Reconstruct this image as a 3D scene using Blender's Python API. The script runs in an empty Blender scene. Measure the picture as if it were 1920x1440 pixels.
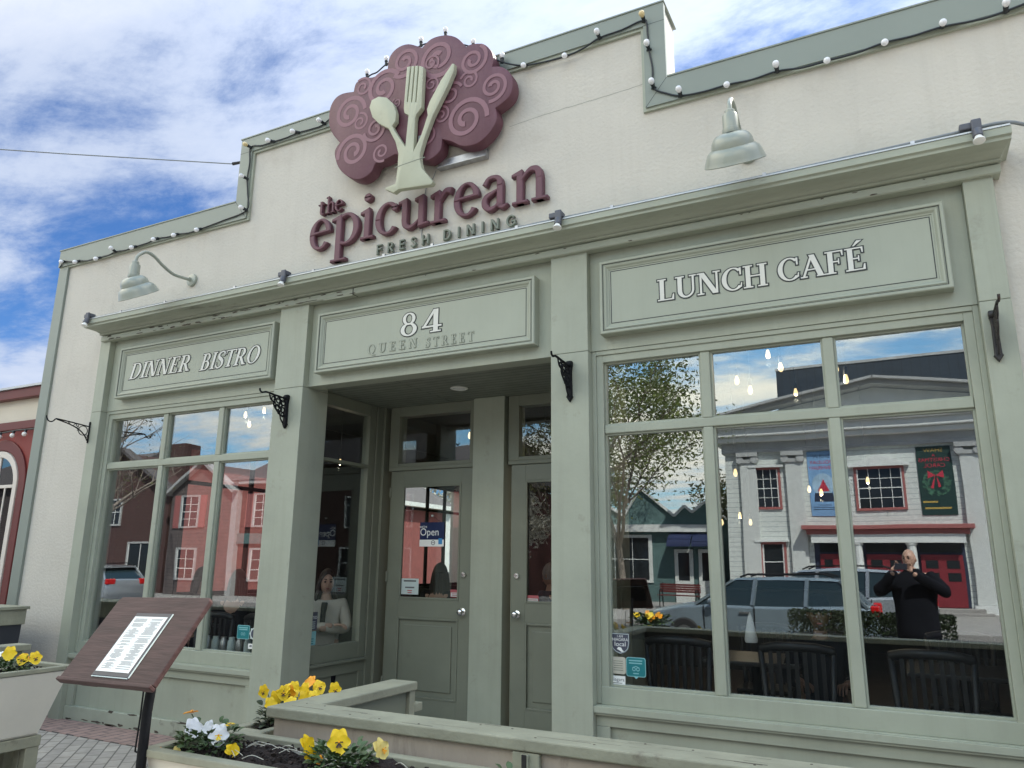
import bpy, bmesh, math, random
from math import sin, cos, pi, radians, sqrt, hypot, atan2
from mathutils import Vector, Matrix

random.seed(7)
SC = bpy.context.scene
COL = SC.collection

# ------------------------------------------------------------------ camera
cam_d = bpy.data.cameras.new("camera")
cam = bpy.data.objects.new("camera", cam_d)
COL.objects.link(cam)
SC.camera = cam
cam_d.sensor_fit = 'HORIZONTAL'
cam_d.sensor_width = 36.0
cam_d.lens = 36.0 * 1403.472 / 1920.0
cam_d.clip_start = 0.02
cam_d.clip_end = 900.0


def aim(yaw, pitch, roll):
    cy, sy, cp, sp = cos(yaw), sin(yaw), cos(pitch), sin(pitch)
    fw = Vector((sy * cp, cy * cp, sp))
    right = Vector((cy, -sy, 0))
    up = right.cross(fw)
    r = right * cos(roll) + up * sin(roll)
    u = up * cos(roll) - right * sin(roll)
    return Matrix((r, u, -fw)).transposed()


cam.matrix_world = Matrix.Translation((0, -5.2, 1.58)) @ aim(radians(-27.1756), radians(13.4083), radians(0.5809)).to_4x4()

# ------------------------------------------------------------------ light
SUN_EL, SUN_AZ = radians(50), radians(38)     # azimuth measured from +y (behind the restaurant) towards +x
SUN_DIR = Vector((sin(SUN_AZ) * cos(SUN_EL), cos(SUN_AZ) * cos(SUN_EL), sin(SUN_EL)))
sun_d = bpy.data.lights.new("sun", 'SUN')
sun_d.energy = 5.0
sun_d.angle = radians(0.6)
sun_d.color = (1.0, 0.95, 0.87)
sun = bpy.data.objects.new("sun", sun_d)
COL.objects.link(sun)
sun.rotation_euler = SUN_DIR.to_track_quat('Z', 'Y').to_euler()
sun.location = (6, 10, 30)

W = bpy.data.worlds.new("World")
SC.world = W
W.use_nodes = True
wn, wl = W.node_tree.nodes, W.node_tree.links
wn.clear()


def wnode(t, **kw):
    n = wn.new(t)
    for k, v in kw.items():
        setattr(n, k, v)
    return n


sky = wnode('ShaderNodeTexSky', sky_type='NISHITA', sun_disc=False)
sky.sun_elevation = SUN_EL
sky.sun_rotation = SUN_AZ
sky.air_density = 1.0
sky.dust_density = 0.6
sky.ozone_density = 2.0
tc = wnode('ShaderNodeTexCoord')
sep = wnode('ShaderNodeSeparateXYZ')
wl.new(tc.outputs['Generated'], sep.inputs[0])
# a flat cloud deck high above: direction divided by its height
zc = wnode('ShaderNodeMath', operation='MAXIMUM')
wl.new(sep.outputs['Z'], zc.inputs[0])
zc.inputs[1].default_value = 0.02
za = wnode('ShaderNodeMath', operation='ADD')
wl.new(zc.outputs[0], za.inputs[0])
za.inputs[1].default_value = 0.12
dx = wnode('ShaderNodeMath', operation='DIVIDE')
wl.new(sep.outputs['X'], dx.inputs[0]); wl.new(za.outputs[0], dx.inputs[1])
dy = wnode('ShaderNodeMath', operation='DIVIDE')
wl.new(sep.outputs['Y'], dy.inputs[0]); wl.new(za.outputs[0], dy.inputs[1])
cb = wnode('ShaderNodeCombineXYZ')
wl.new(dx.outputs[0], cb.inputs[0]); wl.new(dy.outputs[0], cb.inputs[1])
mp = wnode('ShaderNodeMapping')
mp.inputs['Rotation'].default_value = (0, 0, radians(24))
mp.inputs['Scale'].default_value = (0.62, 1.0, 1.0)
mp.inputs['Location'].default_value = (17.9, 3.6, 0.0)
wl.new(cb.outputs[0], mp.inputs[0])
n1 = wnode('ShaderNodeTexNoise')
n1.inputs['Scale'].default_value = 0.85
n1.inputs['Detail'].default_value = 9
n1.inputs['Roughness'].default_value = 0.58
n1.inputs['Distortion'].default_value = 0.35
wl.new(mp.outputs[0], n1.inputs['Vector'])
n2 = wnode('ShaderNodeTexNoise')
n2.inputs['Scale'].default_value = 4.2
n2.inputs['Detail'].default_value = 8
n2.inputs['Roughness'].default_value = 0.68
n2.inputs['Distortion'].default_value = 0.2
wl.new(mp.outputs[0], n2.inputs['Vector'])
ad = wnode('ShaderNodeMath', operation='MULTIPLY_ADD')
wl.new(n2.outputs[0], ad.inputs[0]); ad.inputs[1].default_value = 0.42
wl.new(n1.outputs[0], ad.inputs[2])
rp = wnode('ShaderNodeMapRange', interpolation_type='SMOOTHSTEP')
rp.inputs['From Min'].default_value = 0.575
rp.inputs['From Max'].default_value = 0.765
wl.new(ad.outputs[0], rp.inputs['Value'])
# cloud tone: thick parts whiter, thin parts a little blue-grey
cr = wnode('ShaderNodeMapRange')
cr.inputs['From Min'].default_value = 0.6
cr.inputs['From Max'].default_value = 0.95
cr.inputs['To Min'].default_value = 0.0
cr.inputs['To Max'].default_value = 1.0
wl.new(ad.outputs[0], cr.inputs['Value'])
cc = wnode('ShaderNodeMix', data_type='RGBA')
cc.inputs['A'].default_value = (2.6, 3.25, 4.7, 1)
cc.inputs['B'].default_value = (4.5, 4.9, 5.7, 1)
wl.new(cr.outputs[0], cc.inputs['Factor'])
sk = wnode('ShaderNodeVectorMath', operation='MULTIPLY')
wl.new(sky.outputs[0], sk.inputs[0]); sk.inputs[1].default_value = (0.34, 0.56, 0.86)
# clouds towards the sun are thinner and whiter
cd_ = wnode('ShaderNodeVectorMath', operation='DOT_PRODUCT')
wl.new(tc.outputs['Generated'], cd_.inputs[0])
cd_.inputs[1].default_value = tuple(SUN_DIR)
cg = wnode('ShaderNodeMapRange', interpolation_type='SMOOTHSTEP')
cg.inputs['From Min'].default_value = 0.25
cg.inputs['From Max'].default_value = 0.95
cg.inputs['To Min'].default_value = 1.0
cg.inputs['To Max'].default_value = 1.55
wl.new(cd_.outputs['Value'], cg.inputs['Value'])
cs = wnode('ShaderNodeVectorMath', operation='SCALE')
wl.new(cc.outputs['Result'], cs.inputs[0])
wl.new(cg.outputs[0], cs.inputs['Scale'])
mx = wnode('ShaderNodeMix', data_type='RGBA')
wl.new(rp.outputs[0], mx.inputs['Factor'])
wl.new(sk.outputs[0], mx.inputs['A'])
wl.new(cs.outputs[0], mx.inputs['B'])
# added gain: brightens the sky overhead and behind the camera to light the facade
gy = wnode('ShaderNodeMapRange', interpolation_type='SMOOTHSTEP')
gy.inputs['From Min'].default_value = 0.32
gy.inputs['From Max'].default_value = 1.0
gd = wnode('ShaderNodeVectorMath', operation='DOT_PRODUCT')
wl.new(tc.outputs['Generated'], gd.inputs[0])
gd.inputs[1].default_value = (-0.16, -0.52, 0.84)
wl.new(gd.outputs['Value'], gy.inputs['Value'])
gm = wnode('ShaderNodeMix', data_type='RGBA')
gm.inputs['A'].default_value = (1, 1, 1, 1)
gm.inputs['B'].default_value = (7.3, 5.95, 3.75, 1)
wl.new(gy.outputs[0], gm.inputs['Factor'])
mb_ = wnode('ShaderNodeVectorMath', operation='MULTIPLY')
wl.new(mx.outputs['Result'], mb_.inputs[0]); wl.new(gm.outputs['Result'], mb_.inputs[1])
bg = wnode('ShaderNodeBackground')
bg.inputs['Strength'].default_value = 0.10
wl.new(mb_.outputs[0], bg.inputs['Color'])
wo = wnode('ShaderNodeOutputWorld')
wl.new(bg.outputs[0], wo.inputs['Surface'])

SC.view_settings.view_transform = 'Standard'
SC.view_settings.look = 'None'
SC.view_settings.gamma = 1.0
SC.view_settings.use_curve_mapping = False
SC.view_settings.exposure = 0.82
SC.render.engine = 'CYCLES'
SC.cycles.use_denoising = True
SC.cycles.max_bounces = 10
SC.cycles.transparent_max_bounces = 24
SC.cycles.glossy_bounces = 4
SC.cycles.sample_clamp_indirect = 6.0


# ------------------------------------------------------------------ materials
def mat(name, base=(0.5, 0.5, 0.5), rough=0.6, metal=0.0, var=0.08, scale=6.0, bump=0.0, bscale=60.0,
        dirt=None, dirt_amt=0.0, dirt_scale=3.0, dirt_lo=0.55, stretch=(1, 1, 1), spec=0.5, coat=0.0, streak=None, streak_amt=0.0):
    """painted / plain surface: base colour with soft mottling, optional fine bump and patchy dirt or wear"""
    m = bpy.data.materials.new(name)
    m.use_nodes = True
    nt = m.node_tree
    N, L = nt.nodes, nt.links
    b = N['Principled BSDF']
    b.inputs['Roughness'].default_value = rough
    b.inputs['Metallic'].default_value = metal
    b.inputs['Specular IOR Level'].default_value = spec
    b.inputs['Coat Weight'].default_value = coat
    tc = N.new('ShaderNodeTexCoord')
    mp = N.new('ShaderNodeMapping')
    mp.inputs['Scale'].default_value = stretch
    L.new(tc.outputs['Object'], mp.inputs[0])
    no = N.new('ShaderNodeTexNoise')
    no.inputs['Scale'].default_value = scale
    no.inputs['Detail'].default_value = 6
    no.inputs['Roughness'].default_value = 0.6
    L.new(mp.outputs[0], no.inputs['Vector'])
    mr = N.new('ShaderNodeMapRange')
    mr.inputs['From Min'].default_value = 0.3
    mr.inputs['From Max'].default_value = 0.7
    mr.inputs['To Min'].default_value = 1 - var
    mr.inputs['To Max'].default_value = 1 + var
    L.new(no.outputs[0], mr.inputs['Value'])
    vm = N.new('ShaderNodeVectorMath')
    vm.operation = 'SCALE'
    vm.inputs[0].default_value = base
    L.new(mr.outputs[0], vm.inputs['Scale'])
    col = vm.outputs[0]
    if dirt:
        n3 = N.new('ShaderNodeTexNoise')
        n3.inputs['Scale'].default_value = dirt_scale
        n3.inputs['Detail'].default_value = 8
        n3.inputs['Roughness'].default_value = 0.68
        L.new(mp.outputs[0], n3.inputs['Vector'])
        r3 = N.new('ShaderNodeMapRange')
        r3.inputs['From Min'].default_value = dirt_lo
        r3.inputs['From Max'].default_value = dirt_lo + 0.13
        r3.inputs['To Max'].default_value = dirt_amt
        L.new(n3.outputs[0], r3.inputs['Value'])
        mi = N.new('ShaderNodeMix')
        mi.data_type = 'RGBA'
        L.new(r3.outputs[0], mi.inputs['Factor'])
        L.new(col, mi.inputs['A'])
        mi.inputs['B'].default_value = (*dirt, 1)
        col = mi.outputs['Result']
    if streak:
        m5 = N.new('ShaderNodeMapping')
        m5.inputs['Scale'].default_value = (7.0, 7.0, 0.35)
        L.new(tc.outputs['Object'], m5.inputs[0])
        n5 = N.new('ShaderNodeTexNoise')
        n5.inputs['Scale'].default_value = 1.6
        n5.inputs['Detail'].default_value = 6
        n5.inputs['Roughness'].default_value = 0.7
        L.new(m5.outputs[0], n5.inputs['Vector'])
        r5 = N.new('ShaderNodeMapRange')
        r5.inputs['From Min'].default_value = 0.50
        r5.inputs['From Max'].default_value = 0.75
        r5.inputs['To Max'].default_value = streak_amt
        L.new(n5.outputs[0], r5.inputs['Value'])
        x5 = N.new('ShaderNodeMix')
        x5.data_type = 'RGBA'
        L.new(r5.outputs[0], x5.inputs['Factor'])
        L.new(col, x5.inputs['A'])
        x5.inputs['B'].default_value = (*streak, 1)
        col = x5.outputs['Result']
    L.new(col, b.inputs['Base Color'])
    if bump:
        n4 = N.new('ShaderNodeTexNoise')
        n4.inputs['Scale'].default_value = bscale
        n4.inputs['Detail'].default_value = 4
        L.new(mp.outputs[0], n4.inputs['Vector'])
        bp = N.new('ShaderNodeBump')
        bp.inputs['Strength'].default_value = bump
        bp.inputs['Distance'].default_value = 0.01
        L.new(n4.outputs[0], bp.inputs['Height'])
        L.new(bp.outputs[0], b.inputs['Normal'])
    return m


def glow(name, col, strength):
    m = bpy.data.materials.new(name)
    m.use_nodes = True
    b = m.node_tree.nodes['Principled BSDF']
    b.inputs['Base Color'].default_value = (0.8, 0.75, 0.6, 1)
    b.inputs['Emission Color'].default_value = (*col, 1)
    b.inputs['Emission Strength'].default_value = strength
    return m


def glass_mat(name, refl=0.2, tint=(0.94, 0.96, 0.955), wob=0.0009, wscale=1.2):
    m = bpy.data.materials.new(name)
    m.use_nodes = True
    N, L = m.node_tree.nodes, m.node_tree.links
    N.clear()
    out = N.new('ShaderNodeOutputMaterial')
    tr = N.new('ShaderNodeBsdfTransparent')
    tr.inputs['Color'].default_value = (*tint, 1)
    gl = N.new('ShaderNodeBsdfGlossy')
    gl.inputs['Roughness'].default_value = 0.0
    gl.inputs['Color'].default_value = (0.92, 0.97, 1.0, 1)
    lw = N.new('ShaderNodeLayerWeight')
    lw.inputs['Blend'].default_value = 0.5
    pw_ = N.new('ShaderNodeMath')
    pw_.operation = 'POWER'
    pw_.inputs[1].default_value = 4.0
    L.new(lw.outputs['Facing'], pw_.inputs[0])
    ma = N.new('ShaderNodeMath')
    ma.operation = 'MULTIPLY_ADD'
    ma.inputs[1].default_value = 0.9
    ma.inputs[2].default_value = refl
    ma.use_clamp = True
    L.new(pw_.outputs[0], ma.inputs[0])
    mx = N.new('ShaderNodeMixShader')
    L.new(ma.outputs[0], mx.inputs[0])
    L.new(tr.outputs[0], mx.inputs[1])
    L.new(gl.outputs[0], mx.inputs[2])
    tc = N.new('ShaderNodeTexCoord')
    no = N.new('ShaderNodeTexNoise')
    no.inputs['Scale'].default_value = wscale
    no.inputs['Detail'].default_value = 1
    L.new(tc.outputs['Object'], no.inputs['Vector'])
    bp = N.new('ShaderNodeBump')
    bp.inputs['Strength'].default_value = 1.0
    bp.inputs['Distance'].default_value = wob
    L.new(no.outputs[0], bp.inputs['Height'])
    L.new(bp.outputs[0], gl.inputs['Normal'])
    L.new(mx.outputs[0], out.inputs[0])
    return m


def brick_mat(name, c1, c2, mortar, bw, bh, scale=1.0, rough=0.85, mort=0.015, rot=(0, 0, 0), offset=0.5, bump=0.4):
    m = bpy.data.materials.new(name)
    m.use_nodes = True
    N, L = m.node_tree.nodes, m.node_tree.links
    b = N['Principled BSDF']
    b.inputs['Roughness'].default_value = rough
    tc = N.new('ShaderNodeTexCoord')
    mp = N.new('ShaderNodeMapping')
    mp.inputs['Rotation'].default_value = rot
    L.new(tc.outputs['Object'], mp.inputs[0])
    br = N.new('ShaderNodeTexBrick')
    br.offset = offset
    br.inputs['Scale'].default_value = scale
    br.inputs['Brick Width'].default_value = bw
    br.inputs['Row Height'].default_value = bh
    br.inputs['Mortar Size'].default_value = mort
    br.inputs['Color1'].default_value = (*c1, 1)
    br.inputs['Color2'].default_value = (*c2, 1)
    br.inputs['Mortar'].default_value = (*mortar, 1)
    L.new(mp.outputs[0], br.inputs['Vector'])
    no = N.new('ShaderNodeTexNoise')
    no.inputs['Scale'].default_value = 9
    no.inputs['Detail'].default_value = 6
    L.new(tc.outputs['Object'], no.inputs['Vector'])
    mr = N.new('ShaderNodeMapRange')
    mr.inputs['To Min'].default_value = 0.65
    mr.inputs['To Max'].default_value = 1.3
    L.new(no.outputs[0], mr.inputs['Value'])
    vm = N.new('ShaderNodeVectorMath')
    vm.operation = 'SCALE'
    L.new(br.outputs['Color'], vm.inputs[0])
    L.new(mr.outputs[0], vm.inputs['Scale'])
    L.new(vm.outputs[0], b.inputs['Base Color'])
    bp = N.new('ShaderNodeBump')
    bp.inputs['Strength'].default_value = bump
    bp.inputs['Distance'].default_value = 0.006
    bp.invert = True
    L.new(br.outputs['Fac'], bp.inputs['Height'])
    L.new(bp.outputs[0], b.inputs['Normal'])
    return m


SAGE = (0.338, 0.362, 0.288)
M = dict(
    stucco=mat('stucco', (0.565, 0.535, 0.470), 0.92, var=0.05, scale=1.2, bump=0.6, bscale=36, streak=(0.36, 0.33, 0.28), streak_amt=0.15, dirt=(0.42, 0.38, 0.32), dirt_amt=0.32, dirt_scale=1.7, dirt_lo=0.57),
    sage=mat('sage_paint', SAGE, 0.5, var=0.08, scale=2.2, bump=0.16, bscale=22, dirt=(0.19, 0.185, 0.14), dirt_amt=0.5, dirt_scale=3.8, dirt_lo=0.61, streak=(0.22, 0.23, 0.175), streak_amt=0.24),
    sage_worn=mat('sage_paint_weathered', SAGE, 0.55, var=0.09, scale=4, bump=0.15, bscale=30, dirt=(0.06, 0.056, 0.045), dirt_amt=0.8, dirt_scale=2.6, dirt_lo=0.61, stretch=(0.5, 2.2, 2.2)),
    sage_peel=mat('sage_paint_peeling', SAGE, 0.6, var=0.09, scale=4, bump=0.25, bscale=25, dirt=(0.09, 0.075, 0.06), dirt_amt=0.85, dirt_scale=4.5, dirt_lo=0.60),
    sage_wood=mat('sage_paint_on_wood', (0.285, 0.285, 0.212), 0.72, var=0.16, scale=5, bump=0.4, bscale=30, dirt=(0.12, 0.10, 0.075), dirt_amt=0.8, dirt_scale=6, dirt_lo=0.615, stretch=(1, 1, 1)),
    sage_metal=mat('sage_metal_cap', (0.228, 0.258, 0.222), 0.42, var=0.05, scale=1.5),
    panel=mat('sign_panel_paint', (0.348, 0.374, 0.299), 0.45, var=0.05, scale=2, streak=(0.26, 0.27, 0.21), streak_amt=0.18),
    mould=mat('sign_moulding_paint', (0.330, 0.355, 0.282), 0.45, var=0.05, scale=3),
    olive=mat('olive_door_paint', (0.178, 0.190, 0.145), 0.42, var=0.08, scale=2.5, bump=0.08, bscale=20, dirt=(0.10, 0.10, 0.075), dirt_amt=0.4, dirt_scale=4, dirt_lo=0.62),
    olive2=mat('olive_frame_paint', (0.185, 0.197, 0.150), 0.5, var=0.05, scale=2.5),
    soffit=brick_mat('soffit_boards', (0.19, 0.205, 0.165), (0.20, 0.215, 0.172), (0.08, 0.09, 0.07), 4.0, 0.085, mort=0.006, rough=0.55, rot=(0, 0, 0)),
    plum=mat('plum_paint', (0.125, 0.046, 0.063), 0.55, var=0.12, scale=4, bump=0.2, bscale=30, streak=(0.19, 0.10, 0.12), streak_amt=0.25),
    plum_light=mat('plum_light_paint', (0.225, 0.102, 0.130), 0.5, var=0.05, scale=3),
    cream_sage=mat('cutlery_paint', (0.42, 0.43, 0.315), 0.5, var=0.05, scale=3, dirt=(0.2, 0.2, 0.14), dirt_amt=0.35, dirt_scale=5, dirt_lo=0.6),
    white=mat('white_lettering', (0.68, 0.68, 0.62), 0.5, var=0.03),
    black=mat('black_lettering', (0.028, 0.032, 0.03), 0.5, var=0.05),
    grey_letter=mat('grey_green_lettering', (0.17, 0.19, 0.15), 0.5, var=0.05),
    iron=mat('black_iron', (0.008, 0.009, 0.011), 0.6, var=0.2, scale=20, bump=0.15, bscale=80, spec=0.15),
    rust_iron=mat('rusty_black_iron', (0.02, 0.018, 0.018), 0.55, var=0.2, scale=20, dirt=(0.10, 0.045, 0.025), dirt_amt=0.6, dirt_scale=9, dirt_lo=0.57),
    cable=mat('black_cable', (0.014, 0.018, 0.022), 0.5, var=0.1),
    grey_cable=mat('grey_conduit', (0.20, 0.22, 0.23), 0.5, var=0.1, scale=8),
    fixture=mat('grey_spot_fixture', (0.085, 0.09, 0.11), 0.5, var=0.08),
    bulb=mat('frosted_bulb', (0.82, 0.82, 0.84), 0.22, var=0.02, coat=0.4),
    amber=mat('yellowed_bulb', (0.70, 0.55, 0.28), 0.25, var=0.05, coat=0.4),
    lens=mat('white_lens', (0.80, 0.80, 0.76), 0.25, var=0.02),
    lamp_paint=mat('lamp_enamel', (0.30, 0.325, 0.275), 0.32, var=0.03, scale=3, coat=0.3),
    galv=mat('galvanised_steel', (0.42, 0.42, 0.43), 0.42, metal=0.85, var=0.25, scale=14),
    chrome=mat('brushed_chrome', (0.70, 0.70, 0.70), 0.18, metal=1.0, var=0.05),
    wood=mat('stained_board_wood', (0.058, 0.031, 0.029), 0.5, var=0.35, scale=3.5, bump=0.25, bscale=8, dirt=(0.20, 0.14, 0.12), dirt_amt=0.35, dirt_scale=5, dirt_lo=0.67, stretch=(1.0, 9, 9), spec=0.25),
    paper=mat('white_paper', (0.82, 0.83, 0.80), 0.6, var=0.02),
    ink=mat('printed_ink', (0.12, 0.12, 0.12), 0.7, var=0.05),
    clip=mat('charcoal_plastic', (0.035, 0.038, 0.05), 0.4, var=0.06),
    render=mat('rendered_planter_wall', (0.40, 0.345, 0.285), 0.9, var=0.10, scale=3, bump=0.4, bscale=28, dirt=(0.17, 0.14, 0.115), dirt_amt=0.6, dirt_scale=3.2, dirt_lo=0.58, stretch=(2.0, 1, 0.45)),
    cream=mat('cream_planter_paint', (0.68, 0.65, 0.56), 0.7, var=0.05, scale=2.5, bump=0.1, bscale=25, dirt=(0.25, 0.23, 0.19), dirt_amt=0.4, dirt_scale=3, dirt_lo=0.62),
    soil=mat('dark_soil', (0.022, 0.015, 0.013), 0.95, var=0.5, scale=45, bump=1.0, bscale=70, dirt=(0.16, 0.12, 0.09), dirt_amt=0.7, dirt_scale=70, dirt_lo=0.66),
    leaf=mat('pansy_leaf', (0.060, 0.105, 0.036), 0.5, var=0.35, scale=22),
    leaf_dk=mat('dark_leaf', (0.032, 0.05, 0.022), 0.5, var=0.35, scale=22),
    stem=mat('plant_stem', (0.07, 0.11, 0.04), 0.5, var=0.15),
    yellow=mat('yellow_petal', (0.86, 0.60, 0.012), 0.5, var=0.10, scale=30),
    orange=mat('orange_petal', (0.86, 0.36, 0.006), 0.5, var=0.12, scale=30),
    pale=mat('pale_yellow_petal', (0.80, 0.66, 0.22), 0.5, var=0.10, scale=30),
    whitep=mat('white_petal', (0.84, 0.86, 0.88), 0.5, var=0.04, scale=30),
    throat=mat('flower_throat', (0.03, 0.015, 0.02), 0.6, var=0.1),
    pavers=brick_mat('grey_pavers', (0.41, 0.375, 0.33), (0.32, 0.295, 0.265), (0.13, 0.12, 0.105), 0.21, 0.105, mort=0.006, rot=(0, 0, radians(45)), bump=0.6),
    pavers_red=brick_mat('red_pavers', (0.35, 0.235, 0.205), (0.29, 0.20, 0.175), (0.10, 0.085, 0.08), 0.21, 0.105, mort=0.006, rot=(0, 0, radians(90)), bump=0.6),
    concrete=mat('concrete', (0.30, 0.285, 0.265), 0.9, var=0.14, scale=3, bump=0.3, bscale=40),
    asphalt=mat('asphalt', (0.075, 0.075, 0.078), 0.9, var=0.2, scale=6, bump=0.4, bscale=90),
    lawn=mat('far_ground', (0.06, 0.075, 0.04), 0.95, var=0.3, scale=0.5),
    roadmark=mat('road_paint', (0.62, 0.61, 0.57), 0.8, var=0.1, scale=8),
    bare=mat('bare_weathered_wood', (0.075, 0.062, 0.048), 0.9, var=0.4, scale=30),
    lining=mat('dark_lining_boards', (0.026, 0.028, 0.030), 0.6, var=0.15, scale=4),  # near-black tone for the inner boards of the patio walls
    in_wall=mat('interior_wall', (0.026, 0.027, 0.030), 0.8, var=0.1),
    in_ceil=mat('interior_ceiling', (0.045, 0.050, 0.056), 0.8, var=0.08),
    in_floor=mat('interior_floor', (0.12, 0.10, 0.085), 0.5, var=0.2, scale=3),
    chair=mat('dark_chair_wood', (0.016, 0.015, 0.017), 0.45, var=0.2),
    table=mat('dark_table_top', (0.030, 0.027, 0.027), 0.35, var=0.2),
    napkin=mat('white_napkin', (0.80, 0.80, 0.80), 0.8, var=0.03),
    steel=mat('satin_steel', (0.45, 0.45, 0.45), 0.3, metal=0.9, var=0.1),
    filament=glow('warm_filament', (1.0, 0.70, 0.32), 1.1),
    ledlamp=glow('warm_downlight', (1.0, 0.86, 0.62), 3.0),
    red_paint=mat('dark_red_paint', (0.21, 0.025, 0.018), 0.55, var=0.08, scale=3),
    red_dk=mat('maroon_paint', (0.12, 0.016, 0.014), 0.5, var=0.08, scale=3),
    nb_cream=mat('neighbour_cream', (0.62, 0.57, 0.47), 0.85, var=0.04, scale=2, bump=0.2, bscale=50),
    nb_white=mat('neighbour_arch_frame', (0.66, 0.60, 0.53), 0.5, var=0.04),
    flash=mat('metal_flashing', (0.45, 0.47, 0.48), 0.4, metal=0.5, var=0.1),
    glass=glass_mat('shop_glass', 0.17),
    glass_low=glass_mat('door_glass', 0.085),
    glass_dark=glass_mat('distant_glass', 0.10, (0.25, 0.27, 0.28), 0.0),
)


# ------------------------------------------------------------------ mesh helpers
class MB:
    def __init__(s):
        s.v, s.f = [], []

    def add(s, vs, fs):
        b = len(s.v)
        s.v += [tuple(v) for v in vs]
        s.f += [tuple(i + b for i in f) for f in fs]
        return s

    def quad(s, a, b, c, d):
        return s.add((a, b, c, d), ((0, 1, 2, 3),))

    def box(s, x0, x1, y0, y1, z0, z1):
        vs = [(x, y, z) for x in (x0, x1) for y in (y0, y1) for z in (z0, z1)]
        return s.add(vs, ((0, 1, 3, 2), (4, 6, 7, 5), (0, 4, 5, 1), (2, 3, 7, 6), (0, 2, 6, 4), (1, 5, 7, 3)))

    def mbox(s, m, sx, sy, sz):
        """box of full size sx,sy,sz centred on matrix m"""
        vs = [m @ Vector((x * sx / 2, y * sy / 2, z * sz / 2)) for x in (-1, 1) for y in (-1, 1) for z in (-1, 1)]
        return s.add(vs, ((0, 1, 3, 2), (4, 6, 7, 5), (0, 4, 5, 1), (2, 3, 7, 6), (0, 2, 6, 4), (1, 5, 7, 3)))

    def bar(s, a, b, w, h=None, up=(0, 0, 1)):
        a, b = Vector(a), Vector(b)
        d = (b - a)
        L = d.length
        d.normalize()
        u = Vector(up)
        if abs(d.dot(u)) > 0.98:
            u = Vector((0, 1, 0))
        x = d.cross(u).normalized()
        z = x.cross(d)
        m = Matrix((x, d, z)).transposed().to_4x4()
        m.translation = (a + b) / 2
        return s.mbox(m, w, L, h or w)

    def tube(s, pts, r, n=8, caps=True, closed=False):
        pts = [Vector(p) for p in pts]
        rs = r if isinstance(r, (list, tuple)) else [r] * len(pts)
        b = len(s.v)
        k = len(pts)
        ref = None
        for i, p in enumerate(pts):
            if closed:
                d = pts[(i + 1) % k] - pts[i - 1]
            else:
                d = pts[min(i + 1, k - 1)] - pts[max(i - 1, 0)]
            if d.length < 1e-9:
                d = Vector((0, 0, 1))
            d.normalize()
            if ref is None:
                ref = Vector((0, 0, 1)) if abs(d.z) < 0.9 else Vector((0, 1, 0))
            x = d.cross(ref)
            if x.length < 1e-6:
                x = d.orthogonal()
            x.normalize()
            y = x.cross(d)
            ref = y
            for j in range(n):
                a = 2 * pi * j / n
                s.v.append(tuple(p + (x * cos(a) + y * sin(a)) * rs[i]))
        m = k if closed else k - 1
        for i in range(m):
            i2 = (i + 1) % k
            for j in range(n):
                j2 = (j + 1) % n
                s.f.append((b + i * n + j, b + i * n + j2, b + i2 * n + j2, b + i2 * n + j))
        if caps and not closed:
            s.f.append(tuple(b + j for j in range(n)))
            s.f.append(tuple(b + (k - 1) * n + j for j in range(n)))
        return s

    def lathe(s, prof, m=None, n=24, cap=False):
        m = m or Matrix()
        b = len(s.v)
        for r, z in prof:
            for j in range(n):
                a = 2 * pi * j / n
                s.v.append(tuple(m @ Vector((r * cos(a), r * sin(a), z))))
        for i in range(len(prof) - 1):
            for j in range(n):
                j2 = (j + 1) % n
                s.f.append((b + i * n + j, b + i * n + j2, b + (i + 1) * n + j2, b + (i + 1) * n + j))
        if cap:
            s.f.append(tuple(b + j for j in range(n)))
            s.f.append(tuple(b + (len(prof) - 1) * n + j for j in range(n)))
        return s

    def ball(s, c, r, n=12, m=8, sq=(1, 1, 1)):
        c = Vector(c)
        prof = [(max(1e-5, r * sin(pi * i / m)), -r * cos(pi * i / m)) for i in range(m + 1)]
        return s.lathe(prof, Matrix.Translation(c) @ Matrix.Diagonal((*sq, 1)), n)

    def slab(s, pts, y0, y1, bev=0.0):
        """polygon in (x,z) given a thickness from front y0 to back y1, front edge rounded by bev"""
        k = len(pts)
        if bev:
            ins = inset(pts, bev)
            rings = [(ins, y0), (inset(pts, bev * 0.3), y0 + bev * 0.3), (pts, y0 + bev), (pts, y1)]
        else:
            rings = [(pts, y0), (pts, y1)]
        b = len(s.v)
        for P, y in rings:
            s.v += [(x, y, z) for x, z in P]
        s.f.append(tuple(b + i for i in range(k)))
        s.f.append(tuple(b + (len(rings) - 1) * k + i for i in range(k)))
        for r in range(len(rings) - 1):
            for i in range(k):
                j = (i + 1) % k
                s.f.append((b + r * k + i, b + r * k + j, b + (r + 1) * k + j, b + (r + 1) * k + i))
        return s

    def strip(s, L, R, fn, y0, y1=None, bev=0.0):
        """ribbon between edges L and R (lists of 2-d points); flat when y1 is None"""
        k = len(L)
        loop = list(L) + list(reversed(R))
        if y1 is None:
            b = len(s.v)
            s.v += [fn(x, z, y0) for x, z in loop]
            for i in range(k - 1):
                s.f.append((b + i, b + i + 1, b + 2 * k - 2 - i, b + 2 * k - 1 - i))
            return s
        rings = [(inset(loop, bev), y0), (loop, y0 + bev), (loop, y1)] if bev else [(loop, y0), (loop, y1)]
        b = len(s.v)
        for P, y in rings:
            s.v += [fn(x, z, y) for x, z in P]
        n = 2 * k
        for i in range(k - 1):
            s.f.append((b + i, b + i + 1, b + 2 * k - 2 - i, b + 2 * k - 1 - i))
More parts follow.
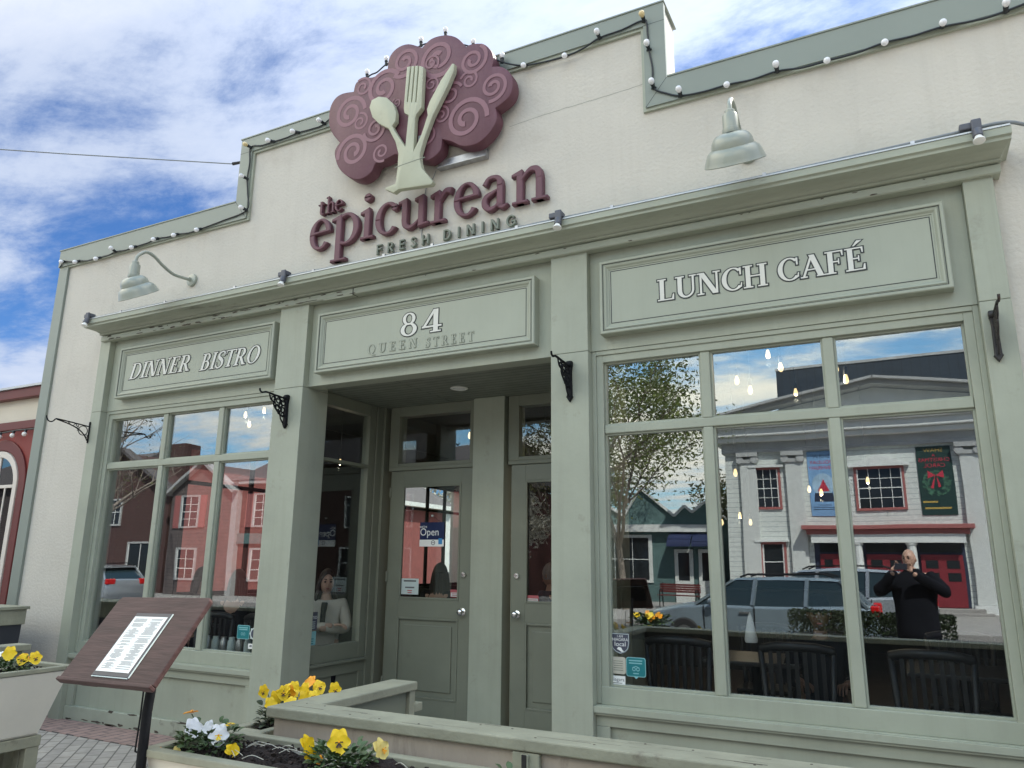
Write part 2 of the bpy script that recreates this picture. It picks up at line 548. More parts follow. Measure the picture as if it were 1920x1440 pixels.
        for r in range(len(rings) - 1):
            for i in range(n):
                j = (i + 1) % n
                s.f.append((b + r * n + i, b + r * n + j, b + (r + 1) * n + j, b + (r + 1) * n + i))
        return s

    def build(s, name, m, parent=None, smooth=False, bevel=0.0, local=False):
        me = bpy.data.meshes.new(name)
        off = Vector((0, 0, 0))
        if parent is not None and not local:
            off = Vector(LOC.get(parent.name, (0, 0, 0)))
        me.from_pydata([(v[0] - off.x, v[1] - off.y, v[2] - off.z) for v in s.v], [], s.f)
        me.materials.append(M[m] if isinstance(m, str) else m)
        bm = bmesh.new()
        bm.from_mesh(me)
        bmesh.ops.recalc_face_normals(bm, faces=bm.faces)
        bm.to_mesh(me)
        bm.free()
        if smooth:
            for p in me.polygons:
                p.use_smooth = True
            if smooth is not True:
                me.set_sharp_from_angle(angle=radians(smooth))
        o = bpy.data.objects.new(name, me)
        COL.objects.link(o)
        if parent is not None:
            o.parent = parent
            LOC[o.name] = tuple(off)
        if bevel:
            bv = o.modifiers.new('bevel', 'BEVEL')
            bv.width = bevel
            bv.segments = 2
            bv.limit_method = 'ANGLE'
            bv.angle_limit = radians(40)
        return o


LOC = {}


def inset(P, d):
    """offset a simple polygon inwards by d (negative: outwards)"""
    n = len(P)
    A = sum(P[i][0] * P[(i + 1) % n][1] - P[(i + 1) % n][0] * P[i][1] for i in range(n))
    sg = 1 if A > 0 else -1
    out = []
    for i in range(n):
        p0, p1, p2 = Vector(P[i - 1]), Vector(P[i]), Vector(P[(i + 1) % n])
        a, b = p1 - p0, p2 - p1
        if a.length < 1e-7:
            a = b
        if b.length < 1e-7:
            b = a
        a.normalize(); b.normalize()
        na, nb = Vector((-a.y, a.x)) * sg, Vector((-b.y, b.x)) * sg
        q = na + nb
        if q.length < 0.2:
            q = na
        else:
            q = q / max(0.35, q.dot(na))
        out.append((p1.x + q.x * d, p1.y + q.y * d))
    return out


def thing(name, label, cat, loc=(0, 0, 0), group=None, rotz=0.0):
    o = bpy.data.objects.new(name, None)
    o.empty_display_size = 0.1
    COL.objects.link(o)
    o.location = loc
    o.rotation_euler = (0, 0, rotz)
    o['label'] = label
    o['category'] = cat
    if group:
        o['group'] = group
    LOC[o.name] = tuple(loc)
    return o


def tag(o, label, cat, group=None):
    o['label'] = label
    o['category'] = cat
    if group:
        o['group'] = group
    return o


def struct(o, kind='structure'):
    o['kind'] = kind
    return o


def dup(root, loc, rotz=None, label=None):
    r = root.copy()
    COL.objects.link(r)
    r.location = loc
    if rotz is not None:
        r.rotation_euler = (0, 0, rotz)
    if label:
        r['label'] = label
    for ch in list(root.children):
        c = ch.copy()
        COL.objects.link(c)
        c.parent = r
        for g in list(ch.children):
            d = g.copy()
            COL.objects.link(d)
            d.parent = c
    return r


def catmull(P, n=8):
    P = [tuple(p) for p in P]
    out = []
    for i in range(len(P) - 1):
        p0, p1, p2, p3 = P[max(i - 1, 0)], P[i], P[i + 1], P[min(i + 2, len(P) - 1)]
        for j in range(n):
            t = j / n
            out.append(tuple(0.5 * (2 * b + (c - a) * t + (2 * a - 5 * b + 4 * c - d) * t * t + (3 * b - a - 3 * c + d) * t ** 3)
                             for a, b, c, d in zip(p0, p1, p2, p3)))
    out.append(P[-1])
    return out


# ------------------------------------------------------------------ lettering: glyphs made of strokes (cap height 1)
def rib(P, n=6, ext=0.0):
    """centre line points (x, y, width) -> strip edges"""
    Q = catmull(P, n) if len(P) > 2 else [tuple(p) for p in P]
    L, R = [], []
    for i, q in enumerate(Q):
        a, b = Q[max(i - 1, 0)], Q[min(i + 1, len(Q) - 1)]
        d = Vector((b[0] - a[0], b[1] - a[1]))
        if d.length < 1e-9:
            d = Vector((1, 0))
        d.normalize()
        px, py = q[0], q[1]
        w = q[2] / 2
        L.append((px - d.y * w, py + d.x * w))
        R.append((px + d.y * w, py - d.x * w))
    return L, R


def rc(x0, y0, x1, y1):
    return [(x0, y0), (x0, y1)], [(x1, y0), (x1, y1)]


def qd(a, b, c, d):
    return [a, b], [d, c]


def dia(x0, y0, x1, y1, w):
    """diagonal stem with level ends of width w"""
    return [(x0 - w / 2, y0), (x1 - w / 2, y1)], [(x0 + w / 2, y0), (x1 + w / 2, y1)]


def arc(cx, cy, rx, ry, a0, a1, wx, wy, n=20):
    """part of an ellipse; stroke wx thick where it runs upright, wy where it runs level"""
    L, R = [], []
    for i in range(n + 1):
        a = radians(a0 + (a1 - a0) * i / n)
        L.append((cx + rx * cos(a), cy + ry * sin(a)))
        R.append((cx + (rx - wx) * cos(a), cy + (ry - wy) * sin(a)))
    return L, R


S, T, F = 0.17, 0.062, 0.058


def stem(x, y0=0, y1=1, b=True, t=True, s=S, e=0.085):
    o = [rc(x, y0, x + s, y1)]
    if b:
        o.append(rc(x - e, y0, x + s + e, y0 + F))
    if t:
        o.append(rc(x - e, y1 - F, x + s + e, y1))
    return o


def glyph(c):
    if c == 'I':
        return stem(0.09), 0.35
    if c == 'L':
        return stem(0.09) + [rc(0.09, 0, 0.62, F), qd((0.55, 0), (0.60, 0.26), (0.645, 0.26), (0.645, 0))], 0.70
    if c == 'F' or c == 'E' or c == 'É':
        o = stem(0.09) + [rc(0.09, 1 - F, 0.58, 1), qd((0.53, 1), (0.565, 0.76), (0.605, 0.76), (0.605, 1)), rc(0.2, 0.49, 0.47, 0.49 + F), rc(0.43, 0.40, 0.47, 0.64)]
        if c != 'F':
            o += [rc(0.09, 0, 0.60, F), qd((0.55, 0), (0.60, 0.25), (0.645, 0.25), (0.645, 0))]
        if c == 'É':
            o.append(qd((0.27, 1.07), (0.42, 1.30), (0.60, 1.30), (0.33, 1.07)))
        return o, 0.70 if c != 'F' else 0.66
    if c == 'U':
        return [rc(0.09, 0.34, 0.09 + S, 1), rc(0, 1 - F, 0.35, 1), rc(0.645, 0.34, 0.645 + T + .02, 1), rc(0.54, 1 - F, 0.81, 1),
                arc(0.4085, 0.345, 0.3185, 0.36, 180, 262, S, 0.08), arc(0.4085, 0.345, 0.3185, 0.36, 260, 360, T + .02, 0.08)], 0.84
    if c == 'N':
        return [rc(0.10, 0, 0.10 + T + .015, 1), rc(0, 0, 0.26, F), rc(0.0, 1 - F, 0.24, 1), rc(0.70, 0, 0.70 + T + .015, 1), rc(0.60, 1 - F, 0.87, 1),
                dia(0.68, 0, 0.17, 1, 0.2)], 0.90
    if c == 'C' or c == 'G':
        o = [arc(0.44, 0.5, 0.42, 0.52, 45, 318, S, T), qd((0.68, 0.66), (0.66, 0.98), (0.735, 0.98), (0.735, 0.66))]
        if c == 'C':
            o.append(qd((0.68, 0.10), (0.715, 0.30), (0.755, 0.30), (0.735, 0.10)))
        else:
            o += [rc(0.62, 0.08, 0.62 + S - .02, 0.44), rc(0.54, 0.40, 0.84, 0.40 + F)]
        return o, 0.80 if c == 'C' else 0.88
    if c == 'H':
        return stem(0.09) + stem(0.60) + [rc(0.2, 0.48, 0.65, 0.48 + F)], 0.88
    if c == 'A':
        return [dia(0.10, 0, 0.42, 1, T + 0.02), dia(0.70, 0, 0.41, 1.0, S + 0.02), rc(0.2, 0.31, 0.62, 0.31 + F), rc(0, 0, 0.24, F), rc(0.55, 0, 0.87, F)], 0.86
    if c == 'D':
        return stem(0.09) + [rc(0.2, 0, 0.42, F), rc(0.2, 1 - F, 0.42, 1), arc(0.40, 0.5, 0.43, 0.5, -92, 92, S, F)], 0.89
    if c == 'O' or c == 'Q':
        o = [arc(0.45, 0.5, 0.43, 0.52, 0, 181, S, T), arc(0.45, 0.5, 0.43, 0.52, 180, 361, S, T)]
        if c == 'Q':
            o.append(rib([(0.45, 0.05, 0.12), (0.62, -0.12, 0.13), (0.95, -0.2, 0.05)]))
        return o, 0.92
    if c == 'R':
        return stem(0.09) + [rc(0.2, 1 - F, 0.40, 1), rc(0.2, 0.45, 0.40, 0.45 + F), arc(0.38, 0.725, 0.29, 0.275, -92, 92, S, F),
                             dia(0.72, 0, 0.40, 0.48, S + .02), rc(0.62, 0, 0.86, F)], 0.84
    if c == 'P':
        return stem(0.09) + [rc(0.2, 1 - F, 0.40, 1), rc(0.2, 0.43, 0.40, 0.43 + F), arc(0.38, 0.715, 0.29, 0.285, -92, 92, S, F)], 0.72
    if c == 'B':
        return stem(0.09) + [rc(0.2, 1 - F, 0.38, 1), rc(0.2, 0.49, 0.40, 0.49 + F), rc(0.2, 0, 0.40, F), arc(0.36, 0.755, 0.25, 0.245, -92, 92, S - .02, F),
                             arc(0.38, 0.275, 0.30, 0.275, -92, 92, S, F)], 0.74
    if c == 'S':
        return [rib([(0.53, 0.80, 0.05), (0.44, 0.955, 0.07), (0.29, 0.965, 0.09), (0.13, 0.86, 0.13), (0.15, 0.66, 0.17), (0.33, 0.53, 0.19),
                     (0.48, 0.38, 0.17), (0.50, 0.18, 0.13), (0.36, 0.04, 0.09), (0.19, 0.035, 0.07), (0.07, 0.20, 0.05)]),
                qd((0.50, 0.70), (0.52, 1.0), (0.565, 1.0), (0.565, 0.70)), qd((0.04, 0.0), (0.04, 0.31), (0.085, 0.31), (0.10, 0.0))], 0.62
    if c == 'T':
        return stem(0.285, t=False) + [rc(0, 1 - F, 0.74, 1), qd((0.0, 0.77), (0.0, 1), (0.06, 1), (0.035, 0.77)), qd((0.705, 0.77), (0.68, 1), (0.74, 1), (0.74, 0.77))], 0.74
    if c == '8':
        return [arc(0.33, 0.75, 0.235, 0.27, 0, 181, 0.12, T), arc(0.33, 0.75, 0.235, 0.27, 180, 361, 0.12, T),
                arc(0.33, 0.27, 0.30, 0.29, 0, 181, 0.145, T), arc(0.33, 0.27, 0.30, 0.29, 180, 361, 0.145, T)], 0.72
    if c == '4':
        return [rc(0.40, 0, 0.40 + S, 1), rc(0.30, 0, 0.68, F), rc(0.0, 0.22, 0.70, 0.22 + F + .02), qd((0.0, 0.22), (0.40, 1), (0.50, 1), (0.10, 0.22))], 0.72
    # small letters, x-height 1
    if c == 'e':
        return [arc(0.41, 0.5, 0.40, 0.52, 10, 181, 0.19, 0.09), arc(0.41, 0.5, 0.40, 0.52, 180, 322, 0.19, 0.10), qd((0.10, 0.50), (0.10, 0.59), (0.80, 0.63), (0.80, 0.535))], 0.86
    if c == 'p':
        return [rc(0.16, -0.52, 0.37, 0.92), rc(0.02, -0.52, 0.56, -0.43), qd((0.0, 0.80), (0.0, 0.89), (0.33, 1.0), (0.37, 0.80)),
                arc(0.52, 0.49, 0.46, 0.52, -120, 120, 0.21, 0.10)], 1.04
    if c == 'i':
        return [rc(0.15, 0, 0.36, 0.92), rc(0.02, 0, 0.50, 0.09), qd((0.0, 0.80), (0.0, 0.89), (0.32, 1.0), (0.36, 0.80)),
                arc(0.24, 1.33, 0.135, 0.135, 0, 181, 0.13, 0.13), arc(0.24, 1.33, 0.135, 0.135, 180, 361, 0.13, 0.13)], 0.55
    if c == 'c':
        return [arc(0.43, 0.5, 0.42, 0.52, 48, 181, 0.20, 0.10), arc(0.43, 0.5, 0.42, 0.52, 180, 320, 0.20, 0.10),
                arc(0.67, 0.80, 0.115, 0.115, 0, 181, 0.11, 0.11), arc(0.67, 0.80, 0.115, 0.115, 180, 361, 0.11, 0.11)], 0.86
    if c == 'u':
        return [rc(0.13, 0.28, 0.34, 0.96), qd((0.0, 0.83), (0.0, 0.92), (0.30, 1.0), (0.34, 0.83)), rc(0.71, 0.02, 0.92, 0.96), qd((0.58, 0.83), (0.58, 0.92), (0.88, 1.0), (0.92, 0.83)),
                rib([(0.235, 0.36, 0.21), (0.27, 0.16, 0.19), (0.42, 0.055, 0.14), (0.60, 0.12, 0.10), (0.76, 0.26, 0.07)]), qd((0.71, 0.0), (0.71, 0.10), (1.08, 0.13), (1.08, 0.05))], 1.10
    if c == 'r':
        return [rc(0.15, 0, 0.36, 0.92), rc(0.02, 0, 0.54, 0.09), qd((0.0, 0.80), (0.0, 0.89), (0.32, 1.0), (0.36, 0.80)),
                rib([(0.30, 0.62, 0.08), (0.42, 0.82, 0.13), (0.56, 0.93, 0.16), (0.74, 0.88, 0.20)])], 0.78
    if c == 'a':
        return [rc(0.50, 0.06, 0.71, 0.70), rib([(0.10, 0.76, 0.16), (0.22, 0.94, 0.13), (0.42, 0.97, 0.12), (0.57, 0.88, 0.17), (0.605, 0.68, 0.21)]),
                rib([(0.60, 0.60, 0.07), (0.38, 0.52, 0.11), (0.15, 0.40, 0.17), (0.12, 0.20, 0.19), (0.26, 0.05, 0.15), (0.44, 0.08, 0.10), (0.58, 0.22, 0.06)]),
                rib([(0.60, 0.12, 0.18), (0.70, 0.04, 0.13), (0.86, 0.10, 0.05)])], 0.86
    if c == 'n':
        return [rc(0.15, 0, 0.36, 0.92), rc(0.02, 0, 0.50, 0.09), qd((0.0, 0.80), (0.0, 0.89), (0.32, 1.0), (0.36, 0.80)),
                rc(0.74, 0, 0.95, 0.66), rc(0.61, 0, 1.09, 0.09), rib([(0.30, 0.66, 0.07), (0.46, 0.86, 0.11), (0.62, 0.945, 0.15), (0.80, 0.87, 0.19), (0.845, 0.62, 0.21)])], 1.12
    if c == 'h':
        return [rc(0.15, 0, 0.36, 1.5), rc(0.02, 0, 0.50, 0.09), qd((0.0, 1.40), (0.0, 1.48), (0.32, 1.56), (0.36, 1.40)),
                rc(0.74, 0, 0.95, 0.66), rc(0.61, 0, 1.09, 0.09), rib([(0.30, 0.66, 0.07), (0.46, 0.86, 0.11), (0.62, 0.945, 0.15), (0.80, 0.87, 0.19), (0.845, 0.62, 0.21)])], 1.12
    if c == 't':
        return [rc(0.17, 0.22, 0.38, 1.22), qd((0.0, 0.90), (0.0, 0.99), (0.62, 0.99), (0.62, 0.90)), rib([(0.275, 0.30, 0.21), (0.32, 0.10, 0.18), (0.46, 0.04, 0.12), (0.64, 0.12, 0.05)])], 0.68
    return [], 0.4


def serif_run(text, x0, z0, h, sx=1.0, slant=0.0, track=0.0, cap_big=None, space=0.42):
    """yield (char, pieces in world x,z) for a line; returns the pieces and the end x"""
    x = x0
    out = []
    for i, c in enumerate(text):
        if c == ' ':
            x += space * h * sx
            continue
        g, adv = glyph(c)
        hh = h * (cap_big if cap_big and (i == 0 or text[i - 1] == ' ') else 1.0)
        P = []
        for L, R in g:
            f = lambda p: (x + (p[0] + slant * p[1]) * hh * sx, z0 + p[1] * hh)
            P.append(([f(p) for p in L], [f(p) for p in R]))
        out.append((c, P))
        x += (adv + track) * hh * sx
    return out, x


def fatten(L, R, o):
    k = len(L)
    loop = inset(list(L) + list(reversed(R)), -o)
    return loop[:k], list(reversed(loop[k:]))


FACE = lambda x, z, y: (x, y, z)


def flat_serif(run, y, name, m, parent, o=0.0, step=0.00025):
    """painted lettering facing -y: thin raised film, each stroke a hair in front of the last"""
    mb = MB()
    i = 0
    for c, P in run:
        for L, R in P:
            if o:
                L, R = fatten(L, R, o)
            mb.strip(L, R, FACE, y - step * (i % 9))
            i += 1
    return mb.build(name, m, parent)


_dg = None


def sans(text, size, name, m, parent, mtx, depth=0.0, align='CENTER', spacing=1.0, sx=1.0, local=False):
    """lettering in the plain built-in typeface, turned into a mesh; mtx maps text x,y,z to the world"""
    cu = bpy.data.curves.new('lettering_curve', 'FONT')
    cu.body = text
    cu.size = size
    cu.extrude = depth
    cu.align_x = align
    cu.align_y = 'CENTER'
    cu.space_character = spacing
    cu.resolution_u = 3
    tmp = bpy.data.objects.new('lettering_tmp', cu)
    COL.objects.link(tmp)
    dg = bpy.context.evaluated_depsgraph_get()
    dg.update()
    me = bpy.data.meshes.new_from_object(tmp.evaluated_get(dg))
    bpy.data.objects.remove(tmp)
    mb = MB()
    off = mtx
    mb.add([off @ Vector((v.co.x * sx, v.co.y, v.co.z)) for v in me.vertices], [tuple(p.vertices) for p in me.polygons])
    bpy.data.meshes.remove(me)
    return mb.build(name, m, parent, local=local)


def face_front(x, y, z):
    """text plane facing -y (towards the street camera)"""
    return Matrix(((1, 0, 0, x), (0, 0, -1, y), (0, 1, 0, z), (0, 0, 0, 1)))


def face_back(x, y, z):
    """text plane facing +y (a shop front across the street)"""
    return Matrix(((-1, 0, 0, x), (0, 0, 1, y), (0, 1, 0, z), (0, 0, 0, 1)))


# traced outlines, in metres on the shopfront (x, z)
CANOPY = [(-4.647, 5.823), (-4.643, 5.951), (-4.585, 6.041), (-4.49, 6.067), (-4.358, 6.047), (-4.333, 6.136), (-4.236, 6.159), (-4.13, 6.136), (-4.05, 6.143), (-3.959, 6.141), (-3.945, 6.288), (-3.86, 6.366), (-3.726, 6.367), (-3.569, 6.273), (-3.464, 6.334), (-3.315, 6.32), (-3.188, 6.249), (-3.083, 6.117), (-3.023, 6.124), (-2.902, 6.083), (-2.822, 5.983), (-2.797, 5.886), (-2.81, 5.822), (-2.713, 5.787), (-2.631, 5.697), (-2.603, 5.575), (-2.634, 5.476), (-2.717, 5.422), (-2.77, 5.4), (-2.756, 5.284), (-2.826, 5.174), (-2.948, 5.105), (-3.094, 5.119), (-3.205, 5.192), (-3.307, 5.245), (-3.323, 5.138), (-3.422, 5.078), (-3.515, 5.092), (-3.818, 5.228), (-3.947, 5.198), (-4.035, 5.189), (-4.085, 5.108), (-4.206, 5.068), (-4.342, 5.121), (-4.467, 5.236), (-4.529, 5.361), (-4.542, 5.457), (-4.488, 5.526), (-4.576, 5.633), (-4.632, 5.734)]
CUTLERY = [(-4.093, 5.753), (-4.071, 5.825), (-3.991, 5.84), (-3.9, 5.802), (-3.818, 5.713), (-3.779, 5.611), (-3.779, 5.521), (-3.815, 5.481), (-3.786, 5.424), (-3.656, 5.222), (-3.638, 5.54), (-3.683, 5.573), (-3.694, 5.62), (-3.693, 5.696), (-3.68, 6.056), (-3.643, 6.053), (-3.663, 5.687), (-3.652, 5.679), (-3.63, 6.05), (-3.599, 6.043), (-3.615, 5.668), (-3.604, 5.665), (-3.586, 6.04), (-3.556, 6.03), (-3.568, 5.654), (-3.557, 5.651), (-3.543, 6.026), (-3.495, 5.996), (-3.497, 5.796), (-3.497, 5.578), (-3.553, 5.52), (-3.562, 5.479), (-3.565, 5.15), (-3.485, 5.302), (-3.427, 5.479), (-3.438, 5.541), (-3.412, 5.612), (-3.3, 5.794), (-3.183, 5.93), (-3.162, 5.922), (-3.164, 5.849), (-3.226, 5.712), (-3.369, 5.463), (-3.452, 5.254), (-3.493, 5.112), (-3.49, 5.055), (-3.47, 4.97), (-3.437, 4.925), (-3.342, 4.803), (-3.361, 4.78), (-3.71, 4.815), (-3.761, 4.793), (-3.856, 4.849), (-3.857, 4.864), (-3.745, 4.88), (-3.732, 5.02), (-3.73, 5.174), (-3.768, 5.301), (-3.858, 5.467), (-3.968, 5.544), (-4.052, 5.639)]
SWIRLS = [(-4.387, 5.812, 0.177, 1), (-4.249, 5.679, 0.093, -1), (-4.309, 5.386, 0.181, -1), (-3.975, 5.289, 0.096, -1), (-3.994, 5.967, 0.188, 1), (-4.241, 6.054, 0.102, -1), (-3.756, 6.179, 0.156, 1), (-3.381, 6.1, 0.199, -1), (-3.008, 5.946, 0.144, -1), (-3.037, 5.753, 0.095, -1), (-2.796, 5.616, 0.138, 1), (-3.062, 5.371, 0.204, 1), (-3.322, 5.484, 0.085, -1), (-4.058, 5.553, 0.126, 1), (-3.443, 5.837, 0.079, 1), (-3.231, 5.672, 0.117, 1), (-3.822, 5.76, 0.054, 1), (-3.468, 5.331, 0.101, 1), (-3.453, 6.063, 0.084, 1)]
BULBS = [(-8.816, 5.091, 1, -1, 0), (-8.546, 5.035, 0, -1, 0), (-8.15, 5.004, 0, -1, 0), (-7.881, 5.102, 0, 1, 0), (-7.52, 5.026, 0, -1, 0), (-7.157, 5.054, 0, -1, 0), (-6.825, 5.039, 0, -1, 0), (-6.464, 5.029, 0, -1, 0), (-5.826, 5.165, -1, 1, 0), (-5.866, 5.538, -1, 1, 0), (-5.859, 5.907, -1, 1, 1), (-5.54, 5.866, -1, 0, 0), (-5.202, 5.879, -1, 0, 0), (-4.843, 5.907, -1, 1, 0), (-4.266, 6.293, 0, 1, 0), (-4.038, 6.369, 0, 1, 0), (-3.636, 6.445, 0, 1, 0), (-3.361, 6.453, 0, 1, 0), (-3.054, 6.22, 0, 1, 0), (-2.753, 5.973, 1, 1, 0), (-2.535, 5.777, 0, -1, 0), (-2.148, 5.743, 0, -1, 0), (-1.853, 5.89, 0, 1, 0), (-1.466, 5.918, 0, 1, 1), (-1.435, 5.638, 0, 1, 0), (-1.408, 5.28, 0, 1, 0), (-1.197, 5.143, 0, 1, 0), (-0.839, 5.055, 0, -1, 0), (-0.484, 5.13, 0, 1, 0), (-0.146, 5.032, 0, -1, 0), (0.222, 5.053, 0, -1, 0), (0.572, 5.084, 0, 0, 0), (0.929, 5.118, 0, 1, 0)]


# ================================================================== SETTING
def sheet(name, x0, x1, y0, y1, z, m):
    return struct(MB().quad((x0, y0, z), (x1, y0, z), (x1, y1, z), (x0, y1, z)).build(name, m))


sheet('ground', -400, 400, -400, 400, -0.22, 'lawn')
sheet('road', -90, 60, -16.5, -7.6, -0.15, 'asphalt')
struct(MB().box(-60, 40, -7.6, -7.45, -0.2, 0.0).build('kerb', 'concrete', bevel=0.01))
struct(MB().box(-60, 40, -7.45, -5.0, -0.2, -0.002).build('pavement', 'concrete'))
struct(MB().box(-60, 40, -5.0, 9.0, -0.2, -0.004).build('patio_paving', 'pavers'))
struct(MB().box(-10.5, 6.0, -0.42, 0.02, -0.1, 0.004).build('paving_border', 'pavers_red'))
struct(MB().box(-90, 60, -16.65, -16.5, -0.2, 0.0).build('far_kerb', 'concrete', bevel=0.01))
struct(MB().box(-90, 60, -26.5, -16.65, -0.2, -0.002).build('far_pavement', 'concrete'))
mk = MB()
for i in range(-30, 20):
    mk.quad((i * 3.0, -12.1, -0.146), (i * 3.0 + 1.5, -12.1, -0.146), (i * 3.0 + 1.5, -11.98, -0.146), (i * 3.0, -11.98, -0.146))
struct(mk.build('road_marking', 'roadmark'))

# ================================================================== RESTAURANT
R = thing('restaurant', 'cream stucco restaurant with a stepped parapet and a sage green shopfront', 'restaurant', (-4, 0, 0))

w = MB()
w.box(-8.95, -7.80, 0, 0.3, 0, 5.27)
w.box(0.64, 4.0, 0, 0.3, 0, 5.305)
w.box(-7.80, -5.965, 0, 0.3, 4.06, 5.27)
w.box(-5.965, -1.32, 0, 0.3, 4.06, 6.005)
w.box(-1.32, 0.64, 0, 0.3, 4.06, 5.305)
w.box(-8.95, -8.65, 0.3, 10.0, 0, 1.10)
w.box(-8.95, -8.65, 0.3, 10.0, 3.12, 4.9)
w.box(-8.95, -8.65, 0.3, 1.88, 1.10, 3.12)
w.box(-8.95, -8.65, 4.30, 7.0, 1.10, 3.12)
w.box(-8.95, -8.65, 9.30, 10.0, 1.10, 3.12)
w.box(3.7, 4.0, 0.3, 10.0, 0, 4.9)
w.box(-8.95, 4.0, 10.0, 10.3, 0, 4.9)
w.build('wall', 'stucco', R)
MB().box(-8.65, 3.7, 0.3, 10.0, 4.55, 4.7).build('roof', 'concrete', R)
cr_ = MB()
rnd = random.Random(3)


def crack(P):
    Q = catmull(P, 6)
    for i in range(len(Q) - 1):
        a, b = Q[i], Q[i + 1]
        j = rnd.uniform(-.004, .004)
        cr_.quad((a[0], -0.0012, a[1] - .0016), (b[0], -0.0012, b[1] + j - .0016), (b[0], -0.0012, b[1] + j + .0016), (a[0], -0.0012, a[1] + .0016))


crack([(-2.72, 5.30), (-2.3, 5.325), (-1.9, 5.33), (-1.5, 5.345), (-1.32, 5.35)])
cr_.build('hairline_crack', 'grey_letter', R)

trim = [(-8.975, 5.07), (-8.975, 5.285), (-5.98, 5.285), (-5.98, 6.02), (-1.305, 6.02), (-1.305, 5.32), (4.0, 5.32), (4.0, 5.10), (-1.48, 5.10), (-1.48, 5.85), (-5.81, 5.85), (-5.81, 5.07)]
MB().slab(trim, -0.042, -0.001).build('parapet_trim', 'sage_metal', R)
trim2 = [(-8.965, 5.05), (-8.965, 5.2), (-5.9, 5.2), (-5.9, 5.95), (-1.38, 5.95), (-1.38, 5.2), (4.0, 5.2), (4.0, 5.075), (-1.505, 5.075), (-1.505, 5.825), (-5.785, 5.825), (-5.785, 5.05)]
MB().slab(trim2, -0.026, -0.0005).build('parapet_under_trim', 'sage', R)
cp = MB()
cp.box(-8.985, -5.985, -0.05, 0.33, 5.285, 5.297)
cp.box(-5.99, -1.297, -0.05, 0.33, 6.02, 6.032)
cp.box(-1.30, 4.0, -0.05, 0.33, 5.32, 5.332)
cp.build('parapet_capping', 'sage_metal', R)
MB().box(-8.962, -8.79, -0.03, 0.02, 0.0, 5.05).build('corner_trim', 'sage_metal', R, bevel=0.004)

# cornice over the shopfront, worn along its lower boards
prof = [(-0.02, 3.955), (-0.095, 3.955), (-0.104, 3.962), (-0.104, 4.010), (-0.100, 4.014), (-0.085, 4.015), (-0.085, 4.023), (-0.118, 4.024), (-0.126, 4.028), (-0.126, 4.038),
        (-0.120, 4.043), (-0.135, 4.050), (-0.155, 4.060), (-0.195, 4.070), (-0.245, 4.075), (-0.282, 4.077), (-0.282, 4.096), (-0.288, 4.100), (-0.30, 4.104), (-0.30, 4.152), (-0.29, 4.156), (0.0, 4.18)]


def sweep(prof, xl, xr, ml, mr):
    mb = MB()
    n = len(prof)
    vs = []
    for y, z in prof:
        p = -y
        vs += [(xl - ml * p, 0.0, z), (xl - ml * p, y, z), (xr + mr * p, y, z), (xr + mr * p, 0.0, z)]
    fs = []
    for i in range(n - 1):
        for j in range(3):
            fs.append((i * 4 + j, i * 4 + j + 1, i * 4 + 4 + j + 1, i * 4 + 4 + j))
    mb.add(vs, fs)
    return mb


sweep(prof, -7.80, 0.735, 0.35, 0.28).build('cornice', 'sage_worn', R)
MB().box(-7.91, 0.815, -0.306, -0.285, 4.1535, 4.164).build('cornice_drip_edge', 'flash', R)

MB().box(-4.268, -4.258, -.1062, -.03, 3.953, 4.0135).build('cornice_joint', 'black', R)
MB().box(-4.60, -4.268, -.1085, -.1055, 3.944, 3.957).build('cornice_split', 'sage_peel', R)
pe = MB()
pr_r = random.Random(17)


def flake(cx, cz, rx, rz, y):
    n = 9
    P = []
    for i in range(n):
        a = 2 * pi * i / n
        k_ = pr_r.uniform(.45, 1.15)
        P.append((cx + rx * k_ * cos(a), cz + rz * k_ * sin(a)))
    pe.slab(P, y - .0006, y + .001)


for i in range(46):
    x = -7.7 + 3.6 * pr_r.random() ** 1.2
    top = pr_r.random() < .5
    flake(x, (4.004 if top else 3.968) + pr_r.uniform(-.006, .006), pr_r.uniform(.012, .07), pr_r.uniform(.004, .011), -.1042)
for i in range(12):
    flake(pr_r.uniform(-4.1, .6), pr_r.choice((4.005, 3.966)), pr_r.uniform(.008, .03), pr_r.uniform(.003, .006), -.1042)
for i in range(18):
    flake(-7.65 + 2.3 * pr_r.random(), pr_r.choice((.012, .02, .128)) + pr_r.uniform(-.006, .006), pr_r.uniform(.02, .11), pr_r.uniform(.006, .016), -.0205)
pe.build('peeled_paint', 'bare', R)['kind'] = 'stuff'
for a_, b_ in (((-1.305, 5.32), (-1.48, 5.10)), ((-1.48, 5.85), (-1.305, 5.85)), ((-5.98, 5.285), (-5.81, 5.07)), ((-5.98, 5.85), (-5.81, 5.85))):
    d_ = Vector((b_[0] - a_[0], b_[1] - a_[1])).normalized() * .0022
    ml_ = MB()
    ml_.quad((a_[0] - d_.y, -.0426, a_[1] + d_.x), (b_[0] - d_.y, -.0426, b_[1] + d_.x), (b_[0] + d_.y, -.0426, b_[1] - d_.x), (a_[0] + d_.y, -.0426, a_[1] - d_.x))
    ml_.build('mitre_joint', 'black', R)
# pilasters: lower shaft and upper block meet at a hairline joint
for x0, x1, yb in ((-7.88, -7.715, 0.12), (-5.17, -4.815, 0.285), (-2.297, -1.988, 0.285), (0.556, 0.722, 0.12)):
    p = MB()
    p.box(x0, x1, -0.07, yb, 0.0, 3.150)
    p.box(x0 + 0.001, x1 - 0.001, -0.0685, yb - .002, 3.153, 3.985)
    p.build('pilaster', 'sage', R, bevel=0.004)
for x0, x1, yb in ((-7.715, -5.17, 0.12), (-4.815, -2.297, 0.16), (-1.988, 0.556, 0.12)):
    MB().box(x0 + .001, x1 - .001, 0.0, yb, 3.16, 3.984).build('frieze', 'sage', R)


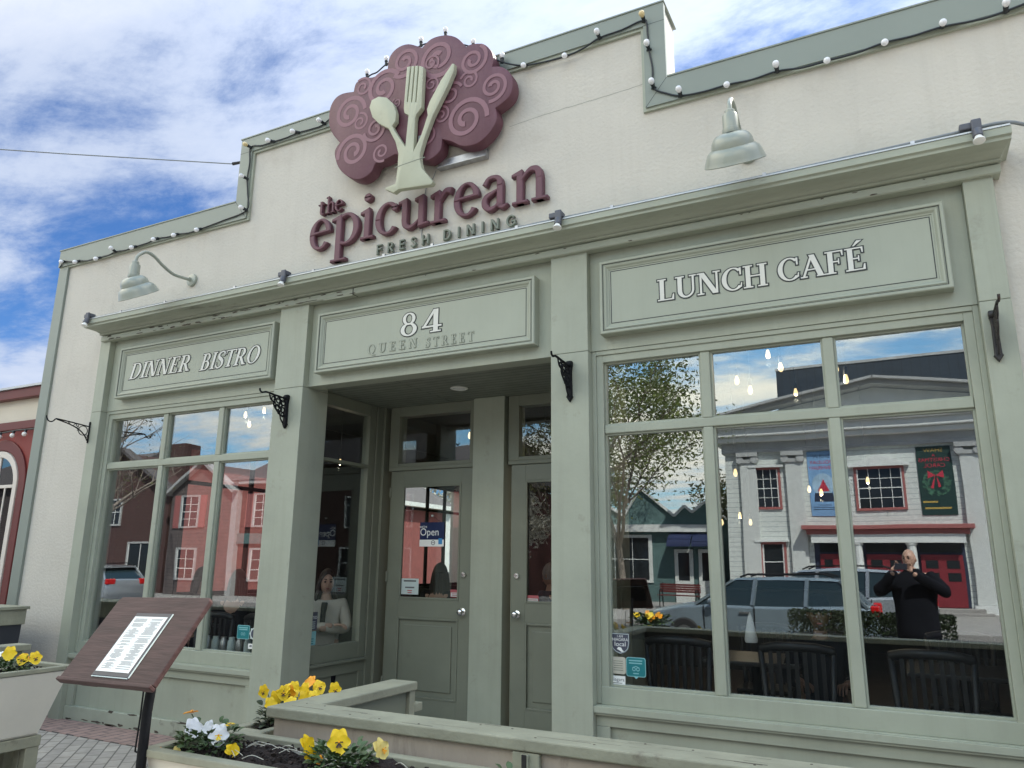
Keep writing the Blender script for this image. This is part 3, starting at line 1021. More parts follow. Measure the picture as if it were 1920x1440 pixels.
def shop_window(x0, x1, mull, panes_y=0.075, peel=False):
    """x0..x1 between the pilasters; glass from z 0.75 to 3.07 with a transom bar"""
    f = MB()
    f.box(x0, x0 + .032, 0.008, .12, 0.64, 3.158)
    f.box(x1 - .032, x1, 0.008, .12, 0.64, 3.158)
    f.box(x0 + .032, x1 - .032, 0.008, .12, 3.125, 3.158)
    f.box(x0 + .032, x0 + .085, .02, .12, 0.64, 3.125)
    f.box(x1 - .085, x1 - .032, .02, .12, 0.64, 3.125)
    f.box(x0 + .085, x1 - .085, .02, .12, 3.07, 3.125)
    f.box(x0 + .032, x1 - .032, .012, .12, 0.636, 0.752)
    fr = f.build('shop_window', 'sage', R, bevel=0.003)
    g = MB()
    g.box(x0 + .087, x1 - .087, .030, .115, 2.522, 2.585)
    xs = [x0 + .085] + [v for m in mull for v in (m - .034, m + .034)] + [x1 - .085]
    for m in mull:
        g.box(m - .034, m + .034, .032, .113, .753, 2.521)
        g.box(m - .034, m + .034, .032, .113, 2.586, 3.069)
    g.build('glazing_bar', 'sage', fr, bevel=0.006)
    b = MB()
    for i in range(0, len(xs), 2):
        for z0, z1 in ((.753, 2.521), (2.586, 3.069)):
            a, c, t = xs[i] + .001, xs[i + 1] - .001, .012
            b.box(a, a + t, .052, .09, z0, z1)
            b.box(c - t, c, .052, .09, z0, z1)
            b.box(a + t, c - t, .052, .09, z0, z0 + t)
            b.box(a + t, c - t, .052, .09, z1 - t, z1)
    b.build('glazing_bead', 'sage', fr)
    MB().box(x0 + .06, x1 - .06, panes_y, panes_y + .006, .70, 3.1).build('window_pane', 'glass', fr)
    s = MB()
    s.box(x0, x1, -0.062, .03, .592, .632)
    s.box(x0, x1, -0.040, .03, .632, .6355)
    s.box(x0, x1, -0.045, .03, .575, .591)
    s.build('sill', 'sage', fr, bevel=0.005)
    # stall riser: field, frame of rails and stiles, plinth
    r = MB()
    r.box(x0, x1, .022, .12, .0, .58)
    r.box(x0, x1, -.012, .0215, .50, .574)
    r.box(x0, x0 + .10, -.012, .0215, .135, .4995)
    r.box(x1 - .10, x1, -.012, .0215, .135, .4995)
    r.build('stall_riser', 'sage', fr, bevel=0.004)
    MB().box(x0, x1, -.02, .0215, .0, .134).build('plinth', 'sage_peel', fr, bevel=0.006)
    return fr


shop_window(-7.715, -5.17, (-6.775, -5.960))
shop_window(-1.988, 0.556, (-1.137, -0.318))

# ---- recessed entrance
MB().box(-4.90, -2.25, .161, 1.45, 3.19, 3.22).build('entrance_soffit', 'soffit', R)
MB().box(-4.86, -2.30, .02, 1.26, 0.0, 0.125).build('entrance_step', 'concrete', R)


def side_window(xf, sgn):
    """glazed flank of the entrance; xf is the visible face, sgn the outward (room) side"""
    a, b = sorted((xf, xf + sgn * .09))
    f = MB()
    f.box(a, b, .286, .305, .66, 3.188)
    f.box(a, b, 1.03, 1.13, .66, 3.188)
    f.box(a, b, .305, 1.03, 3.07, 3.188)
    f.box(a, b, .305, 1.03, .66, .81)
    f.box(a, b, .305, 1.03, 2.52, 2.55)
    fr = f.build('side_window', 'olive2', R, bevel=0.004)
    MB().box(xf + sgn * .045 - .003, xf + sgn * .045 + .003, .29, 1.06, .79, 3.09).build('window_pane', 'glass_low', fr)
    s = MB()
    s1, s2 = sorted((xf - sgn * .035, xf + sgn * .09))
    s.box(s1, s2, .286, 1.14, .635, .659)
    s.build('sill', 'olive2', fr, bevel=0.004)
    r = MB()
    r1, r2 = sorted((xf + sgn * .02, xf + sgn * .09))
    r.box(r1, r2, .286, 1.14, .125, .634)
    q1, q2 = sorted((xf, xf + sgn * .0195))
    r.box(q1, q2, .286, 1.14, .53, .634)
    r.box(q1, q2, 1.05, 1.14, .125, .5295)
    r.box(q1, q2, .286, .35, .125, .5295)
    r.build('stall_riser', 'olive2', fr, bevel=0.003)
    k = MB()
    k1, k2 = sorted((xf - sgn * .012, xf + sgn * .09))
    k.box(k1, k2, 1.141, 1.24, .125, 3.188)
    k1, k2 = sorted((xf - sgn * .04, xf + sgn * .09))
    k.box(k1, k2, 1.2405, 1.40, .125, 3.188)
    k.build('corner_post', 'olive2', fr, bevel=0.004)


side_window(-4.87, -1)
side_window(-2.275, 1)

MB().box(-3.725, -3.375, 1.215, 1.40, .125, 3.189).build('door_post', 'sage', R, bevel=0.005)


def entrance(x0, x1, knob_x, hinge_x):
    """one door leaf with its transom light and frame, opening x0..x1"""
    f = MB()
    f.box(x0 - .03, x1 + .03, 1.262, 1.40, 2.505, 2.545)
    f.box(x0 - .03, x0 + .085, 1.262, 1.40, 2.545, 3.188)
    f.box(x1 - .055, x1 + .03, 1.262, 1.40, 2.545, 3.188)
    f.box(x0 + .085, x1 - .055, 1.262, 1.40, 3.085, 3.188)
    f.box(x0 + .085, x1 - .055, 1.262, 1.40, 2.545, 2.580)
    fr = f.build('transom_window', 'olive2', R, bevel=0.004)
    MB().box(x0 + .06, x1 - .03, 1.30, 1.306, 2.56, 3.10).build('window_pane', 'glass_low', fr)
    gx0, gx1, px0, px1 = x0 + .155, x1 - .145, x0 + .14, x1 - .15
    d = MB()
    d.box(x0 + .003, gx0, 1.272, 1.317, .135, 2.500)
    d.box(gx1, x1 - .003, 1.272, 1.317, .135, 2.500)
    d.box(gx0, gx1, 1.272, 1.317, 2.345, 2.500)
    d.box(gx0, gx1, 1.272, 1.317, 1.04, 1.215)
    d.box(gx0, gx1, 1.272, 1.317, .135, .295)
    d.box(gx0, gx1, 1.290, 1.312, .295, 1.04)
    dr = d.build('entrance_door', 'olive', R, bevel=0.003)
    b = MB()
    t = .02
    for (z0, z1) in ((1.215, 2.345), (.295, 1.04)):
        b.box(gx0, gx0 + t, 1.266, 1.29, z0, z1)
        b.box(gx1 - t, gx1, 1.266, 1.29, z0, z1)
        b.box(gx0 + t, gx1 - t, 1.266, 1.29, z0, z0 + t)
        b.box(gx0 + t, gx1 - t, 1.266, 1.29, z1 - t, z1)
    b.build('door_moulding', 'olive', dr, bevel=0.004)
    MB().box(gx0 + .075, gx1 - .075, 1.276, 1.2895, .365, .97).build('raised_panel', 'olive', dr, bevel=0.012)
    MB().box(gx0 + .005, gx1 - .005, 1.292, 1.298, 1.22, 2.34).build('door_pane', 'glass_low', dr)
    mk = Matrix.Translation((knob_x, 1.272, 1.113)) @ Matrix.Rotation(radians(90), 4, 'X')
    MB().lathe([(.034, 0), (.034, .006), (.026, .010), (.012, .014), (.011, .032), (.022, .038), (.030, .050), (.031, .060), (.026, .070), (.012, .075), (.0005, .076)], mk, 24).build('door_knob', 'chrome', dr, smooth=45)
    ml = Matrix.Translation((knob_x + (0.006 if hinge_x < knob_x else -.002), 1.272, 1.458)) @ Matrix.Rotation(radians(90), 4, 'X')
    MB().lathe([(.029, 0), (.029, .012), (.024, .020), (.012, .021), (.011, .018), (.0005, .018)], ml, 24).build('deadbolt', 'chrome', dr, smooth=35)
    for z in (.42, 1.43, 2.28):
        h = MB()
        h.tube([(hinge_x, 1.262, z - .05), (hinge_x, 1.262, z + .05)], .009, 8)
        h.box(hinge_x - .012, hinge_x + .012, 1.264, 1.2715, z - .05, z + .05)
        h.build('hinge', 'olive2', dr)
    return dr


entrance(-4.745, -3.735, -3.832, -4.740)
entrance(-3.322, -2.36, -3.247, -2.364)
dl = thing('recessed_downlight', 'small round recessed downlight in the boarded entrance soffit', 'downlight', (-3.62, .75, 3.19))
MB().lathe([(.085, 0), (.085, -.006), (.066, -.008), (.062, -.002)], Matrix.Translation((-3.62, .75, 3.1895)), 28).build('trim_ring', 'white', dl, smooth=40)
MB().lathe([(.0005, -.001), (.062, -.0015)], Matrix.Translation((-3.62, .75, 3.1895)), 28).build('diffuser', 'lens', dl)

# ---- room behind the glass
ii = MB()
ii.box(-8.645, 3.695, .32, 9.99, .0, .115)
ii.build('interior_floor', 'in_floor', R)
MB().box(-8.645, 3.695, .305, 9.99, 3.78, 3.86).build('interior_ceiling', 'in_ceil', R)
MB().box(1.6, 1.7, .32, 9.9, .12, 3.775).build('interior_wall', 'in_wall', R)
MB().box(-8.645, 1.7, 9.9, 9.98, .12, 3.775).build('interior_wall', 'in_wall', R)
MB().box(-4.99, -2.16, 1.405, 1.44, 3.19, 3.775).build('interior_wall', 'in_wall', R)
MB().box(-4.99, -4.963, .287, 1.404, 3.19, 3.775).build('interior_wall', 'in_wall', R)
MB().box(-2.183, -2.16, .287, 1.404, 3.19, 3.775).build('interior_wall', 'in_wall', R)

for y0, y1, mull in ((1.88, 4.30, (3.10,)), (7.0, 9.30, (7.9, 8.56))):
    f = MB()
    f.box(-8.70, -8.62, y0, y0 + .05, 1.10, 3.12)
    f.box(-8.70, -8.62, y1 - .05, y1, 1.10, 3.12)
    f.box(-8.70, -8.62, y0 + .05, y1 - .05, 1.10, 1.15)
    f.box(-8.70, -8.62, y0 + .05, y1 - .05, 3.07, 3.12)
    f.box(-8.69, -8.63, y0 + .05, y1 - .05, 2.585, 2.635)
    for m_ in mull:
        f.box(-8.688, -8.632, m_ - .025, m_ + .025, 1.15, 2.585)
        f.box(-8.688, -8.632, m_ - .025, m_ + .025, 2.635, 3.07)
    fr = f.build('flank_window', 'iron', R)
    MB().box(-8.664, -8.658, y0 + .03, y1 - .03, 1.12, 3.10).build('window_pane', 'glass_low', fr)
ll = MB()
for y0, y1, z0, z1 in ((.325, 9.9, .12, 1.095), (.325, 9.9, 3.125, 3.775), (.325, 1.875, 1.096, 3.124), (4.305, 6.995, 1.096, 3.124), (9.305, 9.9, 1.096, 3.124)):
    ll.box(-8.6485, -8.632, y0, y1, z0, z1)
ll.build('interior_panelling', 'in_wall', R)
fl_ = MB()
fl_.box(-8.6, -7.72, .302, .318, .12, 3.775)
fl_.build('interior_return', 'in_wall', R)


# ================================================================== SIGNS
def sign_board(label, x0, x1, z0, z1):
    t = thing('sign_board', label, 'sign', ((x0 + x1) / 2, -0.03, z0), 'sign boards on the frieze')
    MB().box(x0 + .01, x1 - .01, -.066, -.0005, z0 + .01, z1 - .01).build('panel', 'panel', t)
    f = MB()
    pr = [(0.0, -.0005), (0.0, -.088), (.006, -.094), (.022, -.094), (.027, -.084), (.032, -.084), (.038, -.090), (.050, -.086), (.062, -.074), (.070, -.0725), (.072, -.066)]
    n = len(pr)
    vs = []
    for d, y in pr:
        vs += [(x0 + d, y, z0 + d), (x1 - d, y, z0 + d), (x1 - d, y, z1 - d), (x0 + d, y, z1 - d)]
    fs = []
    for i in range(n - 1):
        for j in range(4):
            k = (j + 1) % 4
            fs.append((i * 4 + j, i * 4 + k, i * 4 + 4 + k, i * 4 + 4 + j))
    f.add(vs, fs)
    f.build('moulding', 'mould', t)
    ln = MB()
    for d, wd, y in ((.082, .006, -.0672), (.0245, .0045, -.0880)):
        a, b, c, e = x0 + d, x1 - d, z0 + d * (1.0 if d > .05 else 1), z1 - d
        ln.box(a, a + wd, y, y + .0008 if d > .05 else y + .003, c, e)
        ln.box(b - wd, b, y, y + .0008 if d > .05 else y + .003, c, e)
        ln.box(a + wd, b - wd, y, y + .0008 if d > .05 else y + .003, c, c + wd)
        ln.box(a + wd, b - wd, y, y + .0008 if d > .05 else y + .003, e - wd, e)
    ln.build('pinline', 'black', t)
    return t


def fit_run(text, xa, xb, z, h, **kw):
    r, e = serif_run(text, 0, 0, h, 1.0, **kw)
    xs = [p[0] for c, P in r for L, Rr in P for p in L + Rr]
    lo, hi = min(xs), max(xs)
    s = (xb - xa) / (hi - lo)
    return [(c, [([(xa + (p[0] - lo) * s, z + p[1]) for p in L], [(xa + (p[0] - lo) * s, z + p[1]) for p in Rr]) for L, Rr in P]) for c, P in r]


def outlined(parent, runs, o, fill='white', ink='black'):
    for run in runs:
        for n, ch in enumerate(run):
            lt = flat_serif([ch], -.0710, 'letter', fill, parent)
            flat_serif([ch], -.0675 - .0001 * (n % 3), 'letter_outline', ink, lt, o=o)


sb = sign_board('white framed sage sign board reading DINNER BISTRO above the left shop window', -7.483, -5.215, 3.268, 3.835)
outlined(sb, [fit_run('DINNER', -7.315, -6.375, 3.470, .172, slant=.26, track=.03), fit_run('BISTRO', -6.225, -5.395, 3.450, .172, slant=.26, track=.03)], .009)
sb = sign_board('sage sign board with the house number 84 and QUEEN STREET above the entrance', -4.672, -2.430, 3.255, 3.828)
outlined(sb, [fit_run('84', -3.735, -3.312, 3.488, .205, track=.10)], .0095)
q = fit_run('QUEEN', -4.085, -3.560, 3.372, .082, track=.42)
q2 = fit_run('STREET', -3.465, -2.995, 3.358, .082, track=.42)
outlined(sb, [q, q2], .0032, fill='panel', ink='grey_letter')
sb = sign_board('long sage sign board reading LUNCH CAFÉ above the right shop window', -1.880, 0.437, 3.258, 3.842)
outlined(sb, [fit_run('LUNCH', -1.432, -0.655, 3.460, .165, track=.0), fit_run('CAFÉ', -0.585, -0.040, 3.470, .160, track=.0)], .0088)

# ---- lettering fixed to the stucco
wm = thing('wordmark_sign', 'plum raised letters spelling the epicurean over grey FRESH DINING on cream stucco', 'sign lettering', (-3.6, 0, 4.49))
XH = .318
GL = [('e', -4.862, .262), ('p', -4.592, .335), ('i', -4.248, .16), ('c', -4.072, .255), ('u', -3.815, .335), ('r', -3.468, .235), ('e', -3.222, .258), ('a', -2.940, .258), ('n', -2.652, .335)]


def raised(c, x, wd, z, h, y0, y1, bev, m, parent):
    g, adv = glyph(c)
    xs = [p[0] for L, Rr in g for p in L + Rr]
    lo, hi = min(xs), max(xs)
    mb = MB()
    for i, (L, Rr) in enumerate(g):
        f = lambda p: (x + (p[0] - lo) / (hi - lo) * wd, z + p[1] * h)
        mb.strip([f(p) for p in L], [f(p) for p in Rr], FACE, y0 - i * .0006, y1 + i * .0004, bev)
    return mb.build('letter', m, parent)


for c, x, wd in GL:
    raised(c, x * 1.005, wd * 1.005, 4.506, XH, -.064, -.012, .008, 'plum', wm)
for c, x, wd in (('t', -4.770, .090), ('h', -4.672, .112), ('e', -4.563, .102)):
    raised(c, x * 1.008, wd, 4.872, .119, -.055, -.010, .004, 'plum', wm)


def sans_caps(c):
    s, t = .17, .15
    if c == 'F': return [rc(0, 0, s, 1), rc(s, 1 - t, .58, 1), rc(s, .45, .52, .45 + t)], .62
    if c == 'R': return [rc(0, 0, s, 1), rc(s, 1 - t, .32, 1), rc(s, .42, .32, .42 + t), arc(.31, .71, .30, .29, -92, 92, s, t), dia(.58, 0, .30, .46, .2)], .70
    if c == 'E': return [rc(0, 0, s, 1), rc(s, 1 - t, .56, 1), rc(s, .43, .52, .43 + t), rc(s, 0, .56, t)], .62
    if c == 'S': return [rib([(.54, .80, .15), (.42, .92, .15), (.24, .91, .15), (.11, .77, .16), (.17, .60, .17), (.34, .50, .17), (.49, .38, .17), (.52, .21, .16), (.38, .08, .15), (.19, .08, .15), (.05, .20, .15)])], .62
    if c == 'H': return [rc(0, 0, s, 1), rc(.56, 0, .56 + s, 1), rc(s, .43, .56, .43 + t)], .76
    if c == 'D': return [rc(0, 0, s, 1), rc(s, 0, .34, t), rc(s, 1 - t, .34, 1), arc(.33, .5, .42, .5, -92, 92, s, t)], .78
    if c == 'I': return [rc(0, 0, s, 1)], .2
    if c == 'N': return [rc(0, 0, s, 1), rc(.60, 0, .60 + s, 1), dia(.66, 0, .11, 1, .2)], .80
    if c == 'G': return [arc(.46, .5, .46, .53, 40, 330, s, t), rc(.48, .36, .90, .36 + t), rc(.75, .12, .90, .40)], .92


def sans_line(text, xa, xb, z, h):
    """spaced grotesque capitals, each letter a raised piece"""
    ws = [sans_caps(c)[1] * h for c in text]
    gap = ((xb - xa) - sum(ws)) / max(1, len(text) - 1)
    x = xa
    for c, wd in zip(text, ws):
        mb = MB()
        for i, (L, Rr) in enumerate(sans_caps(c)[0]):
            f = lambda p: (x + p[0] * h, z + p[1] * h)
            mb.strip([f(p) for p in L], [f(p) for p in Rr], FACE, -.045 - i * .0005, -.014, .002)
        mb.build('letter', 'grey_letter', wm)
        x += wd + gap


sans_line('FRESH', -4.07, -3.495, 4.330, .098)
sans_line('DINING', -3.344, -2.628, 4.330, .100)

# ---- plum tree sign with cutlery trunk
ls = thing('tree_sign', 'plum cloud shaped tree sign with swirls and a spoon, fork and knife for a trunk', 'sign', (-3.65, 0, 4.88))
NOTCH = [4, 9, 13, 17, 22, 28, 34, 38, 47]
outl = []
for a_, b_ in zip(NOTCH, NOTCH[1:] + [NOTCH[0] + len(CANOPY)]):
    outl += catmull([CANOPY[i % len(CANOPY)] for i in range(a_, b_ + 1)], 4)[:-1]
MB().slab(outl, -.172, -.055, .008).build('canopy', 'plum', ls, smooth=40)
swm = MB()
for i, (cx, cz, r, d) in enumerate(SWIRLS):
    P = []
    turns = 1.75 if r > .12 else 1.5
    n = 44
    for k in range(n + 1):
        t = k / n
        a = d * (2 * pi * turns * t) + (i * 1.7) % 6.28
        rr = r * (1 - .80 * t ** .9)
        wd = min(.046, r * .25) * (1.0 - .25 * t) * (1.0 if t < .8 else 1.0 + (t - .8) * 2.6)
        P.append((cx + rr * 1.06 * cos(a), cz + rr * 1.06 * sin(a), wd))
    L, Rr = rib(P, 1)
    swm.strip(L, Rr, FACE, -.1735 - .0003 * i)
swm.build('swirl_pattern', 'plum_light', ls)
MB().slab(CUTLERY, -.240, -.190, .006).build('cutlery', 'cream_sage', ls, smooth=40)
k = MB()
k.slab([(-3.76, 5.045), (-3.44, 5.068), (-3.436, 5.060), (-3.757, 5.037)], -.2412, -.235)
k.build('seam', 'grey_letter', ls)
for x, z in ((-3.70, 5.10), (-3.52, 5.30), (-3.84, 5.55)):
    MB().box(x - .03, x + .03, -.191, -.171, z - .03, z + .03).build('standoff', 'grey_cable', ls)
b = MB()
b.box(-3.42, -2.92, -.054, -.004, 5.035, 5.115)
b.box(-3.42, -2.92, -.075, -.0545, 5.035, 5.041)
b.build('mounting_channel', 'galv', ls)
MB().box(-4.35, -2.9, -.054, -.003, 5.55, 5.62).build('mounting_rail', 'galv', ls)
wr = MB()
wr.tube(catmull([(-3.46, -.02, 5.05), (-3.50, -.01, 4.98), (-3.56, -.006, 4.93), (-3.585, -.005, 4.80), (-3.58, -.005, 4.62), (-3.60, -.005, 4.45), (-3.57, -.005, 4.34)], 6), .0035, 6)
wr.build('feed_wire', 'grey_cable', ls)

# ================================================================== FESTOON LIGHTS
fs_ = thing('string_lights', 'black festoon cable with frosted bulbs along the stepped parapet', 'string lights', (-4, -.07, 5.1))
soc = []
for bx, bz, dx_, dz_, am in BULBS:
    L = hypot(dx_, dz_) or 1
    d = Vector((dx_ / L * .5, -.85, dz_ / L * .42 - .12)) if (dx_ or dz_) else Vector((0, -1, -.2))
    if dz_ == 0 and dx_:
        d = Vector((dx_ * .55, -.8, -.05))
    d.normalize()
    p = Vector((bx, -.105, bz)) - d * .085
    over_sign = -4.5 < bx < -2.68 and bz > 5.55 and not (-2.6 < bx)
    if over_sign:
        p = Vector((bx, -.09, bz - .07)); d = Vector((0, -.1, 1)).normalized()
    else:
        p.y = max(min(p.y, -.052), -.07)
    soc.append(p)
    rot = d.to_track_quat('Z', 'Y').to_matrix().to_4x4()
    m = Matrix.Translation(p) @ rot @ Matrix.Diagonal((.82, .82, .74, 1))
    s_ = MB()
    s_.lathe([(.0005, -.016), (.016, -.016), (.019, -.004), (.018, .030), (.021, .034), (.021, .050), (.012, .052)], m, 12)
    s_.mbox(m @ Matrix.Translation((0, 0, -.006)), .05, .016, .014)
    s_ = s_.build('lamp_holder', 'cable', fs_, smooth=40)
    MB().lathe([(.013, .046), (.019, .056), (.0275, .074), (.0295, .090), (.0265, .106), (.018, .117), (.008, .1215), (.0005, .1225)], m, 16).build('bulb', 'amber' if am else 'bulb', s_, smooth=True)
path = []
for i, p in enumerate(soc):
    if i:
        q = soc[i - 1]
        mid = (p + q) / 2
        n_ = (p - q).length
        mid.z -= .012 * n_ + rnd.uniform(0, .012)
        mid.x += rnd.uniform(-.006, .006)
        if -4.6 < mid.x < -2.7:
            pass
        elif abs(p.x - q.x) < .15:
            mid = (p + q) / 2 + Vector((.01, 0, 0))
        path.append(tuple(mid))
    path.append(tuple(p))
path = [(-8.93, -.05, 5.06)] + path + [(1.6, -.055, 5.19), (2.6, -.055, 5.20), (3.9, -.055, 5.19)]
cb_ = MB()
cb_.tube(catmull(path, 5), .0075, 6)
cb_.build('cable', 'cable', fs_, smooth=True)

# overhead service wire from the corner of the high parapet
sv = thing('overhead_wire', 'thin dark wire running from the parapet step across the sky to the left', 'wire', (-5.95, 0.1, 5.80))
MB().tube([(-6.11, .02, 5.80), (-7.6, -1.0, 5.775), (-9.5, -2.25, 5.79), (-14.0, -5.2, 5.95), (-26.0, -13.1, 6.9)], .006, 6).build('wire_strand', 'grey_cable', sv)
MB().tube([(-5.96, .06, 5.822), (-6.14, .0, 5.80)], [.012, .018], 8).build('insulator', 'rust_iron', sv)


# ================================================================== GOOSENECK LAMPS
def gooseneck(x, label):
    t = thing('gooseneck_lamp', label, 'wall lamp', (x, 0, 4.51), 'gooseneck wall lamps')
    pm = Matrix.Translation((x, 0, 4.51)) @ Matrix.Rotation(radians(90), 4, 'X')
    MB().lathe([(.068, .0), (.070, .012), (.066, .026), (.052, .030), (.024, .034), (.020, .048)], pm, 28).build('wall_plate', 'lamp_paint', t, smooth=35)
    P = catmull([(x, -.03, 4.508), (x, -.14, 4.497), (x, -.26, 4.497), (x, -.39, 4.545), (x, -.50, 4.602), (x, -.585, 4.612), (x, -.645, 4.57), (x, -.684, 4.515), (x, -.690, 4.42)], 6)
    MB().tube(P, .0165, 12).build('arm', 'lamp_paint', t, smooth=True)
    nm = Matrix.Translation((x, -.690, 4.31))
    MB().lathe([(.030, .16), (.034, .155), (.034, .128), (.048, .124), (.050, .118), (.050, .022), (.055, .018), (.056, .0), (.050, -.02)], nm, 24).build('neck', 'lamp_paint', t, smooth=35)
    ax = Vector((0, .545, -.838)).normalized()      # mouth looks down and back at the wall
    rotm = (-ax).to_track_quat('Z', 'Y').to_matrix().to_4x4()
    sm = Matrix.Translation(Vector((x, -.605, 4.140))) @ rotm @ Matrix.Diagonal((.90, .90, 1.0, 1))
    out = [(.216, -.004), (.220, .001), (.216, .008), (.208, .026), (.198, .054), (.182, .082), (.160, .099), (.151, .103), (.150, .112), (.145, .138), (.130, .164), (.104, .184), (.074, .193), (.052, .195)]
    inn = [(r - .006, z - .004) for r, z in reversed(out[2:])]
    MB().lathe(out + inn + [(.205, .004), (.216, -.004)], sm, 40).build('shade', 'lamp_paint', t, smooth=50)
    MB().ball(sm @ Vector((0, 0, .085)), .045, 14, 10).build('bulb', 'lens', t, smooth=True)
    return t


gooseneck(-6.56, 'sage enamel gooseneck lamp on the stucco above DINNER BISTRO')
gooseneck(-.735, 'sage enamel gooseneck lamp on the stucco above LUNCH CAFÉ')

# ================================================================== SPOTS ON THE CORNICE
cd = thing('conduit', 'thin grey conduit clipped along the top edge of the cornice', 'conduit', (-3.5, -.27, 4.2))
cpth = [(x_, y_, z_ - .022) for x_, y_, z_ in [(-7.80, -.262, 4.20), (-7.0, -.266, 4.205), (-6.0, -.262, 4.20), (-5.0, -.27, 4.204), (-4.0, -.266, 4.20), (-3.0, -.262, 4.203), (-2.1, -.268, 4.205), (-1.0, -.264, 4.20), (.1, -.262, 4.21), (.55, -.262, 4.218), (.80, -.258, 4.222), (1.0, -.16, 4.20), (1.5, -.06, 4.19), (2.4, -.03, 4.2)]]
MB().tube(catmull(cpth, 4), .0115, 8).build('pipe', 'grey_cable', cd, smooth=True)
for x in (-7.3, -6.6, -5.6, -4.6, -3.8, -3.3, -2.5, -1.7, -.6, .3):
    MB().box(x - .012, x + .012, -.285, -.240, 4.168, 4.1945).build('clip', 'galv', cd)
for x, lab in ((-7.80, 'small grey spotlight at the far left end of the cornice'), (-4.93, 'small grey spotlight on the cornice between DINNER BISTRO and the number 84 board'),
               (-2.13, 'small grey spotlight on the cornice over the pilaster right of the entrance'), (.63, 'small grey spotlight at the right end of the cornice by the stucco')):
    t = thing('spotlight', lab, 'spotlight', (x, -.27, 4.2), 'spotlights along the cornice')
    bx = MB()
    bx.box(x - .075, x + .040, -.315, -.250, 4.178, 4.222)
    bx.box(x - .015, x + .040, -.338, -.3155, 4.10, 4.226)
    bx.build('housing', 'fixture', t, bevel=0.008)
    hm = Matrix.Translation((x + .013, -.338, 4.112)) @ Matrix.Rotation(radians(166), 4, 'X') @ Matrix.Diagonal((.74, .74, .74, 1))
    MB().lathe([(.030, -.06), (.036, -.05), (.036, .015), (.028, .018)], hm, 18, cap=True).build('barrel', 'fixture', t, smooth=40)
    MB().lathe([(.026, .012), (.031, .030), (.046, .055), (.046, .064), (.030, .069), (.0005, .070)], hm, 18).build('lamp_bulb', 'lens', t, smooth=50)


# ================================================================== WROUGHT-IRON BRACKETS
def scroll(c, r, a0, turns, d, n=22, k=.72):
    return [(c[0] + r * (1 - k * i / n) * cos(a0 + d * 2 * pi * turns * i / n), c[1] + r * (1 - k * i / n) * sin(a0 + d * 2 * pi * turns * i / n)) for i in range(n + 1)]


def bracket_light(x, label):
    """slim bracket: straight top rod with hook, curved brace, ring and scrolls; u runs out from the wall"""
    t = thing('hanging_bracket', label, 'bracket', (x, -.07, 3.0), 'iron hanging brackets')
    z0, q = 2.99, .70
    pt = lambda P: [(x, -.075 - u * q, z0 + v * q) for u, v in P]
    MB().tube(pt(catmull([(.02, .0), (.30, .022), (.50, .035), (.55, .030), (.58, -.005), (.62, -.022), (.66, -.008), (.685, .03), (.69, .06)], 5)), .0068, 8).build('top_rod', 'iron', t, smooth=True)
    m = MB()
    m.tube(pt(catmull([(.015, -.225), (.06, -.155), (.16, -.075), (.30, -.02), (.44, .012), (.53, .028)], 5)), .0068, 8)
    m.build('brace', 'iron', t, smooth=True)
    m = MB()
    m.tube(pt([(.10 + .072 * cos(a), -.078 + .072 * sin(a)) for a in [2 * pi * i / 20 for i in range(20)]]), .0045, 6, closed=True)
    m.tube(pt(scroll((.23, -.015), .038, pi, 1.2, 1)), .0038, 6)
    m.tube(pt(scroll((.34, .004), .022, 0, 1.2, -1)), .0032, 6)
    m.tube(pt(scroll((.045, -.16), .03, pi / 2, 1.1, 1)), .0032, 6)
    m.tube(pt([(.18, .008), (.19, -.10)]), .0032, 6)
    m.build('scrollwork', 'iron', t, smooth=True)
    p = MB()
    p.box(x - .009, x + .009, -.083, -.0705, z0 - .26 * q, z0 + .075 * q)
    p.build('wall_bar', 'iron', t, bevel=0.003)


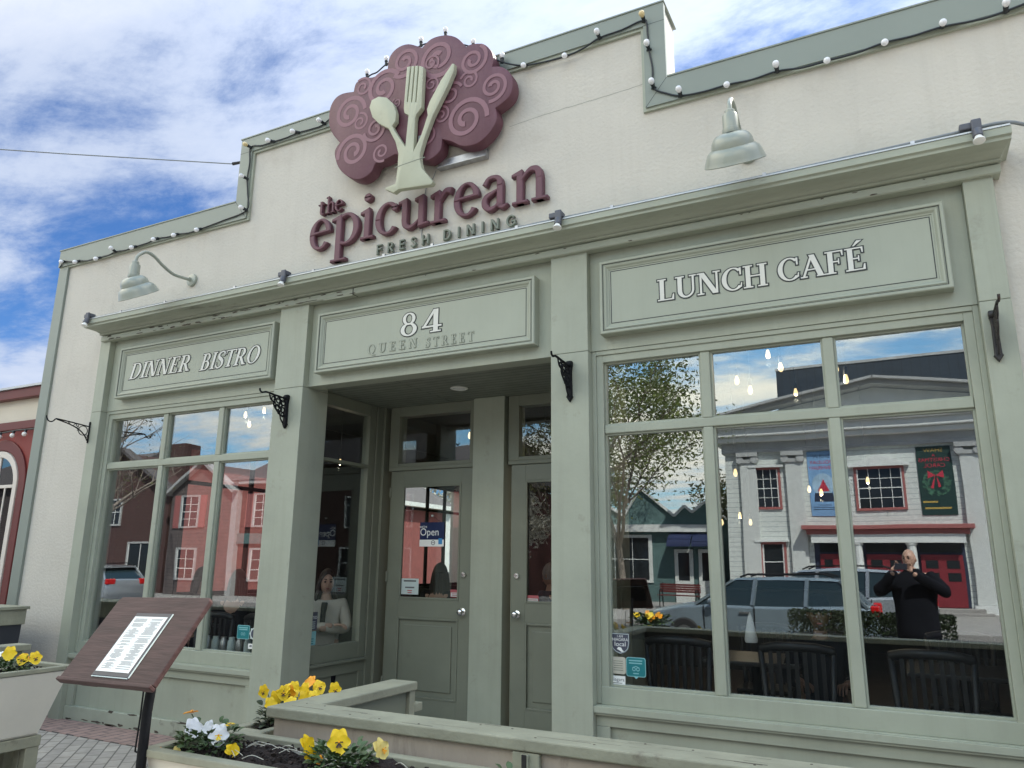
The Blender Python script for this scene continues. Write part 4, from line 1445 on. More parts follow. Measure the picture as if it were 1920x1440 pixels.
def bracket_cast(x, label, mname='iron'):
    """cast bracket: flat top arm with hook, filigree panel, ribbed back bar with pointed foot"""
    t = thing('hanging_bracket', label, 'bracket', (x, -.07, 3.0), 'iron hanging brackets')
    z0, q = 3.04, .76
    pt = lambda P: [(x, -.085 - u * q, z0 + v * q) for u, v in P]
    MB().tube(pt(catmull([(.0, .0), (.18, .012), (.33, .022), (.38, .012), (.41, .004), (.44, .02), (.445, .045)], 5)), [.010] * 5 + [.009] * 8 + [.008] * 18, 8).build('top_arm', mname, t, smooth=True)
    m = MB()
    for c, r, a, tu, d in (((.055, -.06), .042, 0, 1.4, 1), ((.135, -.045), .042, pi, 1.4, -1), ((.055, -.14), .042, pi / 2, 1.4, -1), ((.145, -.13), .040, 0, 1.5, 1),
                           ((.22, -.035), .040, pi / 2, 1.4, 1), ((.05, -.20), .032, pi, 1.3, 1), ((.10, -.095), .03, .5, 1.2, 1), ((.19, -.095), .026, 2, 1.3, -1), ((.115, -.185), .024, 1, 1.3, 1)):
        m.tube(pt(scroll(c, r, a, tu, d, k=.6)), .0062, 6)
    m.tube(pt(catmull([(.29, .012), (.26, -.05), (.21, -.075), (.20, -.12), (.15, -.17), (.10, -.205), (.075, -.26), (.03, -.31)], 4)), .0066, 6)
    m.build('scrollwork', mname, t, smooth=True)
    b_ = MB()
    b_.slab([(x + u * q, z0 + v * q) for u, v in ((-.026, -.30), (-.022, -.06), (-.030, .02), (.030, .02), (.022, -.06), (.026, -.30), (.034, -.315), (0, -.365), (-.034, -.315))], -.098, -.0705, .006)
    b_.build('back_bar', mname, t)
    MB().lathe([(.023, -.024), (.027, -.015), (.027, .015), (.023, .024)], Matrix.Translation((x, -.088, z0 + .015)) @ Matrix.Rotation(radians(90), 4, 'Y'), 16, cap=True).build('boss', mname, t, smooth=40)


bracket_light(-7.86, 'slim black iron scroll bracket with a hook on the far left pilaster')
bracket_cast(-4.985, 'black cast iron bracket on the pilaster left of the entrance')
bracket_cast(-2.135, 'black cast iron bracket on the pilaster right of the entrance')
bracket_cast(.615, 'rust streaked dark iron bracket on the right end pilaster', 'rust_iron')


# ================================================================== STICKERS AND NOTICES ON THE GLASS
def card(name, label, cat, x0, x1, z0, z1, y, m, shape=None, t=.0015, group=None):
    th = thing(name, label, cat, ((x0 + x1) / 2, y, z0), group)
    P = shape or [(x0, z0), (x1, z0), (x1, z1), (x0, z1)]
    MB().slab(P, y - t, y).build('card', m, th)
    return th


def rrect(x0, x1, z0, z1, r, n=4):
    P = []
    for cx, cz, a in ((x1 - r, z1 - r, 0), (x0 + r, z1 - r, 90), (x0 + r, z0 + r, 180), (x1 - r, z0 + r, 270)):
        for i in range(n + 1):
            P.append((cx + r * cos(radians(a + 90 * i / n)), cz + r * sin(radians(a + 90 * i / n))))
    return P


def txt(parent, s, x, z, size, y, m, sx=1.0, name='lettering', align='CENTER'):
    return sans(s, size, name, m, parent, face_front(x, y, z), sx=sx, align=align)


def lines(parent, x0, x1, z0, z1, n, y, m, h=.004, seed=1, name='small_print', ragged=.3, cols=1):
    r = random.Random(seed)
    b = MB()
    cw = (x1 - x0) / cols
    for c in range(cols):
        a0 = x0 + c * cw + .04 * cw
        for i in range(n):
            z = z1 - (i + .5) * (z1 - z0) / n
            w_ = cw * .9 * (1 - r.random() * ragged)
            s = (cw * .9 - w_) / 2
            b.quad((a0 + s, y, z - h / 2), (a0 + s + w_, y, z - h / 2), (a0 + s + w_, y, z + h / 2), (a0 + s, y, z + h / 2))
    return b.build(name, m, parent)


M['navy'] = mat('navy_print', (0.006, 0.016, 0.075), .4)
M['skyblue'] = mat('light_blue_print', (0.05, 0.27, 0.58), .4)
M['teal'] = mat('teal_print', (0.012, 0.17, 0.19), .4)
M['teal_light'] = mat('pale_teal_print', (0.22, 0.46, 0.48), .4)
M['slate'] = mat('slate_print', (0.065, 0.07, 0.10), .4)
M['pinkred'] = mat('faded_red_print', (0.42, 0.10, 0.11), .5)
M['beige'] = mat('beige_print', (0.50, 0.48, 0.40), .5)
M['notice'] = mat('notice_paper', (0.52, 0.60, 0.58), .5)

GY = .0735
t = card('window_sticker', 'dark shield sticker reading I AM NIAGARA local in the right shop window', 'sticker', -1.902, -1.765, .965, 1.105, GY, 'slate',
         [(-1.902, 1.105), (-1.902, 1.035), (-1.893, .998), (-1.870, .976), (-1.8335, .964), (-1.797, .976), (-1.774, .998), (-1.765, 1.035), (-1.765, 1.105)])
o = [(-1.898, 1.101), (-1.898, 1.035), (-1.889, 1.0), (-1.867, .980), (-1.8335, .968), (-1.800, .980), (-1.778, 1.0), (-1.769, 1.035), (-1.769, 1.101)]
m_ = MB()
m_.strip(o + [o[0]], inset(o, .004) + [inset(o, .004)[0]], FACE, GY - .002)
m_.build('border', 'notice', t)
txt(t, 'I AM', -1.8335, 1.082, .022, GY - .0022, 'paper')
txt(t, 'NIAGARA', -1.8335, 1.060, .029, GY - .0022, 'paper', .92)
txt(t, 'local', -1.8335, 1.030, .042, GY - .0022, 'paper', 1.1)
MB().slab([(-1.858, .998), (-1.846, 1.012), (-1.826, 1.008), (-1.818, .992), (-1.806, .984), (-1.822, .978), (-1.842, .990)], GY - .0024, GY - .002).build('emblem', 'paper', t)
t = card('window_sticker', 'faded beige sticker under the dark shield in the right shop window', 'sticker', -1.904, -1.796, .833, .945, GY, 'beige', rrect(-1.904, -1.796, .833, .945, .016))
lines(t, -1.89, -1.81, .85, .925, 5, GY - .002, 'grey_letter', .004, 4)
t = card('window_sticker', 'teal rounded sticker with a pale border and owl eyes emblem in the right shop window', 'sticker', -1.792, -1.652, .822, .949, GY - .002, 'teal_light', rrect(-1.792, -1.652, .822, .949, .016))
MB().slab(rrect(-1.787, -1.657, .827, .944, .013), GY - .0042, GY - .0036).build('field', 'teal', t)
lines(t, -1.782, -1.664, .902, .936, 2, GY - .0046, 'teal_light', .008, 5, ragged=.15)
e_ = MB()
for s in (-1, 1):
    e_.strip(*arc(-1.722 + s * .014, .872, .013, .013, 0, 360, .005, .005, 18), FACE, GY - .0047)
e_.strip([(-1.747, .884), (-1.722, .893)], [(-1.747, .880), (-1.722, .888)], FACE, GY - .0048)
e_.strip([(-1.722, .893), (-1.697, .884)], [(-1.722, .888), (-1.697, .880)], FACE, GY - .0049)
e_.build('emblem', 'teal_light', t)
lines(t, -1.745, -1.699, .838, .850, 1, GY - .0046, 'teal_light', .007, 6, ragged=.05)
MB().slab([(-1.737, .822), (-1.722, .808), (-1.707, .822)], GY - .0042, GY - .0022).build('pointer', 'teal_light', t)
t = card('window_sticker', 'white printed card tucked low in the corner of the right shop window', 'sticker', -1.918, -1.802, .762, .820, GY, 'paper')
txt(t, 'Niagara', -1.860, .796, .034, GY - .002, 'slate')
lines(t, -1.905, -1.815, .768, .778, 1, GY - .002, 'slate', .004, 7)
t = card('window_sticker', 'teal rounded sticker in the lower corner of the left shop window', 'sticker', -5.512, -5.360, .878, .998, GY, 'teal_light', rrect(-5.512, -5.360, .878, .998, .014))
MB().slab(rrect(-5.507, -5.365, .883, .993, .012), GY - .0022, GY - .0016).build('field', 'teal', t)
lines(t, -5.50, -5.372, .952, .985, 2, GY - .003, 'teal_light', .009, 8, ragged=.1)
e_ = MB()
for s in (-1, 1):
    e_.strip(*arc(-5.436 + s * .014, .922, .013, .013, 0, 360, .005, .005, 18), FACE, GY - .0032)
e_.build('emblem', 'teal_light', t)
t = card('window_sticker', 'small white label low in the left shop window beside the pilaster', 'sticker', -5.362, -5.300, .799, .843, GY, 'paper')
lines(t, -5.35, -5.312, .812, .832, 2, GY - .002, 'slate', .007, 9)
t = card('window_sticker', 'pale toothed ring decal beside the teal sticker in the left shop window', 'sticker', -5.350, -5.268, .88, .985, GY, 'notice',
         [p for i in range(24) for p in [(-5.300 + (.052 if i % 3 else .062) * cos(2 * pi * i / 24), .930 + (.052 if i % 3 else .062) * sin(2 * pi * i / 24))]])
MB().slab([(-5.300 + .040 * cos(2 * pi * i / 20), .930 + .040 * sin(2 * pi * i / 20)) for i in range(20)], GY - .002, GY - .0016).build('field', 'slate', t)

# door notices (door glass front at y 1.292)
DY = 1.2905
t = card('open_sign', 'navy and white sign reading Open hanging inside the left entrance door', 'sign', -4.368, -4.078, 1.728, 1.968, DY, 'navy')
txt(t, "we're", -4.328, 1.925, .040, DY - .0022, 'paper', align='CENTER')
txt(t, 'Open', -4.252, 1.868, .105, DY - .0022, 'paper', .95)
MB().slab([(-4.368, 1.728), (-4.078, 1.728), (-4.078, 1.795), (-4.368, 1.795)], DY - .0025, DY - .0017).build('white_band', 'paper', t)
MB().slab([(-4.142, 1.750), (-4.098, 1.750), (-4.098, 1.808), (-4.142, 1.808)], DY - .0035, DY - .0027).build('blue_mark', 'skyblue', t)
m_ = MB()
m_.strip(*arc(-4.205, 1.765, .024, .024, 0, 360, .006, .006, 18), FACE, DY - .003)
m_.strip([(-4.220, 1.762), (-4.190, 1.762)], [(-4.220, 1.768), (-4.190, 1.768)], FACE, DY - .0032)
m_.build('emblem', 'slate', t)
MB().tube([(-4.33, DY - .001, 1.968), (-4.223, DY, 2.03), (-4.12, DY - .001, 1.968)], .002, 5).build('hanging_cord', 'cable', t)
MB().ball((-4.223, DY - .004, 2.033), .012, 10, 6).build('suction_hook', 'notice', t, smooth=True)
t = card('notice', 'pale paper notice low on the left entrance door glass', 'notice', -4.568, -4.362, 1.258, 1.412, DY, 'notice')
lines(t, -4.55, -4.38, 1.375, 1.402, 1, DY - .002, 'ink', .016, 11, ragged=.05)
lines(t, -4.53, -4.40, 1.31, 1.34, 1, DY - .002, 'ink', .014, 12, ragged=.1)
lines(t, -4.50, -4.43, 1.265, 1.305, 2, DY - .002, 'pinkred', .010, 13)
for xa, xb, za, zb, lab in ((-3.985, -3.890, 1.245, 1.316, 'small red and white notice on the left entrance door beside the handle'), (-3.160, -3.035, 1.212, 1.285, 'small red and white notice on the right entrance door')):
    t = card('notice', lab, 'notice', xa, xb, za, zb, DY, 'pinkred')
    MB().slab([(xa + .006, za + .006), (xb - .006, za + .006), (xb - .006, zb - .028), (xa + .006, zb - .028)], DY - .0024, DY - .0016).build('white_field', 'notice', t)
    lines(t, xa + .015, xb - .01, za + .01, zb - .032, 2, DY - .003, 'pinkred', .007, 14, ragged=.15)
# side window stickers (seen obliquely, on the flank glass)
SX = -4.912
t = thing('window_sticker', 'dark notice reading INSPECTED in the side window of the entrance', 'sticker', (SX, .36, .94))
fs2 = Matrix(((0, 0, 1, SX + .0022), (1, 0, 0, .37), (0, 1, 0, 1.065), (0, 0, 0, 1)))
MB().box(SX, SX + .0018, .28, .455, .955, 1.115).build('card', 'slate', t)
sans('INSPECTED', .036, 'lettering', 'paper', t, fs2, sx=.9)
b_ = MB()
for i in range(4):
    b_.box(SX + .0019, SX + .0021, .30, .43, 1.025 - i * .018, 1.031 - i * .018)
b_.build('small_print', 'notice', t)
t = thing('window_sticker', 'turquoise sticker at the foot of the side window of the entrance', 'sticker', (SX, .36, .82))
MB().box(SX, SX + .0018, .285, .45, .822, .945).build('card', 'teal_light', t)
b_ = MB()
for i in range(3):
    b_.box(SX + .0019, SX + .0022, .31, .42, .875 - i * .02, .883 - i * .02)
b_.build('small_print', 'teal', t)

# ================================================================== FOREGROUND PATIO
pw = thing('patio_wall', 'low beige rendered patio wall with a worn sage timber cap in front of the doors', 'wall', (-1, -2.45, 0))
MB().box(-2.545, 3.6, -2.505, -2.415, -.02, .908).build('wall', 'render', pw)
q = MB()
q.box(-2.545, -2.455, -2.4145, -1.66, -.02, .908)
q.build('return_wall', 'render', pw)
li = MB()
li.box(-2.4545, 3.6, -2.4145, -2.392, -.02, .9075)
li2 = MB()
li2.box(-2.4545, -2.432, -2.391, -1.66, -.02, .9075)
li2.build('return_lining', 'olive2', pw)
li.build('lining_boards', 'lining', pw)
c = MB()
c.box(-2.57, 3.6, -2.535, -2.365, .9085, .952)
c.box(-2.57, -2.40, -2.3645, -1.60, .9085, .9515)
c.build('timber_cap', 'sage_wood', pw, bevel=0.006)
e = MB()
e.box(-2.56, -2.41, -1.655, -1.605, -.02, .908)
e.box(-2.56, -2.41, -1.6045, -1.53, .795, .838)
e.build('end_post', 'sage_wood', pw, bevel=0.005)
b = MB()
b.box(-1.355, -1.245, -2.53, -2.506, .40, .905)
b.box(-1.315, -1.285, -2.541, -2.5305, .38, .90)
b.build('joint_batten', 'sage_wood', pw, bevel=0.004)
b = MB()
for x, z in ((-1.30, .87), (-1.30, .70)):
    b.box(-1.309, -1.291, -2.546, -2.5415, z - .03, z + .03)
b.build('rusty_bolt', 'rust_iron', pw)


nh = MB()
nr = random.Random(23)
for i in range(34):
    x = -2.5 + i * .18 + nr.uniform(-.04, .04)
    y = nr.choice((-2.50, -2.40)) + nr.uniform(-.01, .01)
    nh.lathe([(.0005, .9532), (.0045, .9530), (.005, .9515)], Matrix.Translation((x, y, 0)), 8)
for i in range(26):
    x = nr.uniform(-2.5, 1.0)
    y = nr.uniform(-2.52, -2.38)
    L_ = nr.uniform(.04, .22)
    nh.quad((x, y, .9524), (x + L_, y + nr.uniform(-.006, .006), .9524), (x + L_, y + .0016, .9524), (x, y + .0022, .9524))
for i in range(10):
    z = nr.uniform(.55, .90)
    x = nr.uniform(-2.5, .6)
    nh.quad((x, -2.5056, z), (x + .003, -2.5056, z), (x + .006 + nr.uniform(-.01, .01), -2.5056, z - nr.uniform(.05, .3)), (x + .003, -2.5056, z - .05))
nh.build('nails_and_cracks', 'bare', pw)['kind'] = 'stuff'


def trough(name_label, x0, x1, y0, y1, rim_z, h, taper, ends='both', extra=None):
    t = thing('planter_box', name_label, 'planter', ((x0 + x1) / 2, (y0 + y1) / 2, 0), 'timber planter boxes')
    zb = rim_z - h
    zt = rim_z - .03
    tp = taper
    s = MB()
    o0 = [(x0 + .025, y0 + .025, zt), (x1 - .025, y0 + .025, zt), (x1 - .025, y1 - .025, zt), (x0 + .025, y1 - .025, zt)]
    o1 = [(x0 + .025 + tp, y0 + .025 + tp, zb), (x1 - .025 - tp, y0 + .025 + tp, zb), (x1 - .025 - tp, y1 - .025 - tp, zb), (x0 + .025 + tp, y1 - .025 - tp, zb)]
    for i in range(4):
        j = (i + 1) % 4
        s.quad(o0[i], o0[j], o1[j], o1[i])
    s.quad(*o1)
    so = s.build('side_panel', 'cream', t)
    sm = so.modifiers.new('thickness', 'SOLIDIFY')
    sm.thickness = .018
    r = MB()
    w_ = .052
    r.box(x0, x1, y0, y0 + w_, zt, rim_z)
    r.box(x0, x1, y1 - w_, y1, zt, rim_z)
    r.box(x0, x0 + w_, y0 + w_ + .001, y1 - w_ - .001, zt, rim_z - .001)
    r.box(x1 - w_, x1, y0 + w_ + .001, y1 - w_ - .001, zt, rim_z - .001)
    r.build('rim', 'sage_wood', t, bevel=0.005)
    bb = MB()
    bb.box(x0 + tp, x1 - tp, y0 + tp, y1 - tp, zb - .09, zb - .021)
    bb.build('base_frame', 'sage_wood', t, bevel=0.005)
    for lx in (x0 + tp + .07, x1 - tp - .07):
        for ly in (y0 + tp + .05, y1 - tp - .05):
            g = MB()
            g.box(lx - .065, lx - .006, ly - .045, ly + .045, -.01, zb - .091)
            g.box(lx + .006, lx + .065, ly - .045, ly + .045, -.01, zb - .091)
            g.build('leg', 'sage_wood', t, bevel=0.004)
    return t


def soil(t, x0, x1, y0, y1, z, seed):
    r = random.Random(seed)
    nx, ny = max(4, int((x1 - x0) / .022)), max(4, int((y1 - y0) / .022))
    vs, fs = [], []
    for i in range(nx + 1):
        for j in range(ny + 1):
            edge = min(i, nx - i, j, ny - j)
            X, Y = x0 + (x1 - x0) * i / nx, y0 + (y1 - y0) * j / ny
            hgt = (.022 * sin(X * 9 + seed) * cos(Y * 13) + .018 * sin(X * 23) + r.uniform(-.012, .016)) if edge else 0
            vs.append((X, Y, z + hgt))
    for i in range(nx):
        for j in range(ny):
            a = i * (ny + 1) + j
            fs.append((a, a + ny + 1, a + ny + 2, a + 1))
    mb = MB()
    mb.add(vs, fs)
    for k in range(int((x1 - x0) * (y1 - y0) * 900)):
        X, Y = r.uniform(x0 + .02, x1 - .02), r.uniform(y0 + .02, y1 - .02)
        s = r.uniform(.004, .011)
        mb.mbox(Matrix.Translation((X, Y, z + .03 + r.uniform(-.02, .012))) @ Matrix.Rotation(r.uniform(0, 3), 4, 'X') @ Matrix.Rotation(r.uniform(0, 3), 4, 'Z'), s * 1.7, s, s * .8)
    o = mb.build('soil', 'soil', t)
    tw = MB()
    for k in range(int((x1 - x0) * 14)):
        X, Y = r.uniform(x0 + .03, x1 - .1), r.uniform(y0 + .03, y1 - .03)
        a = r.uniform(-.6, .6)
        tw.tube(catmull([(X, Y, z + .03), (X + .04 * cos(a), Y + .04 * sin(a), z + .045), (X + .09 * cos(a), Y + .09 * sin(a), z + .032)], 3), .0016, 4)
    tw.build('dry_twig', 'beige', t)
    return o


f1 = trough('long cream planter box with a sage rim and dark soil along the patio wall', -2.80, 1.6, -2.985, -2.55, .845, .42, .07)
soil(f1, -2.745, 1.54, -2.93, -2.605, .80, 2)
f2 = trough('short cream planter box of yellow pansies along the side of the patio wall', -2.80, -2.58, -2.5495, -1.72, .8445, .42, .03)
soil(f2, -2.745, -2.635, -2.49, -1.78, .80, 5)
f3 = trough('cream planter box with a sage rim on split legs at the left edge', -5.88, -5.31, -3.60, -1.60, .845, .43, .10)
soil(f3, -5.825, -5.365, -3.54, -1.66, .79, 7)

lw_ = thing('patio_wall', 'low patio wall end with a sage timber cap behind the left planter box', 'wall', (-5.95, -2.4, 0))
MB().box(-6.00, -5.905, -3.6, -1.62, -.02, .905).build('wall', 'olive2', lw_)
MB().box(-6.04, -5.886, -3.62, -1.57, .9055, .95).build('timber_cap', 'sage_wood', lw_, bevel=0.005)

nbp = thing('planter_box', 'dark charcoal planter with a wide sage rim by the corner of the stucco wall', 'planter', (-9.0, -.6, 0))
q = MB()
q.box(-10.2, -7.915, -.80, -.42, .93, 1.075)
q.box(-10.22, -7.895, -.82, -.40, 1.0755, 1.105)
q.build('rim', 'sage_wood', nbp, bevel=0.004)
MB().slab([(-10.15, .0), (-7.99, .0), (-7.935, .929), (-10.18, .929)], -.78, -.44).build('box', 'clip', nbp)

# ---- menu stand
BO = Vector((-3.159, -3.117, 1.102))
yw, tl, rl = -0.062, 0.922, 0.031
e_ = Vector((cos(yw), sin(yw), 0)); n_ = Vector((-sin(yw), cos(yw), 0)); f_ = n_ * cos(tl) + Vector((0, 0, 1)) * sin(tl)
E2 = e_ * cos(rl) + f_ * sin(rl); F2 = f_ * cos(rl) - e_ * sin(rl); N2 = E2.cross(F2)
BM = Matrix((E2, F2, N2)).transposed().to_4x4()
BM.translation = BO
ms = thing('menu_stand', 'dark stained wooden menu stand on a black iron post by the left planter', 'menu stand', (-2.76, -3.0, 0))


def bbox_(mb, x0, x1, y0, y1, z0, z1):
    return mb.mbox(BM @ Matrix.Translation(((x0 + x1) / 2, (y0 + y1) / 2, (z0 + z1) / 2)), x1 - x0, y1 - y0, z1 - z0)


r_ = .014
bd = MB()
cn = [(0, 0), (.6, 0), (.6, .389 - r_), (.6 - r_, .389), (r_, .389), (0, .389 - r_)]
vs = [tuple(BM @ Vector((x, y, z))) for z in (0, -.022) for x, y in cn]
bd.add(vs, [tuple(range(6)), tuple(range(6, 12))] + [(i, (i + 1) % 6, (i + 1) % 6 + 6, i + 6) for i in range(6)])
bd.build('board', 'wood', ms, bevel=0.003)
lp = MB()
bbox_(lp, .0, .6, -.016, -.0005, -.022, .010)
bbox_(lp, .13, .235, -.012, -.001, -.034, -.0225)
bbox_(lp, .52, .58, -.012, -.001, -.034, -.0225)
lp.build('ledge', 'wood', ms, bevel=0.003)
br = MB()
bbox_(br, .25, .55, .10, .30, -.040, -.0225)
br.build('back_plate', 'iron', ms)
pc = BM @ Vector((.425, .16, -.04))
px_, py_ = -2.765, -2.99
po = MB()
po.tube([(px_, py_, .03), (px_, py_, .98), (px_ + .01, py_ + .01, pc.z - .02)], .019, 14)
po.build('post', 'iron', ms, smooth=40)
MB().lathe([(.019, 0), (.030, .004), (.030, .03), (.024, .036), (.024, .075), (.030, .08), (.030, .105), (.020, .112)], Matrix.Translation((px_, py_, .66)), 16).build('collar', 'iron', ms, smooth=40)
MB().lathe([(.20, 0), (.20, .015), (.185, .022), (.05, .030), (.03, .06), (.0195, .064)], Matrix.Translation((px_, py_, -.004)), 32).build('foot', 'iron', ms, smooth=40)
MB().tube(catmull([(px_ - .06, py_ + .02, 1.06), (px_ - .062, py_ + .02, .95), (px_ - .066, py_ + .018, .84), (px_ - .062, py_ + .018, .825), (px_ - .045, py_ + .018, .826)], 4), .0035, 6).build('hook_rod', 'iron', ms)
mn = thing('menu_card', 'printed white menu sheet in a charcoal holder lying on the menu stand', 'menu', tuple(BM @ Vector((.32, .16, .002))))
h_ = MB()
bbox_(h_, .205, .436, .018, .305, .0012, .006)
h_.build('holder', 'clip', mn, bevel=0.002)
s_ = MB()
bbox_(s_, .213, .424, .036, .287, .0062, .0075)
s_.build('sheet', 'paper', mn)
ed = MB()
bbox_(ed, .4365, .440, .018, .305, .0005, .0045)
bbox_(ed, .205, .436, .0135, .0175, .0005, .0045)
ed.build('clear_edge', 'notice', mn)
pr_ = MB()
rr = random.Random(5)
for col_ in (0, 1):
    yv = .276
    cxm = .268 + col_ * .102
    while yv > .045:
        wd = rr.uniform(.022, .040) if rr.random() < .25 else rr.uniform(.055, .086)
        bbox_(pr_, cxm - wd / 2, cxm + wd / 2, yv - .0008, yv + .0008, .0076, .0079)
        yv -= rr.choice((.0045, .0045, .0045, .009))
pr_.build('printed_lines', 'ink', mn)
"""the sheet shows only rows of unreadable small print in the photograph"""


# ---- pansies
def petal(mb, m, ang, r, wd, droop, rr, n=6):
    """one rounded petal from the centre outwards in the flower's own plane"""
    vs = []
    rows = 5
    for i in range(rows + 1):
        t = i / rows
        w_ = wd * sin(pi * (0.10 + 0.80 * t ** .8)) ** .7
        for j in range(-2, 3):
            a = j / 2
            l = r * t * (1 - .13 * a * a)
            x = a * w_
            zz = droop * t * t + .10 * r * (a * a) * t + rr.uniform(-.02, .02) * r
            v = Vector((x * cos(ang) - l * sin(ang), x * sin(ang) + l * cos(ang), zz))
            vs.append(tuple(m @ v))
    fs = []
    for i in range(rows):
        for j in range(4):
            fs.append((i * 5 + j, i * 5 + j + 1, i * 5 + 6 + j, i * 5 + 5 + j))
    mb.add(vs, fs)


def blossom(parent, p, face, r, petal_m, seed, throat=True, roll=0.0):
    rr = random.Random(seed)
    z = Vector(face).normalized()
    up = Vector((0, 0, 1))
    x = up.cross(z).normalized()
    y = z.cross(x)
    m = Matrix((x, y, z)).transposed().to_4x4() @ Matrix.Rotation(roll, 4, 'Z')
    m.translation = Vector(p)
    mb = MB()
    lay = lambda k: m @ Matrix.Translation((0, 0, k))
    petal(mb, lay(-.004), radians(22), r, r * .52, -.18 * r, rr)
    petal(mb, lay(-.004), radians(-24), r, r * .52, -.20 * r, rr)
    petal(mb, lay(0), radians(95), r * .92, r * .50, .05 * r, rr)
    petal(mb, lay(0), radians(-95), r * .92, r * .50, .05 * r, rr)
    petal(mb, lay(.004), radians(180), r * .98, r * .66, .02 * r, rr)
    fl = mb.build('flower', petal_m, parent, smooth=True)
    if throat:
        tb = MB()
        for a in (150, 168, 192, 210, 95, -95):
            ar = radians(a)
            l = r * (.42 if 140 < a < 220 else .30)
            c0, c1 = Vector((0, 0, .010)), Vector((-l * sin(ar), l * cos(ar), .012 + .06 * r))
            sd = Vector((cos(ar), sin(ar), 0)) * r * .05
            tb.quad(m @ (c0 - sd * .5), m @ (c1 - sd), m @ (c1 + sd), m @ (c0 + sd * .5))
        tb.build('throat', 'throat' if throat is True else throat, fl)
        MB().ball(m @ Vector((0, 0, .010)), r * .085, 8, 6).build('eye', 'orange' if petal_m != 'orange' else 'yellow', fl, smooth=True)
    return fl


def foliage(parent, c, rad, h, n, seed, m='leaf', leaf=(.025, .0115)):
    n = int(n * 1.7)
    rr = random.Random(seed)
    mb = MB()
    for i in range(n):
        a = rr.uniform(0, 2 * pi)
        d = rad * sqrt(rr.random())
        zz = rr.uniform(0, 1)
        base = Vector((c[0] + d * .5 * cos(a), c[1] + d * .5 * sin(a), c[2] + h * zz * .6))
        out = Vector((cos(a) * rr.uniform(.5, 1), sin(a) * rr.uniform(.5, 1), rr.uniform(-.15, .9))).normalized()
        L_, w_ = leaf[0] * rr.uniform(.7, 1.5), leaf[1] * rr.uniform(.7, 1.4)
        base = base + out * d * .5
        side = out.cross(Vector((rr.uniform(-.3, .3), rr.uniform(-.3, .3), 1))).normalized()
        nn = side.cross(out)
        vs = []
        for t, w2, sag in ((0, .25, 0), (.3, .9, .02), (.6, 1.0, .0), (.85, .6, -.08), (1.0, .08, -.16)):
            p = base + out * L_ * t + nn * (L_ * sag)
            vs += [tuple(p - side * w_ * w2 + nn * w_ * .25 * w2), tuple(p), tuple(p + side * w_ * w2 + nn * w_ * .25 * w2)]
        fs = []
        for k_ in range(4):
            fs += [(k_ * 3, k_ * 3 + 1, k_ * 3 + 4, k_ * 3 + 3), (k_ * 3 + 1, k_ * 3 + 2, k_ * 3 + 5, k_ * 3 + 4)]
        mb.add(vs, fs)
    return mb.build('leaves', m, parent, smooth=True)


def pansy(label, c, rad, h, nleaf, flowers, seed, m='leaf'):
    t = thing('pansy_plant', label, 'flowers', c, 'pansies in the planter boxes')
    foliage(t, c, rad, h, nleaf, seed, m)
    st = MB()
    for i, (p, face, r, pm, th, rl_) in enumerate(flowers):
        rr = random.Random(seed + i)
        b0 = Vector((c[0] + (p[0] - c[0]) * .4, c[1] + (p[1] - c[1]) * .4, c[2]))
        pe = Vector(p) - Vector(face).normalized() * .012
        st.tube(catmull([b0, (b0 + pe) / 2 + Vector((rr.uniform(-.01, .01), rr.uniform(-.01, .01), .02)), pe + Vector((0, 0, .006)) - Vector(face).normalized() * .01, pe], 4), .0022, 5)
    st.build('stems', 'stem', t, smooth=True)
    for i, (p, face, r, pm, th, rl_) in enumerate(flowers):
        blossom(t, p, face, r, pm, seed * 10 + i, th, rl_)
    return t


CF = Vector((2.4, -2.6, .55)).normalized()      # roughly towards the street
pansy('white pansies with a yellow eye at the left end of the long planter box', (-2.62, -2.80, .81), .13, .10, 130,
      [((-2.675, -2.83, .905), (1.0, -.35, .25), .042, 'whitep', None, .1), ((-2.625, -2.80, .908), (.2, -1, .4), .030, 'whitep', None, .4), ((-2.528, -2.83, .892), CF, .045, 'whitep', 'yellow', 0.05),
       ((-2.735, -2.80, .955), (-.3, -.3, 1.0), .030, 'orange', None, .2), ((-2.50, -2.80, .930), (.1, .3, 1), .024, 'yellow', None, .2), ((-2.68, -2.90, .83), (.5, -1, .1), .020, 'pale', None, .3),
       ((-2.445, -2.83, .846), (1, -.2, .2), .030, 'yellow', None, 1.2), ((-2.75, -2.93, .832), (0, -1, .3), .013, 'orange', None, .0)], 21)
pansy('yellow pansies with dark centres in the middle of the long planter box', (-1.96, -2.75, .81), .13, .085, 130,
      [((-1.958, -2.78, .918), CF, .049, 'yellow', True, .04), ((-2.115, -2.77, .890), (1.0, .05, .2), .040, 'yellow', None, .5), ((-2.098, -2.77, .858), (.9, -.3, -.1), .032, 'yellow', True, .2),
       ((-1.776, -2.76, .910), (1.0, -.15, .1), .040, 'pale', 'orange', .5), ((-2.03, -2.80, .852), (.2, -1, .3), .018, 'orange', None, .5)], 33)
pansy('small leafy pansy by the batten of the patio wall', (-1.235, -2.74, .82), .06, .09, 36, [((-1.30, -2.78, .868), (0, -1, .3), .016, 'yellow', None, .1)], 44)
fl = []
rr = random.Random(12)
for i in range(17):
    x = -2.80 + .27 * rr.random()
    y = -2.42 + .36 * rr.random()
    z = .915 + .06 * rr.random() + .05 * (y + 2.42)
    fl.append(((x, y, z), (CF + Vector((rr.uniform(-.8, .8), rr.uniform(-.6, .4), rr.uniform(-.3, .5)))).normalized(), rr.uniform(.032, .042), 'yellow' if rr.random() < .9 else 'orange', None if rr.random() < .7 else True, rr.uniform(-.4, .4)))
